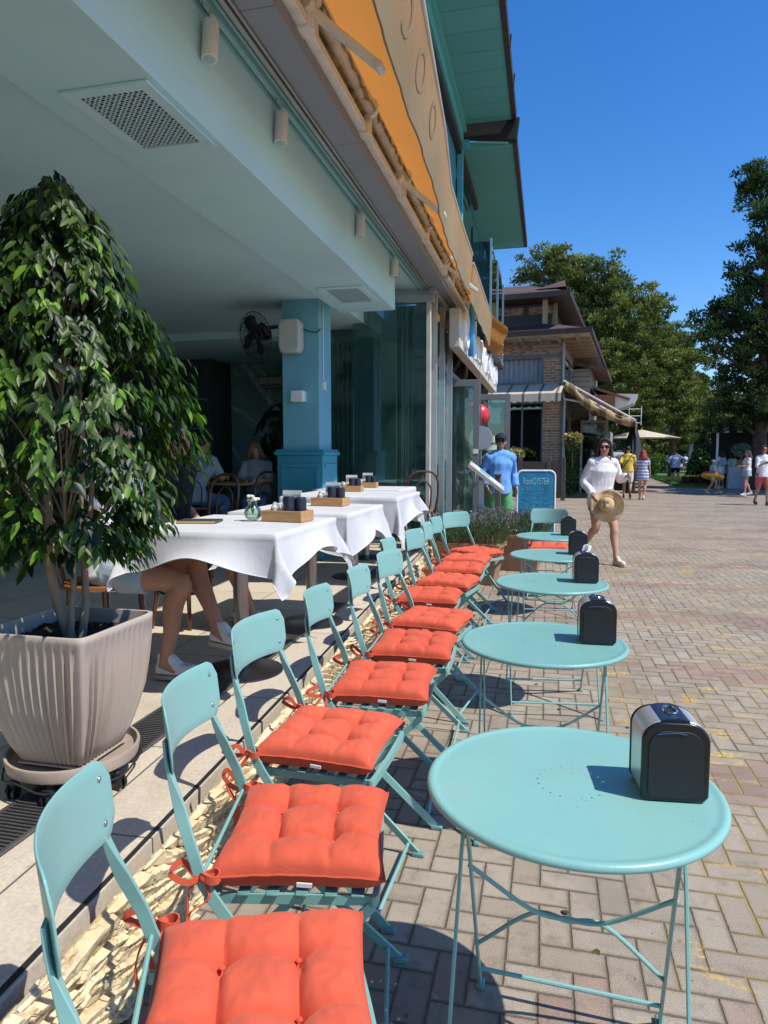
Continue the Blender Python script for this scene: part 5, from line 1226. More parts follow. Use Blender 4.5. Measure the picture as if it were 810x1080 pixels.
# ================================================================== terrace dining tables
def dining(x, y, hx, hy, seed, label_t, label_c, over=.27, base='disc'):
    zt = 1.09
    o = thing('dining_table', label_t, 'table', (x, y, TZ), 0, 'terrace dining tables')
    m = MB(); m.b2((-hx, -hy, .72), (hx, hy, .752)); m.build('tabletop', WOOD_DK, o, bevel=.004)
    m = MB(); m.tube([(0, 0, .015), (0, 0, .72)], .036, 24); m.build('pedestal', STEEL, o)
    m = MB(); m.lathe([(0, .028), (.04, .028), (.17, .016), (.205, .008), (.208, 0), (0, 0)], 48); m.build('base_disc', STEEL_DK, o)
    rr = random.Random(seed); ph = [rr.uniform(0, 6) for _ in range(8)]
    O = over; NX = 72; ax, ay = hx+O, hy+O
    def f(u, v):
        px, py = (2*u-1)*ax, (2*v-1)*ay
        qx, qy = max(-hx, min(hx, px)), max(-hy, min(hy, py)); dx, dy = px-qx, py-qy; t = math.hypot(dx, dy)
        z = zt+.0015*noise.noise(Vector((px*5, py*5, seed)))+.002*math.exp(-((px/.006)**2))*0
        if t < 1e-6: return (px, py, z)
        nx, ny = dx/t, dy/t; an = math.atan2(py, px)
        s = px if abs(dy) > abs(dx) else py
        fold = math.sin(s*11+ph[0])*.6+math.sin(s*21+ph[1])*.25+math.sin(an*7+ph[2])*.4
        corner = min(1, abs(dx)/.1)*min(1, abs(dy)/.1)
        wind = 1+.5*math.sin(an+ph[3])
        out = .006+t*(.13+.17*corner)*wind+fold*.030*(t/O)**1.2
        r_ = .02; drop = t-.012 if t > .03 else t*t*10
        lift = 1-.46*(1-corner)*math.exp(-(s/(.6*(hx if abs(dy) > abs(dx) else hy)))**2)*(t/O)
        drop = max(0, math.sqrt(max(0, t*t-out*out*.6)))*.98*lift; out += (1-lift)*t*.5
        if t < .03: out = t*.8; drop = t*t*12
        lx = .012*math.sin(s*9+ph[4])*(t/O)
        return (qx+nx*out+ny*lx, qy+ny*out-nx*lx, z-drop)
    c = thing('tablecloth', label_c, 'tablecloth', (x, y, .0), 0, 'white tablecloths on the terrace tables')
    m = MB(); m.grid(f, NX, NX); m.build('cloth', CLOTH, c, recalc=False, ang=180)
    m = MB()
    for e in range(4):
        P_ = [f(*[(k/60, 0), (1, k/60), (1-k/60, 1), (0, 1-k/60)][e]) for k in range(61)]; m.tube(P_, .0022, 5)
    m.build('hem', C_WHITE, c)
    return zt
D1 = dining(-1.50, 3.16, .36, .42, 1, 'dining table under white cloth nearest, beside the crossed legs with sneakers', 'white tablecloth with long drooping corner on the nearest terrace table', .205)
dining(-1.50, 4.22, .37, .42, 5, 'dining table under white cloth, second of the terrace tables', 'white tablecloth blown into a point on the second terrace table', .26)
dining(-1.70, 5.95, .50, .50, 8, 'dining table under white cloth, third, before the blue column', 'white tablecloth lifted by the wind on the third terrace table', .31)
dining(-1.90, 7.12, .45, .42, 12, 'dining table under white cloth, farthest, before the glass screen', 'white tablecloth on the farthest terrace table by the glass', .29)
def caddy(x, y, label, rz=0, card=(.3, .45, .6)):
    o = thing('condiment_caddy', label, 'caddy', (x, y, 1.0925), rz, 'wooden condiment caddies on the dining tables')
    m = MB(); w, d, h = .115, .07, .055
    for a, b in (((-w, -d, .004), (w, -d+.01, h)), ((-w, d-.01, .004), (w, d, h)), ((-w, -d+.01, .004), (-w+.01, d-.01, h)), ((w-.01, -d+.01, .004), (w, d-.01, h)), ((-w, -d, 0), (w, d, .004))): m.b2(a, b)
    m.build('box', WOOD, o, smooth=False, bevel=.0015)
    for cx, cy, hh in ((.02, -.02, .115), (.068, .015, .11)):
        m = MB(); m.lathe([(0, .01), (.026, .01), (.03, .03), (.031, hh), (.026, hh+.012), (0, hh+.014)], 16, (cx, cy, 0)); m.build('jar', pm('jar_navy', (.018, .02, .032), .35), o)
    for cx, cy in ((-.06, -.03), (-.03, .03), (-.085, .02)):
        m = MB(); m.lathe([(0, .005), (.016, .005), (.018, .07), (.010, .08), (.009, .092), (0, .094)], 12, (cx, cy, 0)); m.build('shaker', pm('shaker_glass', (.55, .55, .52), .1), o)
    for k in range(3):
        m = MB(); m.box((-.06+.01*k, .0+.02*k, .06), (.035, .012, .05), Matrix.Rotation(.2*k, 3, 'Z')); m.build('sachet', C_WHITE, o)
    m = MB(); m.box((0, .045, .105), (.11, .003, .10), Matrix.Rotation(R(-8), 3, 'X')); cdp = m.build('menu_card', WHITE, o, smooth=False)
    m = MB(); m.box((0, .041, .118), (.10, .001, .03), Matrix.Rotation(R(-8), 3, 'X')); m.box((0, .0385, .090), (.09, .001, .018), Matrix.Rotation(R(-8), 3, 'X')); m.build('picture', pm('card_print_%d' % int(card[0]*100), card, .5, var=.6, vs=40), cdp, smooth=False)
    return o
caddy(-1.30, 3.30, 'wooden condiment caddy with two dark jars on the nearest white table', R(-8), (.35, .42, .5))
caddy(-1.43, 4.42, 'wooden condiment caddy with tall menu card on the second white table', R(-5), (.12, .2, .35))
caddy(-1.83, 6.28, 'wooden condiment caddy on the third white table', R(3), (.4, .25, .2))
caddy(-1.90, 7.15, 'wooden condiment caddy on the farthest white table', R(3), (.2, .2, .25))
def vase(x, y, label):
    o = thing('flower_vase', label, 'vase', (x, y, 1.0925))
    m = MB(); m.lathe([(0, .002), (.022, .002), (.04, .018), (.046, .04), (.04, .062), (.024, .078), (.02, .088), (.026, .096), (.02, .096), (.016, .085), (.02, .078), (.036, .06), (.042, .04), (.036, .02), (0, .01)], 24)
    m.build('bowl', mat_glass('vase_glass', (.86, .93, .88), .12), o)
    m = MB()
    for k in range(11):
        a = k*2.4; r = .006+.026*math.sqrt(k/11); p = Vector((r*math.cos(a), r*math.sin(a), .115+.012*math.sin(k*2)))
        m.ell(p, (.010, .010, .008), nu=8, nv=5); 
    m.build('flowers', pm('petal_white', (.75, .74, .62), .7, var=.2), o)
    m = MB()
    for k in range(8):
        a = k*2.4; r = .022; m.tube([(0, 0, .03), (r*math.cos(a), r*math.sin(a), .108)], .0015, 4)
    m.build('stems', pm('stem_green', (.08, .16, .03), .6), o)
vase(-1.475, 3.26, 'small round glass vase of white flowers on the nearest white table')
o = thing('notebook_menu', 'dark menu folder lying flat on the left of the nearest white table', 'menu', (-1.70, 3.12, 1.0925), R(12))
m = MB(); m.b2((-.10, -.07, 0), (.10, .07, .012)); m.build('cover', pm('menu_dark', (.05, .05, .05), .5), o, bevel=.002)
m = MB(); m.b2((-.097, -.072, .002), (.097, .067, .010)); m.build('pages', pm('menu_gold', (.5, .38, .12), .6), o)

# bentwood chair
def bentwood(label, x, y, rz, z=TZ):
    o = thing('bentwood_chair', label, 'chair', (x, y, z), rz, 'brown bentwood chairs on the terrace')
    m = MB(); m.lathe([(0, .452), (.17, .452), (.20, .462), (.21, .455), (.21, .438), (.19, .43), (0, .43)], 32); m.build('seat', WOOD_SEAT, o)
    for a in (35, 145, 218, 322):
        c, s = math.cos(R(a)), math.sin(R(a)); k = 1.22 if a < 180 else 1.28
        m = MB(); m.tube([(c*.175, s*.175, .44), (c*.19, s*.19, .2), (c*.175*k, s*.175*k, 0)], [.017, .015, .011], 8); m.build('leg', WOOD_DK, o)
    m = MB(); m.tube(spline([(-.165, -.15, .43), (-.185, -.185, .62), (-.18, -.215, .80), (-.12, -.235, .90), (0, -.245, .925), (.12, -.235, .90), (.18, -.215, .80), (.185, -.185, .62), (.165, -.15, .43)], 5), .0135, 8); m.build('back_hoop', WOOD_DK, o)
    m = MB(); m.tube(spline([(-.085, -.18, .44), (-.10, -.20, .60), (-.09, -.22, .74), (0, -.232, .81), (.09, -.22, .74), (.10, -.20, .60), (.085, -.18, .44)], 5), .010, 8); m.build('inner_hoop', WOOD_DK, o)
    m = MB(); m.tube([(.155*math.cos(2*PI*k/24), .155*math.sin(2*PI*k/24), .22) for k in range(25)], .008, 6); m.build('ring_stretcher', WOOD_DK, o)
    return o
bentwood('bentwood chair holding the seated person behind the potted tree', -2.20, 3.05, R(-90))
bentwood('bentwood chair holding the seated person on the far side of the nearest table', -2.30, 4.0, R(-88))
p = gp(248, 575, TZ); 
bentwood('bentwood chair with double hoop back left of the column, nearer of two', -3.05, 5.75, R(160))
bentwood('bentwood chair with double hoop back left of the column, farther of two', -3.15, 6.9, R(150))
bentwood('bentwood chair with tall back before the glass screen at right', -1.50, 8.05, R(25))
bentwood('bentwood chair at the back under the man in grey tee', -4.35, 7.9, R(20))
bentwood('bentwood chair at the back under the fair haired youth', -4.05, 9.1, R(200))
o = thing('back_table', 'small dark table between the two people at the back', 'table', (-4.2, 8.5, TZ))
m = MB(); m.b2((-.35, -.3, .72), (.35, .3, .75)); m.build('tabletop', WOOD, o); m = MB(); m.tube([(0, 0, .02), (0, 0, .72)], .04); m.lathe([(0, .02), (.2, .01), (.2, 0)], 20); m.build('pedestal', BLACK_M, o)

# ================================================================== potted ficus
pf = thing('potted_ficus', 'dense weeping fig tree in a square ribbed taupe pot at the left', 'potted tree', (-1.545, 1.94, TZ+.095))
POT = pm('ribbed_taupe_plastic', (.45, .375, .31), .6, var=.06, vs=4, bump=.1, bs=200, bd=.0008, dirt=.08)
def potring(hw, z, rib, n=200, cr=.10):
    out = []
    for k in range(n):
        a = 2*PI*k/n+PI/4; c, s = math.cos(a), math.sin(a)
        e = .16; q = (abs(c)**(2/e)+abs(s)**(2/e))**(-e/2); x, y = c*q, s*q
        # ribs run down each side
        t = (x if abs(y) > abs(x) else y); r_ = 1+rib*(math.cos(t*PI*13)*.5-.5)*(1 if abs(t) < .93 else 0)
        out.append(Vector((hw*x*r_, hw*y*r_, z)))
    return out
prof = [(.100, 0, .0), (.120, .012, .03), (.141, .06, .05), (.163, .13, .045), (.180, .20, .04), (.191, .28, .035), (.1985, .36, .03), (.2005, .415, .02), (.201, .428, .0), (.202, .447, 0), (.198, .450, 0), (.190, .449, 0), (.188, .43, 0), (.186, .40, 0)]
m = MB(); m.loft([potring(h, z, r_*2.1) for h, z, r_ in prof], cap=False); m.build('pot', POT, pf, recalc=False, ang=70)
m = MB(); m.grid(lambda u, v: ((u-.5)*.37, (v-.5)*.37, .395+.02*noise.noise(Vector((u*9, v*9, 1)))+.012*noise.noise(Vector((u*30, v*30, 2)))), 40, 40); m.build('soil', SOIL, pf, recalc=False)
m = MB(); m.b2((-.12, -.12, 0), (.12, .12, .004)); m.build('pot_base', POT, pf)
def crownR(z):      # crown radius over height above the ground
    pr = [(1.10, .0), (1.13, .20), (1.20, .31), (1.32, .395), (1.48, .42), (1.62, .395), (1.75, .32), (1.9, .25), (2.05, .19), (2.2, .12), (2.31, .02)]
    for (a, b), (c, d) in zip(pr[:-1], pr[1:]):
        if a <= z <= c: return b+(d-b)*(z-a)/(c-a)
    return 0
base = Vector((-1.545, 1.94, TZ+.095))
m = MB(); stems = [((.0, .01), (-.035, -.01), (-.05, -.02), (-.04, -.03)), ((.03, .02), (.045, .03), (.05, .02), (.07, .04)), ((.015, -.02), (.03, -.02), (.055, -.03), (.10, -.05))]
for k, st in enumerate(stems):
    pts = [(st[0][0], st[0][1], .38), (st[1][0], st[1][1], .52), (st[2][0], st[2][1], .68), (st[3][0], st[3][1], .85), (st[3][0]*1.2, st[3][1], 1.2), (st[3][0]*.7, 0, 1.6)]
    sp = spline(pts, 5); r0 = (.021, .014, .012)[k]
    m.tube([p+Vector((.004*noise.noise(p*18), .004*noise.noise(p*18+Vector((9, 0, 0))), 0)) for p in sp], [r0*(1-.75*i/len(sp)) for i in range(len(sp))], 10)
tips = []
for k in range(820):
    z = NR.uniform(1.14, 2.3) if k > 60 else NR.uniform(1.12, 1.28); rmax = crownR(z)
    if rmax < .02: continue
    a = NR.uniform(0, 2*PI); rr = rmax*(NR.uniform(.25, 1)**.42)*(1+.13*math.sin(a*3+z*7)+.09*math.sin(a*7+z*11)+.30*noise.noise(Vector((math.cos(a)*1.8, math.sin(a)*1.8, z*5))))
    tips.append(Vector((rr*math.cos(a)+.0, rr*math.sin(a), z-base.z)))
for i, t_ in enumerate(tips):
    if i % 14 == 0:
        a = Vector((0, 0, max(.62, t_.z-.30-.3*math.hypot(t_.x, t_.y)))); mid = a.lerp(t_, .55)+Vector((0, 0, .06)); m.tube(spline([a, mid, t_], 4), [.0038*(1-.75*q_/8) for q_ in range(9)], 5)
m.build('trunk', BARK, pf)
C, T, N, L, Wd, tone = [], [], [], [], [], []
for t_ in tips:
    ro = Vector((t_.x, t_.y, 0)); ro = ro.normalized() if ro.length > .02 else Vector((1, 0, 0))
    sd_ = Vector((-ro.y, ro.x, 0)); nl = int(NR.integers(8, 13)); young = NR.random() < .22; ln = NR.uniform(.06, .14)
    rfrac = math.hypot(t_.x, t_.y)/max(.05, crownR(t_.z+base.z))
    for q_ in range(nl):
        f = q_/nl; c = t_+ro*ln*(f-.5)+Vector((0, 0, -.5*ln*f*f))+Vector(NR.normal(0, .010, 3)); s = 1 if q_ % 2 else -1
        d = ro*(.30+.3*f)+sd_*s*NR.uniform(.15, .8)+Vector((0, 0, -NR.uniform(.55, 1.25))); d.normalize()
        up = (ro*.8+Vector((0, 0, .75))+Vector(NR.normal(0, .28, 3)))
        C.append(c); T.append(d); N.append(up); l = NR.uniform(.036, .068); L.append(l); Wd.append(l*NR.uniform(.33, .43))
        tn = min(1, max(0, NR.normal(.20, .14)+(.55 if young and f > .4 else 0)-(.25 if rfrac < .6 else 0))); tone.append(tn)  # inner leaves darkened: shade inside the crown painted into their tone
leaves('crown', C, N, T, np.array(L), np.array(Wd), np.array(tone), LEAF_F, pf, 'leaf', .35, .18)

pc = thing('plant_caddy', 'round wheeled saucer carrying the ribbed pot', 'plant trolley', (-1.545, 1.94, TZ))
m = MB(); m.lathe([(0, .082), (.17, .082), (.195, .092), (.202, .118), (.210, .118), (.212, .112), (.205, .078), (.185, .066), (0, .066)], 64); m.build('tray', pm('saucer_taupe', (.40, .32, .25), .6, var=.12, dirt=.3), pc)
m = MB(); m.tube([(.215*math.cos(2*PI*k/48), .215*math.sin(2*PI*k/48), .062+.012*math.sin(k*PI/4)) for k in range(49)], .0035, 6); m.build('wire_ring', BLACK_M, pc)
for k, a in enumerate((-75, -10, 55, 125, 190, 240)):
    c, s = .195*math.cos(R(a)), .195*math.sin(R(a))
    m = MB(); m.tube([(c*.9, s*.9, .07), (c, s, .045)], .008); m.box((c, s, .046), (.03, .022, .02)); m.build('fork', BLACK_M, pc)
    m = MB(); ax = Vector((-s, c, 0)).normalized()*.011; ax2 = Vector((math.cos(k*1.3), math.sin(k*1.3), 0))*.011
    for off in (-.9, .9): m.tube([Vector((c, s, .0255))+ax2*(off-.45), Vector((c, s, .0255))+ax2*(off+.45)], .025, 20)
    m.build('wheel', BLACK, pc, bevel=.002)

# monstera at the back
mo = thing('monstera_plant', 'dark leafy monstera plant against the back wall', 'plant', (-3.75, 9.6, TZ))
m = MB(); m.lathe([(0, 0), (.16, 0), (.2, .4), (.18, .4), (.17, .36), (0, .36)], 24); m.build('pot', BLACK_M, mo)
m = MB(); ml = []
for k in range(13):
    a = k*2.4; r = .25+.45*NR.random(); tip = Vector((r*math.cos(a), r*math.sin(a)*.6, .95+.95*NR.random()-.4*r)); m.tube(spline([(0, 0, .36), tip*.5+Vector((0, 0, .4)), tip], 4), .009, 5); ml.append((tip, a))
m.build('stems', pm('monstera_stem', (.02, .05, .02), .6), mo)
m = MB()
for tip, a in ml:
    q = Matrix.Rotation(a, 3, 'Z') @ Matrix.Rotation(R(55), 3, 'Y'); K = 28; sz = .22+.07*NR.random()
    out = []
    for k in range(K+1):
        t = -PI*.92+2*PI*.92*k/K; r = sz*(1-.25*math.cos(t)*-1)*(1 if k % 4 else .45); out.append(tip+q @ Vector((r*math.cos(t)*1.1, r*math.sin(t)*.85, -.12*r)))
    m.add([tip]+out, [(0, k+1, k+2) for k in range(K)])
m.build('leaves', pm('monstera_leaf', (.012, .035, .02), .35, var=.3), mo, recalc=False)
# ================================================================== things beside the tables
# lavender planters
def planter(label, x, y, wx, wy, h_, rz=0):
    o = thing('lavender_planter', label, 'planter', (x, y, 0), rz, 'planters at the end of the chair row')
    m = MB(); a, b = wx/2, wy/2
    def rg(k, z): return [V((sx_*a*k, sy_*b*k, z)) for sx_, sy_ in ((-1, -1), (1, -1), (1, 1), (-1, 1))]
    m.loft([rg(.82, 0), rg(1, h_-.05), rg(1.06, h_-.05), rg(1.06, h_), rg(.96, h_), rg(.95, h_-.06)], cap=False); m.quad(*rg(.95, h_-.06)); m.build('box', TERRA, o, smooth=False, bevel=.008)
    n = 2600; C = np.column_stack([NR.uniform(-a, a, n)*1.15, NR.uniform(-b, b, n)*1.1, h_+NR.uniform(-.02, .22, n)]); k = NR.uniform(.7, 1.2, n)
    T = np.column_stack([C[:, 0]*1.2+NR.normal(0, .25, n), C[:, 1]*1.2+NR.normal(0, .25, n), NR.uniform(.5, 1.2, n)])
    leaves('foliage', C, rdir(n), T, .075*k, .009*k, NR.uniform(0, 1, n), LEAF_LAV, o, 'leaf')
    n = 150; C = np.column_stack([NR.uniform(-a, a, n)*1.3, NR.uniform(-b, b, n)*1.25, h_+NR.uniform(.18, .32, n)]); C3 = np.repeat(C, 9, 0)+NR.normal(0, 1, (n*9, 3))*np.array([.007, .007, .026])
    leaves('flowers', C3, rdir(n*9), rdir(n*9), .020, .011, NR.uniform(0, 1, n*9), FLOW_LAV, o, 'leaf')
    m = MB()
    for c in C[::1]: m.tube([(c[0]*.75, c[1]*.75, h_+.08), tuple(c)], .0016, 3)
    m.build('stalks', pm('stalk_green', (.12, .17, .08), .8), o); return o
planter('terracotta box planter of lavender at the end of the chair row', -.86, 7.75, .75, .42, .46, R(-8))
planter('second terracotta box planter of lavender, behind and right of the first', -.42, 8.75, .80, .42, .46, R(-6))

# chalkboard
cb_ = pt(565, 528, 11.0); ck = thing('chalkboard', 'white framed blue chalkboard with menu writing standing on the pavement', 'chalkboard', (cb_.x, cb_.y, 0), R(8))
bw, bh = .60, 1.22
def rrect(w, z0_, z1, r, n=6):
    P_ = [(-w, z0_)]
    for k in range(n+1): a = PI-PI/2*k/n; P_.append((-w+r+r*math.cos(a), z1-r+r*math.sin(a)))
    for k in range(n+1): a = PI/2-PI/2*k/n; P_.append((w-r+r*math.cos(a), z1-r+r*math.sin(a)))
    P_.append((w, z0_)); return P_
m = MB(); rp = rrect(.30, .05, 1.20, .09); m.tube([(a, 0, b) for a, b in rp], .017, 10); m.tube([(-.3, 0, .12), (.3, 0, .12)], .014); m.build('frame', pm('frame_white', (.75, .75, .76), .4), ck)
for s in (-1, 1): m = MB(); m.tube([(s*.28, .02, 1.1), (s*.28, .4, .02)], .012); m.build('prop_leg', pm('frame_white', (.75, .75, .76), .4), ck)
BL = pm('chalkboard_blue', (.012, .20, .36), .6, var=.35, vs=5, dirt=.2)
m = MB(); m.prism(rrect(.285, .12, 1.185, .08), -.006, .006, 'y'); m.build('board', BL, ck, smooth=False)
chalk = pm('chalk', (.30, .60, .70), .9, var=.3, vs=30)
def text(body, size, loc, mat, parent, rot=(R(90), 0, 0), name='lettering', ext=.001, sx=1, off=0):
    cu = bpy.data.curves.new(name, 'FONT'); cu.body = body; cu.size = size; cu.align_x = 'CENTER'; cu.extrude = ext; cu.offset = off
    t_ = bpy.data.objects.new(name, cu); cu.materials.append(mat); col.objects.link(t_); dg = bpy.context.evaluated_depsgraph_get(); dg.update(); me = bpy.data.meshes.new_from_object(t_.evaluated_get(dg)); bpy.data.objects.remove(t_)
    o = bpy.data.objects.new(name, me); col.objects.link(o); o.parent = parent; o.location = loc; o.rotation_euler = rot; o.scale = (sx, 1, 1); return o
text('RockOYSTER', .155, (0, -.009, .98), chalk, ck, sx=.47)
m = MB(); rr = random.Random(4)
for row in range(9):
    z = .90-.075*row; x = -.24
    while x < .22:
        ln = rr.uniform(.02, .06)
        if rr.random() < .75:
            pts = [(x+ln*k/4, -.0085, z+rr.uniform(-.010, .010)) for k in range(5)]; m.tube(pts, .0022, 4)
        x += ln+rr.uniform(.012, .05)
m.build('chalk_lines', chalk, ck)

# menu stand
ms = pt(510, 520, 8.9); mt = thing('menu_stand', 'slanted menu display board on a grey post beside the doors', 'menu stand', (ms.x-.03, ms.y, 0), R(8))
m = MB(); m.b2((-.035, -.03, 0), (.035, .03, 1.12)); m.b2((-.16, -.12, 0), (.16, .12, .015)); m.build('post', GREY_MET, mt, smooth=False, bevel=.004)
m = MB(); q = Matrix.Rotation(R(38), 3, 'Y') @ Matrix.Rotation(R(6), 3, 'X'); m.box((.06, 0, 1.16), (.56, .42, .05), q); m.build('panel', pm('menu_stand_beige', (.50, .46, .38), .5), mt, bevel=.004)
m = MB(); m.box(V((.06, 0, 1.16))+q @ V((0, 0, .027)), (.48, .35, .003), q); m.build('menu_sheet', pm('sheet_pale', (.62, .66, .72), .4, var=.25, vs=14), mt, smooth=False)
m = MB(); m.box(V((.06, 0, 1.16))+q @ V((-.04, .0, .030)), (.16, .2, .002), q); m.build('picture', pm('sheet_blue', (.12, .32, .55), .5, var=.5, vs=20), mt, smooth=False)
m = MB(); m.b2((-.28, .55, 0), (-.20, .63, 1.0)); 
o = thing('barrier_post', 'short dark wooden post standing behind the menu stand', 'post', (ms.x+.12, ms.y+.9, 0)); m = MB(); m.b2((-.04, -.04, 0), (.04, .04, 1.15)); m.b2((-.05, -.05, 1.15), (.05, .05, 1.18)); m.build('shaft', WOOD_GREY, o, smooth=False, bevel=.006)

# white speckled stone pot by the doors
p = gp(487, 556, 0); o = thing('stone_pot', 'white speckled stone pot on the ground by the glass doors', 'pot', (-1.25, 10.6, 0))
m = MB(); m.lathe([(0, 0), (.13, 0), (.17, .1), (.19, .35), (.16, .52), (.19, .58), (.16, .6), (.14, .54), (0, .5)], 28); m.build('body', pm('speckled', (.62, .60, .58), .9, var=.5, vs=60, bump=1, bs=40, bd=.01), o)
m = MB(); m.lathe([(0, .50), (.15, .51), (.15, .52), (0, .52)], 24); m.build('soil', SOIL, o)

# giant ice-cream cone figure, round sign and balloons at the shop door
cp_ = pt(519, 478, 13.2); o = thing('ice_cream_figure', 'tall model ice cream cone with red syrup stripes at the shop door', 'shop display', (cp_.x, cp_.y, 0))
m = MB(); m.lathe([(0, .35), (.05, .35), (.20, 1.15), (.23, 1.2), (.19, 1.24), (0, 1.24)], 24); m.build('cone', pm('waffle', (.46, .27, .12), .7, var=.3, vs=20), o)
m = MB(); m.lathe([(.19, 1.22), (.25, 1.27), (.22, 1.36), (.25, 1.40), (.18, 1.52), (.20, 1.56), (.11, 1.70), (.03, 1.84), (0, 1.86)], 28); m.build('ice_cream', mat_stripes('ice_cream_stripes', (.72, .70, .66), (.50, .03, .04), .17, 'Z', .68), o)
m = MB(); m.tube([(0, 0, 0), (0, 0, .36)], .03); m.lathe([(0, 0), (.25, 0), (.25, .04), (0, .05)], 24); m.build('stand', BLACK_M, o)
cp_ = pt(507, 462, 11.6); o = thing('round_sign', 'blank round grey sign disc hanging by the shop door', 'sign', (cp_.x, cp_.y, cp_.z))
q = (Vector((0, 0, HC))-cp_).normalized().to_track_quat('Z', 'Y').to_matrix()
m = MB(); m.tube([q @ V((0, 0, .02)), q @ V((0, 0, -.02))], .20, 40); m.build('disc', pm('disc_grey', (.36, .38, .42), .5), o, bevel=.004)
m = MB(); m.tube([(0, 0, .18), (-.02, 0, 1.05)], .008); m.tube([(0, 0, -.18), (0, 0, -1.60)], .015); m.build('rod', GREY_DK, o)
for px, py, d, r_, lb in ((499, 433, 11.8, .14, 'red round balloon at left by the shop door'), (506, 438, 12.0, .17, 'red and white balloon behind the round sign disc'), (478, 435, 12.2, .16, 'pinkish red balloon seen through the door glass')):
    b_ = pt(px, py, d); o = thing('balloon', lb, 'balloon', b_, 0, 'red balloons by the shop door')
    m = MB(); m.ell((0, 0, 0), (r_, r_, r_*1.15), nu=20, nv=14); m.build('skin', pm('balloon_red', (.62, .035, .05), .3), o)
    m = MB(); m.tube(spline([(0, 0, -r_*1.1), (.02, 0, -r_*1.8), (0, 0, -r_*3)]), .003, 4); m.build('string', WHITE, o)
# ================================================================== brick house beyond
hz = thing('brick_house', 'two storey brick house with brown tiled roofs and striped awning over its window', 'house', gp(590, 525, 0), R(-7))
BRICK = mat_brick('tan_bricks', (.36, .24, .15), (.22, .13, .085), (.42, .36, .29), .30, .095, .014)
PATT = mat_brick('patterned_frieze', (.42, .27, .21), (.09, .05, .05), (.30, .24, .2), .16, .06, .012)
ROOF = mat_planks('brown_shingles', (.115, .07, .058), .32, 'Y', .25, .8, .08)
GREYB = pm('grey_blue_timber', (.12, .14, .16), .6, var=.2, vs=4)
# local: x<0 is left along the front, y>0 back along the side
m = MB()
for a, b in (((-.62, 0, 0), (0, .25, 4.9)), ((-4.9, 0, 0), (-2.0, .25, 1.6)), ((-2.0, .02, 0), (-.62, .25, 1.25)), ((-4.9, 0, 3.35), (-.62, .25, 3.95))): m.b2(a, b)
m.b2((-.25, .25, 0), (0, 8, 4.9)); m.build('brick_wall', BRICK, hz, smooth=False)
m = MB(); m.b2((-4.9, .3, 1.2), (-.62, .35, 5)); m.build('dark_interior', pm('house_dark', (.01, .01, .012), .5), hz, smooth=False)
m = MB()
for x in (-2.05, -1.38, -.68): m.b2((x, .05, 1.25), (x+.06, .16, 3.35))
m.b2((-4.9, .05, 3.28), (-.62, .17, 3.36)); m.b2((-2.05, -.02, 1.18), (-.6, .2, 1.26)); m.build('window_frame', GREYB, hz, smooth=False)
m = MB(); m.b2((-4.9, .10, 1.25), (-.62, .11, 3.3)); m.build('window_pane', GLASS_D, hz, smooth=False)
m = MB(); m.grid(lambda u, v: (-4.9+4.2*u, .20+.04*math.sin(u*150), 3.98+.87*v), 400, 2); m.build('curtain', pm('curtain_grey', (.30, .34, .40), .8, var=.15), hz, recalc=False)
m = MB(); m.b2((-4.9, -.03, 3.93), (-.6, .2, 4.03)); m.b2((-4.9, -.03, 4.84), (.03, .2, 4.97)); m.b2((-.70, -.02, 4.03), (-.62, .2, 4.84)); m.b2((-.02, -.04, 0), (.10, .08, 4.97)); m.b2((.0, 2.2, 0), (.07, 2.35, 4.9)); m.b2((0, .0, 3.0), (.06, 8, 3.15)); m.build('timber_trim', GREYB, hz, smooth=False)
m = MB(); m.b2((-4.9, -.01, 4.97), (.02, .22, 5.42)); m.b2((.0, .22, 4.97), (.03, 8, 5.42)); m.build('frieze', PATT, hz, smooth=False)
m = MB(); m.b2((.01, .9, 3.3), (.03, 2.0, 4.7)); m.b2((.01, 2.6, 3.3), (.03, 4.0, 4.7)); m.b2((.01, .6, 1.0), (.03, 2.1, 2.9)); m.build('side_window', GLASS_D, hz, smooth=False)
m = MB(); m.b2((-4.9, -1.0, 5.42), (.95, 9, 5.50)); m.build('lower_soffit', pm('soffit_cream', (.36, .32, .26), .7, var=.2), hz, smooth=False)
m = MB()
for i in range(9): m = MB(); m.box((-4.4+.62*i, -.5, 5.36), (.09, .95, .12)); m.build('rafter', pm('rafter_tan', (.26, .20, .14), .7), hz, smooth=False)
for i in range(11): m = MB(); m.box((.5, -.3+.8*i, 5.36), (.9, .09, .12)); m.build('rafter', pm('rafter_tan', (.26, .20, .14), .7), hz, smooth=False)
def hip(m, x0, x1, y0_, y1_, z0_, ins, rise, th=.13):
    a = [(x0, y0_, z0_), (x1, y0_, z0_), (x1, y1_, z0_), (x0, y1_, z0_)]; b = [(x0, y0_+ins, z0_+rise), (x1-ins, y0_+ins, z0_+rise), (x1-ins, y1_-ins, z0_+rise), (x0, y1_-ins, z0_+rise)]
    for i in (0, 1): m.quad(a[i], a[i+1], b[i+1], b[i])
    m.quad(*b)
m = MB(); hip(m, -4.9, 1.0, -1.05, 9, 5.58, 1.25, .42); m.build('lower_roof', ROOF, hz, smooth=False)
m = MB(); m.b2((-4.9, -1.08, 5.46), (1.04, -1.0, 5.62)); m.b2((.97, -1.0, 5.46), (1.04, 9, 5.62)); m.build('fascia', BROWN, hz, smooth=False)
m = MB(); m.b2((-4.9, .25, 5.95), (-.45, 6.5, 6.75)); m.build('upper_wall', pm('upper_wall_dark', (.05, .05, .055), .7), hz, smooth=False)
m = MB()
for i in range(4): m.b2((-4.35+1.05*i, .235, 6.40), (-3.5+1.05*i, .248, 6.66))
m.build('upper_frieze', PATT, hz, smooth=False)
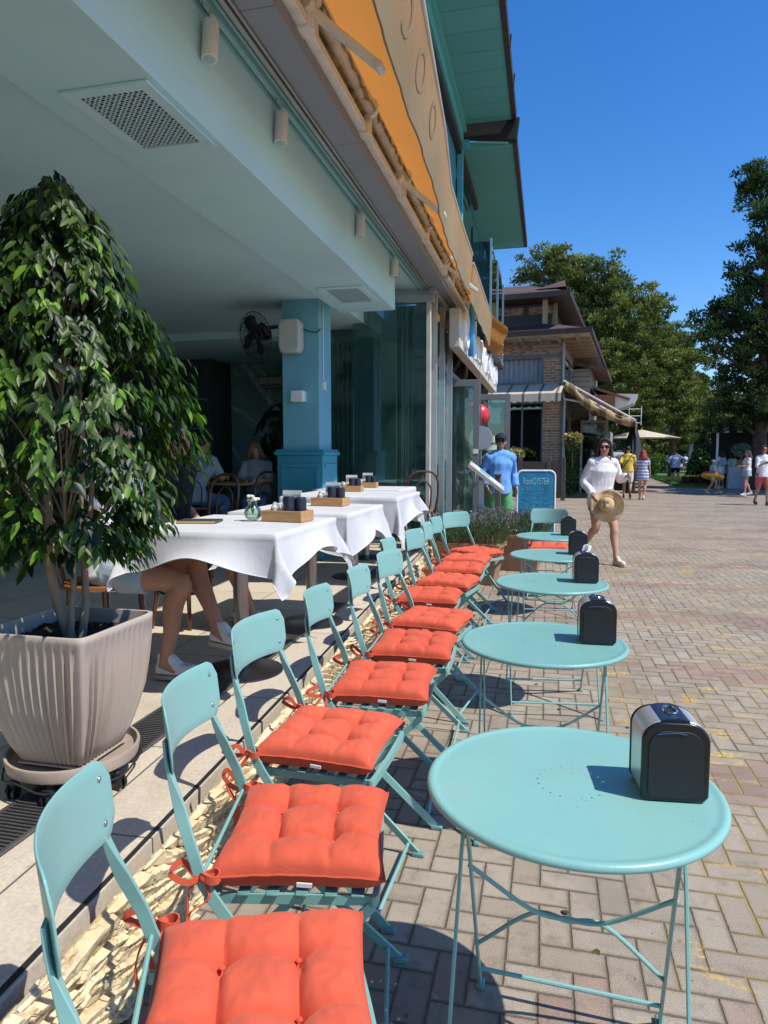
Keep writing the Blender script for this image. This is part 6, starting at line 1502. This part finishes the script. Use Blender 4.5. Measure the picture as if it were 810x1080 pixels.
for q_ in (((-.66, -.30, 5.95), (-.50, -.14, 6.8)), ((-.4, .4, 5.95), (-.25, .55, 6.8))): m = MB(); m.b2(*q_); m.build('porch_post', pm('post_ochre', (.42, .32, .16), .6), hz, smooth=False)
m = MB(); hip(m, -4.9, .25, -.75, 7.4, 6.88, 1.6, .68); m.build('upper_roof', ROOF, hz, smooth=False)
m = MB(); m.b2((-4.9, -.80, 6.74), (.30, -.74, 6.92)); m.b2((.24, -.74, 6.74), (.30, 7.4, 6.92)); m.b2((-4.9, -.74, 6.76), (.24, 7.4, 6.80)); m.build('upper_fascia', BROWN, hz, smooth=False)
m = MB(); m.add([(-.9, -.2, 7.15), (.1, -.3, 7.15), (.1, 1.2, 7.15), (-.9, 1.2, 7.15), (-.0, .3, 7.50), (-.1, 1.0, 7.50)], [(0, 1, 4), (1, 2, 5, 4), (3, 0, 4, 5), (2, 3, 5)]); m.build('roof_dormer', ROOF, hz, smooth=False)
m = MB(); m.ell((-.75, .9, 7.75), (.13, .13, .11)); m.tube([(-.75, .9, 7.5), (-.75, .9, 7.9)], .03); m.build('roof_ornament', BLACK_M, hz)
# front awning of the house: sloped cloth with stripes and scalloped edge
m = MB(); ST = mat_stripes('awning_stripes', (.56, .48, .36), (.15, .14, .14), .55, 'X', .84)
m.grid(lambda u, v: (-4.9+5.0*u, -.02-1.1*v, 3.95-.42*v), 60, 4); m.grid(lambda u, v: (-4.9+5.0*u, -1.12, 3.53-(.24+.05*abs(math.sin(u*PI*18)))*v), 160, 2); m.build('front_awning', ST, hz, smooth=False, recalc=False)
m = MB(); m.tube([(.05, -.05, 5.4), (.05, -.08, 3.6), (.12, -.15, 3.4), (.12, -.2, .2)], .045, 8); m.build('downpipe', pm('pipe_grey', (.35, .36, .37), .5), hz)
# side awning leaning out over the promenade
o = thing('side_awning', 'half folded tan awning reaching out from the side of the brick house', 'awning', hz.location, R(-7))
m = MB(); TAN = mat_stripes('tan_awning_cloth', (.40, .28, .14), (.17, .115, .06), .5, 'X', .55)
m.grid(lambda u, v: (.12+2.3*u, -.3+4.6*v, 3.95-1.38*u-.16*math.sin(u*PI)+.04*math.sin(v*18)), 24, 40); m.grid(lambda u, v: (2.43, -.3+4.6*u, 2.57-.34*v-.03*math.sin(u*60)), 90, 2); m.build('canopy', TAN, o, recalc=False)
m = MB()
for k_, (off, rr_) in enumerate(((0, .15), (.25, .12))):
    pts = [V((.15+2.2*t, -.32+off, 3.86-1.34*t-.20*math.sin(t*PI)-.10*off+.04*math.sin(t*14+k_))) for t in [q/20 for q in range(21)]]; m.tube(pts, [rr_*(.75+.35*math.sin(q*1.1+k_*2)) for q in range(21)], 10)
m.build('bunched_cloth', TAN, o)
m = MB(); m.tube([(.1, -.3, 4.0), (2.43, -.3, 2.62)], .035); m.tube([(2.43, -.35, 2.6), (2.43, 4.3, 2.6)], .035); m.tube([(2.43, 4.3, 2.6), (.1, 4.3, 4.0), (.1, -.3, 4.0)], .05); m.build('frame', CREAM_MET, o)
m = MB(); m.tube([(.1, -.2, 3.4), (1.3, -.28, 3.15)], .035); m.build('folding_arm', CREAM_MET, o)
# annex with siding and small roofs
ax_ = thing('siding_annex', 'grey boarded annex with small shingled roof behind the brick house', 'building', pt(604, 525, 27.5).to_2d().to_3d(), R(-7))
m = MB(); m.b2((-1.2, 0, 2.9), (.55, 5, 4.9)); m.build('boarded_wall', mat_planks('grey_siding', (.30, .30, .28), .2, 'Z', .08, .7, .1), ax_, smooth=False)
m = MB(); m.box((.4, 2, 5.0), (1.7, 4.6, .12), Matrix.Rotation(R(14), 3, 'Y')); m.build('roof', ROOF, ax_, smooth=False)
m = MB(); m.b2((-1.2, .05, 0), (.45, 5, 2.9)); m.build('lower_wall', pm('annex_wall', (.10, .085, .075), .8, var=.3), ax_, smooth=False)
m = MB(); m.box((1.35, 2, 3.95), (1.5, 3, .10), Matrix.Rotation(R(20), 3, 'Y')); m.b2((.5, .5, 3.2), (1.5, 3, 3.9)); m.build('porch', pm('porch_wood', (.17, .085, .05), .7, var=.3), ax_, smooth=False)
m = MB(); m.prism([(1.35, 3.95), (2.35, 3.9), (2.2, 3.55), (1.5, 3.3)], .6, 2.2, 'y'); m.build('white_canopy', WHITE, ax_, smooth=False)
m = MB()
for z in (2.9, 3.2, 3.5): m.tube([(1.5, 3.5, z), (2.5, 3.5, z)], .02)
for x in (1.5, 2.0, 2.5): m.tube([(x, 3.5, 2.8), (x, 3.5, 3.6)], .02)
m.build('balcony_rail', WHITE, ax_)
m = MB(); m.b2((.46, 2.2, 0), (1.3, 5, 2.5)); m.build('pale_block', pm('pale_block', (.34, .36, .38), .7, var=.1), ax_, smooth=False)
m = MB(); m.b2((.7, 2.17, 0), (1.2, 2.198, 2.0)); m.build('door', pm('door_greyblue', (.16, .2, .25), .5), ax_, smooth=False)
# glass kiosk
kk = thing('glass_kiosk', 'grey framed glass booth under the tan side awning', 'kiosk', (gp(612, 520, 0)).to_2d().to_3d(), R(-7))
m = MB()
for x in (0, .9):
    for y in (0, .9): m.b2((x-.04, y-.04, 0), (x+.04, y+.04, 2.75))
m.b2((-.04, -.04, 2.75), (.94, .94, 2.85)); m.b2((-.03, -.03, .9), (.93, .01, .96)); m.build('frame', pm('kiosk_frame', (.32, .38, .44), .5), kk, smooth=False)
m = MB(); m.b2((.04, -.005, .05), (.86, .005, 2.75)); m.b2((.895, .04, .05), (.905, .86, 2.75)); m.build('glass_pane', mat_glass('kiosk_glass', (.45, .55, .58), .3), kk, smooth=False)
m = MB(); m.b2((.04, .6, 0), (.86, .7, 2.6)); m.build('back_panel', pm('kiosk_back', (.16, .20, .22), .7, var=.4), kk, smooth=False)
# picket fence in front of the house
pf_ = thing('picket_fence', 'weathered brown picket fence before the brick house', 'fence', gp(592, 528, 0), R(-3))
m = MB()
for i in range(19):
    x = -.12-.17*i; z = 1.15+.10*abs(math.sin(i*.55)); m.b2((x-.055, -.02, .1), (x+.055, .02, z))
m.build('pickets', WOOD_GREY, pf_, smooth=False, bevel=.006)
m = MB(); m.b2((-3.4, .02, .35), (0, .07, .45)); m.b2((-3.4, .02, .95), (0, .07, 1.05)); m.build('rails', WOOD_GREY, pf_, smooth=False)
for x in (-1.35, -.42, .04):
    m = MB(); m.b2((x-.07, -.05, 0), (x+.07, .09, 1.42)); m.build('post', pm('fence_post', (.075, .06, .052), .8, var=.3), pf_, smooth=False, bevel=.01)
m = MB(); m.b2((-1.3, -.035, .1), (-.1, -.025, 1.25)); m.build('board_panel', pm('fence_panel_dark', (.05, .042, .04), .8, var=.4, stretch=(8, 1, .5)), pf_, smooth=False)
# black railing with plants, along the shade
p = gp(643, 517, 0); o = thing('black_railing', 'black metal railing beside the kiosk in the shade', 'railing', (p.x, p.y, 0), R(-20))
m = MB()
for i in range(14): m.tube([(-.9+.14*i, 0, 0), (-.9+.14*i, 0, 1.15)], .018, 6)
m.tube([(-.95, 0, 1.15), (.98, 0, 1.15)], .03); m.tube([(-.95, 0, .3), (.98, 0, .3)], .025); m.b2((-.95, .05, .0), (.98, .3, .95)); m.build('bars', BLACK_M, o)
p = gp(649, 512, 0); o = thing('market_cart', 'cart with silvery rounded cover behind the black railing', 'cart', (p.x, p.y, 0), R(-20))
m = MB(); m.ell((0, 0, 1.25), (1.0, .6, .42), nu=24, nv=12); m.build('cover', pm('silver_cover', (.42, .44, .46), .35, var=.35, vs=5), o)
m = MB(); m.b2((-.85, -.5, .35), (.85, .5, 1.15)); m.build('body', BLACK_M, o, bevel=.03)
for x in (-.6, .6):
    m = MB(); m.tube([(x, -.56, .25), (x, -.48, .25)], .25, 20); m.build('wheel', RUBBER, o)
# flower baskets by the house corner
for px, py, lb in ((604, 462, 'yellow flowers in a hanging basket at the house corner'), (543, 478, 'yellow flowers on the fence top behind the man')):
    b_ = pt(px, py, 23.2); o = thing('flower_basket', lb, 'flowers', b_, 0, 'flower baskets at the brick house')
    m = MB(); m.lathe([(0, -.25), (.15, -.2), (.24, 0), (.0, 0)], 16); m.tube([(0, 0, -.25), (0, 0, -1.0)], .02); m.build('basket', BROWN, o)
    n = 400; v = rdir(n)*NR.uniform(.4, 1, (n, 1))*np.array([.36, .3, .22])
    leaves('blooms', v, rdir(n), rdir(n), .09, .08, NR.uniform(.2, 1, n), mat_leaf('bloom_yellow', (.10, .12, .03), (.62, .45, .16), .2), o)
    n = 200; v = rdir(n)*NR.uniform(.4, 1, (n, 1))*np.array([.3, .26, .3])-np.array([0, 0, .12]); leaves('foliage', v, rdir(n), rdir(n), .1, .07, NR.uniform(0, 1, n), LEAF_B, o)
# creeper over the lower corner
p = gp(600, 524, 0); o = thing('climbing_shrub', 'leafy shrub and bare stems at the corner of the fence', 'shrub', (p.x, p.y, 0))
n = 900; v = np.column_stack([NR.normal(0, .18, n), NR.normal(0, .18, n), NR.uniform(.1, 1.7, n)]); leaves('foliage', v, rdir(n), rdir(n), .10, .06, NR.uniform(0, .8, n), LEAF_B, o)
m = MB()
for k in range(6): m.tube(spline([(0, 0, 0), (.1*math.sin(k), .05, .6), (.2*math.sin(k*2), 0, 1.5)]), .015, 5)
m.build('stems', BARK_DK, o)

# ================================================================== parasols
p = gp(672, 502, 0); P0 = pt(668, 485, 34)
o = thing('open_parasol', 'open beige cafe parasol beyond the closed dark one', 'parasol', (pt(676, 480, 36).x, pt(676, 480, 36).y, 0))
m = MB(); n = 8; zt = 2.85; ze = 2.4
top_ = [V((0, 0, zt))]+[V((2.0*math.cos(2*PI*k/n), 2.0*math.sin(2*PI*k/n), ze)) for k in range(n)]
m.add(top_, [(0, k+1, (k+1) % n+1) for k in range(n)]); m.build('canopy', pm('parasol_beige', (.60, .52, .40), .8), o, smooth=False)
m = MB(); m.tube([(0, 0, 0), (0, 0, zt+.1)], .03); m.build('pole', WOOD, o)
pp = pt(667, 505, 27); o = thing('closed_parasol', 'tall closed dark grey parasol beside the walking couple', 'parasol', (pp.x, pp.y, 0))
m = MB(); m.loft([[V((r_*(1+.18*math.sin(k*2.6+z))*math.cos(2*PI*k/24), r_*(1+.18*math.sin(k*2.6+z))*math.sin(2*PI*k/24), z)) for k in range(24)] for r_, z in ((.40, .95), (.36, 1.1), (.28, 1.6), (.2, 2.2), (.10, 2.6), (.03, 2.78))]); m.build('canopy', pm('parasol_dark', (.035, .04, .05), .7, var=.3), o, ang=80)
m = MB(); m.tube([(0, 0, 0), (0, 0, 2.9)], .035); m.lathe([(0, 0), (.35, 0), (.35, .08), (0, .1)], 20); m.build('pole', BLACK_M, o)

# ================================================================== lawn, topiary, flower beds, stall, lamps, pavilion
gl = MB()
def quadpx(pts, z): return [gp(px, py, z) for px, py in pts]
m = MB(); A = gp(700, 514, .03)
L1 = [gp(716, 509, .01), gp(730, 513, .01), gp(775, 513, .01), gp(800, 506, .01)]
m = MB(); m.prism([(4.8+1.2, 34.5), (9.6, 34.5), (13, 44), (13, 70), (9.5, 70), (6.8, 48)], 0.0, .12, 'z'); struct(m.build('lawn', pm('lawn_green', (.075, .15, .025), .95, var=.35, vs=1.2, bump=1, bs=12, bd=.05), smooth=False))
m = MB(); ring = [(5.9, 34.35), (9.7, 34.35), (13.2, 44), (13.2, 70)]; 
for a, b in zip(ring[:-1], ring[1:]): m.tube([(a[0], a[1], .1), (b[0], b[1], .1)], 0, flat=(.06, .1), side=(1, 0, 0))
struct(m.build('kerb', pm('kerb_stone', (.3, .28, .25), .9), smooth=False))
n = 9000; C = np.column_stack([NR.uniform(6.3, 10, n), 34.8+NR.uniform(0, 1, n)**1.5*12, np.full(n, .15)]); leaves('grass', C, rdir(n), np.column_stack([NR.normal(0, .3, n), NR.normal(0, .3, n), np.ones(n)]), .13, .04, NR.uniform(.2, 1, n), LEAF_B)
go = [x for x in bpy.data.objects if x.name.startswith('grass')][-1]; tag(go, 'short mown grass around the cone shaped tree', 'grass', kind='stuff')
tp = thing('topiary_tree', 'clipped cone shaped evergreen tree standing on the lawn', 'tree', (8.3, 38.6, .1))
n = 9000; z = NR.uniform(0, 1, n)**1.25; r_ = (1-z)*1.35*(1-.25*np.exp(-z*14))+.03; a = NR.uniform(0, 2*PI, n); k = NR.uniform(.82, 1.06, n)*(1+.06*np.sin(a*5+z*20))
v = np.column_stack([r_*k*np.cos(a), r_*k*np.sin(a), .15+z*3.6]); N_ = np.column_stack([np.cos(a), np.sin(a), np.full(n, .5)])+rdir(n)*.5
leaves('crown', v, N_, rdir(n), .15, .13, np.clip(NR.normal(.45, .22, n), 0, 1), mat_leaf('topiary_leaf', (.012, .04, .008), (.07, .17, .03), .2), tp)
m = MB(); m.tube([(0, 0, -.1), (0, 0, 2.6)], [.09, .03]); m.loft([[V(((1-t)*1.15*math.cos(2*PI*q/16), (1-t)*1.15*math.sin(2*PI*q/16), .2+t*3.3)) for q in range(16)] for t in (0, .5, .97)]); m.build('inner_growth', pm('dark_green_core', (.012, .03, .01), .9), tp)
for lb, x, y, hw, hy, cl, cat in (('bed of yellow flowers at the foot of the cone tree', 8.1, 36.8, 1.5, .5, ((.10, .10, .02), (.72, .60, .05)), 'yellow'), ('bed of dark red flowers in front of the yellow ones', 8.0, 35.6, 1.6, .35, ((.05, .03, .02), (.30, .05, .05)), 'red')):
    n = 1500; C = np.column_stack([x+NR.uniform(-hw, hw, n), y+NR.uniform(-hy, hy, n), .12+NR.uniform(0, .35, n)])
    o = leaves('flower_bed', C, rdir(n), rdir(n), .13, .11, NR.uniform(0, 1, n), mat_leaf('bed_'+cat, cl[0], cl[1], .2)); tag(o, lb, 'flower bed', kind='stuff')
# stall with black and white striped valance
st_ = pt(792, 510, 30); o = thing('market_stall', 'dark stall with white striped valance and white counter behind the women', 'stall', (st_.x+.6, st_.y+.6, 0), R(-6))
m = MB(); m.b2((-1.9, -.02, 2.55), (3, 2.2, 2.65)); m.b2((-1.9, 2.1, 0), (3, 2.2, 2.6)); m.build('body', pm('stall_dark', (.012, .014, .014), .8), o, smooth=False)
m = MB(); m.b2((-1.4, -.3, 0), (3, .3, 1.0)); m.build('counter', pm('counter_pale', (.42, .42, .45), .7), o, smooth=False, bevel=.02)
m = MB(); m.grid(lambda u, v: (-1.9+5*u, -.06-.25*v, 2.95-.45*v), 40, 2); m.build('valance', mat_stripes('stall_stripes', (.60, .60, .57), (.02, .02, .02), .55, 'X', .38), o, recalc=False, smooth=False)
for x in (-1.85, .4, 2.9):
    m = MB(); m.tube([(x, 0, 0), (x, 0, 2.6)], .05); m.build('pole', WHITE, o)
nb_ = pt(767, 500, 33); m = MB(); m.b2((-.3, 0, .6), (.3, .1, 2.5)); m.b2((-.3, .0, 0), (-.24, .1, .6)); m.b2((.24, .0, 0), (.3, .1, .6)); o2 = thing('notice_board', 'dark green notice board beside the stall', 'notice board', (nb_.x, nb_.y, 0), R(-6)); m.build('board', pm('board_green', (.02, .05, .03), .6), o2, smooth=False)
m = MB(); m.b2((-.25, -.012, 1.9), (.25, -.002, 2.35)); m.build('poster', pm('poster_green', (.10, .18, .08), .6, var=.4, vs=9), o2, smooth=False)
bh_ = thing('stall_bush', 'pale potted bush on the stall counter', 'plant', o.location+V((-.9, -.1, 1.0)))
n = 900; v = rdir(n)*NR.uniform(.5, 1, (n, 1))*np.array([.45, .3, .3])+np.array([0, 0, .75]); leaves('foliage', v, rdir(n), rdir(n), .10, .07, NR.uniform(0, 1, n), mat_leaf('pale_leaf', (.08, .15, .10), (.35, .50, .38), .3), bh_)
m = MB(); m.lathe([(0, 0), (.16, 0), (.2, .3), (0, .3)], 16); m.tube([(0, 0, .3), (0, 0, .7)], .03); m.build('pot', TERRA, bh_)
for i, (px, py, d, lb) in enumerate(((757, 427, 40, 'white globe street lamp, highest of three by the pines'), (747, 437, 46, 'white globe street lamp at left beside the cone tree'), (790, 428, 44, 'white globe street lamp in front of the dark right pine'))):
    b_ = pt(px, py, d); o = thing('street_lamp', lb, 'street lamp', (b_.x, b_.y, 0), 0, 'globe street lamps')
    m = MB(); m.tube([(0, 0, 0), (0, 0, .5), (0, 0, b_.z-.2)], [.09, .06, .04]); m.build('pole', BLACK_M, o)
    m = MB(); m.ell((0, 0, b_.z), (.22, .22, .22)); m.build('globe', pm('globe_white', (.72, .74, .76), .3), o)
b_ = pt(705, 500, 55); o = thing('park_pavilion', 'small pavilion with pale flat roofs far down the path', 'pavilion', (b_.x, b_.y, 0), R(-5))
m = MB(); m.b2((-3, 0, 3.5), (2.6, 4, 3.9)); m.b2((-1.8, .5, 4.6), (1.6, 3.5, 5.0)); m.build('roof', pm('pavilion_roof', (.40, .33, .26), .7), o, smooth=False)
m = MB(); m.b2((-2.6, .5, 0), (-2.1, 3.5, 3.5)); m.b2((-1.5, 1, 3.9), (1.2, 3, 4.6)); m.b2((1.5, .4, 0), (1.8, .7, 3.5)); m.b2((-6, 1, 0), (-2.6, 3.5, 2.6)); m.build('wall', pm('pavilion_wall', (.36, .36, .38), .7), o, smooth=False)

# ================================================================== trees
def tree(label, x, y, h_, lobes, mat, seed, trunk_r=.28, nl=1.0, size=.19, group='pine trees along the promenade', lean=0, crown0=.3, quadw=.42):
    r0 = np.random.default_rng(seed); o = thing('pine_tree', label, 'tree', (x, y, 0), 0, group)
    m = MB(); sp = spline([(0, 0, -.1), (lean*.2, .05, h_*.25), (lean*.5, -.05, h_*.55), (lean, 0, h_*.93)], 6)
    m.tube([p+V((.06*noise.noise(p*.9), .06*noise.noise(p*.9+V((5, 0, 0))), 0)) for p in sp], [trunk_r*(1-.85*i/(len(sp)-1)) for i in range(len(sp))], 10)
    Cs, Ts, tn, Ls, Ns = [], [], [], [], []
    for (cx, cy, cz, rx, rz_) in lobes:
        b0 = V((lean*cz/h_*.7, 0, max(h_*.15, cz-rz_*1.2-.4*math.hypot(cx, cy)))); tip = V((cx, cy, cz)); m.tube(spline([b0, b0.lerp(tip, .5)+V((0, 0, -.12)), tip], 4), [trunk_r*.30*(1-.7*q/8) for q in range(9)], 6)
        nc = max(6, int(20*rx*rx*nl)); 
        for _ in range(nc):
            d = r0.normal(size=3); d /= np.linalg.norm(d); d[2] = d[2]*.8+.15; k = (r0.uniform(.35, 1)**.5 if r0.random() > .18 else r0.uniform(1.0, 1.38))*(1+.18*math.sin(d[0]*5+cx*3)+.15*math.sin(d[2]*6+cz))
            c = np.array([cx+d[0]*rx*k, cy+d[1]*rx*k, cz+d[2]*rz_*k]); rc = r0.uniform(.24, .52); nn = int(62*nl*(rc/.4)**2)+10; base_t = np.clip(r0.normal(.48, .2), 0, 1)
            v = r0.normal(size=(nn, 3)); v /= np.linalg.norm(v, axis=1, keepdims=True); kk = r0.uniform(.3, 1, (nn, 1))
            Cs.append(c+v*kk*np.array([rc, rc, rc*.62])); Ts.append(v+np.array([0, 0, .5])+r0.normal(0, .3, (nn, 3))); Ns.append(r0.normal(size=(nn, 3))+np.array([0, 0, .4])); Ls.append(r0.uniform(.7, 1.3, nn)*size); tn.append(np.clip(base_t+.32*v[:, 2]*kk[:, 0]+r0.normal(0, .1, nn), 0, 1))  # tone rises within each clump: lit tops and dark undersides painted in
    m.build('trunk', BARK_DK, o)
    Cs, Ts, Ns, Ls, tn = [np.concatenate(q) for q in (Cs, Ts, Ns, Ls, tn)]
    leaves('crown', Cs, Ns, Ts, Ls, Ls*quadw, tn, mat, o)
    return o
def lobes_px(lst, X, Y, d):
    """crown masses given where they stand: (px, py, radius m, height m)"""
    out = []
    for px, py, r_, rz_ in lst:
        q = pt(px, py, d); out.append((q.x-X, q.y-Y+rng.uniform(-.6, .6), q.z, r_, rz_))
    return out
def ptree(label, px, d, h_, lst, mat, seed, **k):
    b_ = pt(px, 500, d); return tree(label, b_.x, b_.y, h_, lobes_px(lst, b_.x, b_.y, d), mat, seed, **k)
ptree('broad olive green pine rising behind the roof of the brick house', 625, 36, 12.5, [(575, 282, 1.0, .7), (592, 290, 1.4, 1.0), (612, 292, 1.4, 1.0), (632, 300, 1.4, 1.1), (600, 312, 1.6, 1.2), (628, 325, 1.9, 1.4), (655, 312, 1.3, 1.0), (660, 335, 1.7, 1.3), (640, 355, 2.0, 1.6), (615, 350, 1.9, 1.4), (668, 362, 1.6, 1.4), (625, 385, 2.0, 1.6), (655, 392, 2.0, 1.6), (562, 297, .8, .5), (640, 415, 2.0, 1.4), (583, 272, .6, .5), (572, 320, 1.6, 1.4), (590, 345, 1.8, 1.4)], LEAF_P, 1)
ptree('rounded pine standing right of and behind the broad one', 672, 41, 11.5, [(660, 335, 1.6, 1.4), (682, 345, 1.5, 1.2), (695, 352, 1.0, .8), (672, 368, 2.2, 1.7), (698, 375, 1.7, 1.5), (690, 400, 2.2, 1.8), (668, 405, 2.2, 1.8), (705, 425, 1.7, 1.4), (680, 430, 2.0, 1.5), (660, 440, 1.8, 1.2)], LEAF_P, 2)
ptree('tall narrow topped pine between the two groups', 708, 46, 11, [(715, 358, .9, .9), (712, 378, 1.6, 1.4), (728, 392, 1.5, 1.3), (705, 398, 1.8, 1.5), (735, 412, 1.5, 1.3), (715, 420, 2.2, 1.7), (738, 435, 1.6, 1.2), (722, 448, 1.9, 1.2), (745, 378, .6, .6), (700, 355, .7, .7)], LEAF_P, 3)
ptree('lower pine at the back, crown meeting the lamp globes', 738, 55, 8, [(742, 418, 1.6, 1.4), (750, 432, 1.8, 1.4), (735, 445, 2, 1.5), (755, 450, 1.8, 1.3), (765, 440, 1.8, 1.5), (775, 452, 1.8, 1.3), (725, 460, 2, 1.2)], LEAF_P, 4)
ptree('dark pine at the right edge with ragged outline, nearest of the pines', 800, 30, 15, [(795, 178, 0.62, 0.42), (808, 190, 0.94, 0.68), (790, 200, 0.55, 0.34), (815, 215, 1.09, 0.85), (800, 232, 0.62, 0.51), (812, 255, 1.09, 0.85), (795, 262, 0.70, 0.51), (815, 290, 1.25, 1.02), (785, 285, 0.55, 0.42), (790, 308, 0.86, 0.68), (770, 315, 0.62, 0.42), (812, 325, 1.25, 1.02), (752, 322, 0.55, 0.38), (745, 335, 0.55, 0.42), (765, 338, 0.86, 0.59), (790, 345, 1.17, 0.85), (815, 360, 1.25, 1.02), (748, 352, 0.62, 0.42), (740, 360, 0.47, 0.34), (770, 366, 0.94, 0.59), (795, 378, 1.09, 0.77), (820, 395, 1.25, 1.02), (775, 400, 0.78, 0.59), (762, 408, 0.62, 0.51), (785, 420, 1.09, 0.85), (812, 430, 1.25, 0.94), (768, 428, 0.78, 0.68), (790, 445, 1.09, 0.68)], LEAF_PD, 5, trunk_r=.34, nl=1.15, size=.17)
ptree('dark tree at the far left of the pine group, mostly behind the house', 600, 44, 9, [(595, 330, 1.8, 1.4), (600, 400, 2.4, 2), (615, 440, 2.4, 2), (640, 455, 2.4, 1.8)], LEAF_PD, 6)
# far trees closing the view beyond the path
for i, (px, d, hh, r_) in enumerate(((655, 75, 9, 3.2), (672, 82, 10, 3.4), (690, 95, 11, 3.6), (708, 100, 11, 3.6), (726, 92, 10, 3.4), (742, 85, 9, 3.2), (760, 78, 9, 3.2), (778, 74, 8.5, 3.2), (796, 70, 9, 3.4), (815, 66, 9, 3.4), (640, 66, 9, 3.2))):
    b_ = pt(px, 500, d); tree('distant dark green tree closing the view beyond the path', b_.x, b_.y, hh, [(0, 0, hh*.75, r_*.8, hh*.2), (-r_*.5, 0, hh*.5, r_*.8, hh*.22), (r_*.5, .5, hh*.5, r_*.8, hh*.22), (0, -1, hh*.3, r_, hh*.2), (-r_*.6, -1, hh*.16, r_*.7, hh*.12), (r_*.6, -1, hh*.16, r_*.7, hh*.12)], LEAF_PD if i % 2 else LEAF_P, 20+i, nl=.30, size=.62, group='distant trees beyond the path', quadw=.6)
# shade tree to the right of the frame whose shadow crosses the promenade, real tree standing there
tree('broad pine right outside the frame shading the promenade', 15.5, 28.5, 10.5, [(0, 0, 9, 3, 1.5), (-2.5, 0, 8, 2.6, 1.4), (2.5, 0, 8, 2.6, 1.4), (-1, 2, 7, 2.6, 1.4), (-4.2, .5, 7.4, 2.0, 1.2)], LEAF_PD, 50, nl=.5, size=.5, quadw=.55)
# hedge shapes and bushes left of the path
for px, py, d, r_, lb in ((697, 498, 60, 1.0, 'yellow green round shrub by the path, left one'), (683, 497, 50, .9, 'dark round shrub under the parasol'), (752, 497, 46, 1.2, 'light green bush right of the cone tree'), (661, 500, 40, .8, 'leafy bush beside the closed parasol')):
    b_ = pt(px, 500, d); o = thing('shrub', lb, 'shrub', (b_.x, b_.y, 0), 0, 'shrubs along the path')
    n = 1400; v = rdir(n)*NR.uniform(.6, 1, (n, 1))*np.array([r_, r_, r_*.8])+np.array([0, 0, r_*.8]); leaves('foliage', v, rdir(n), rdir(n), .16, .12, NR.uniform(0, 1, n), LEAF_B, o)
    m = MB(); m.tube([(0, 0, 0), (0, 0, r_)], .05); m.build('stem', BARK_DK, o)
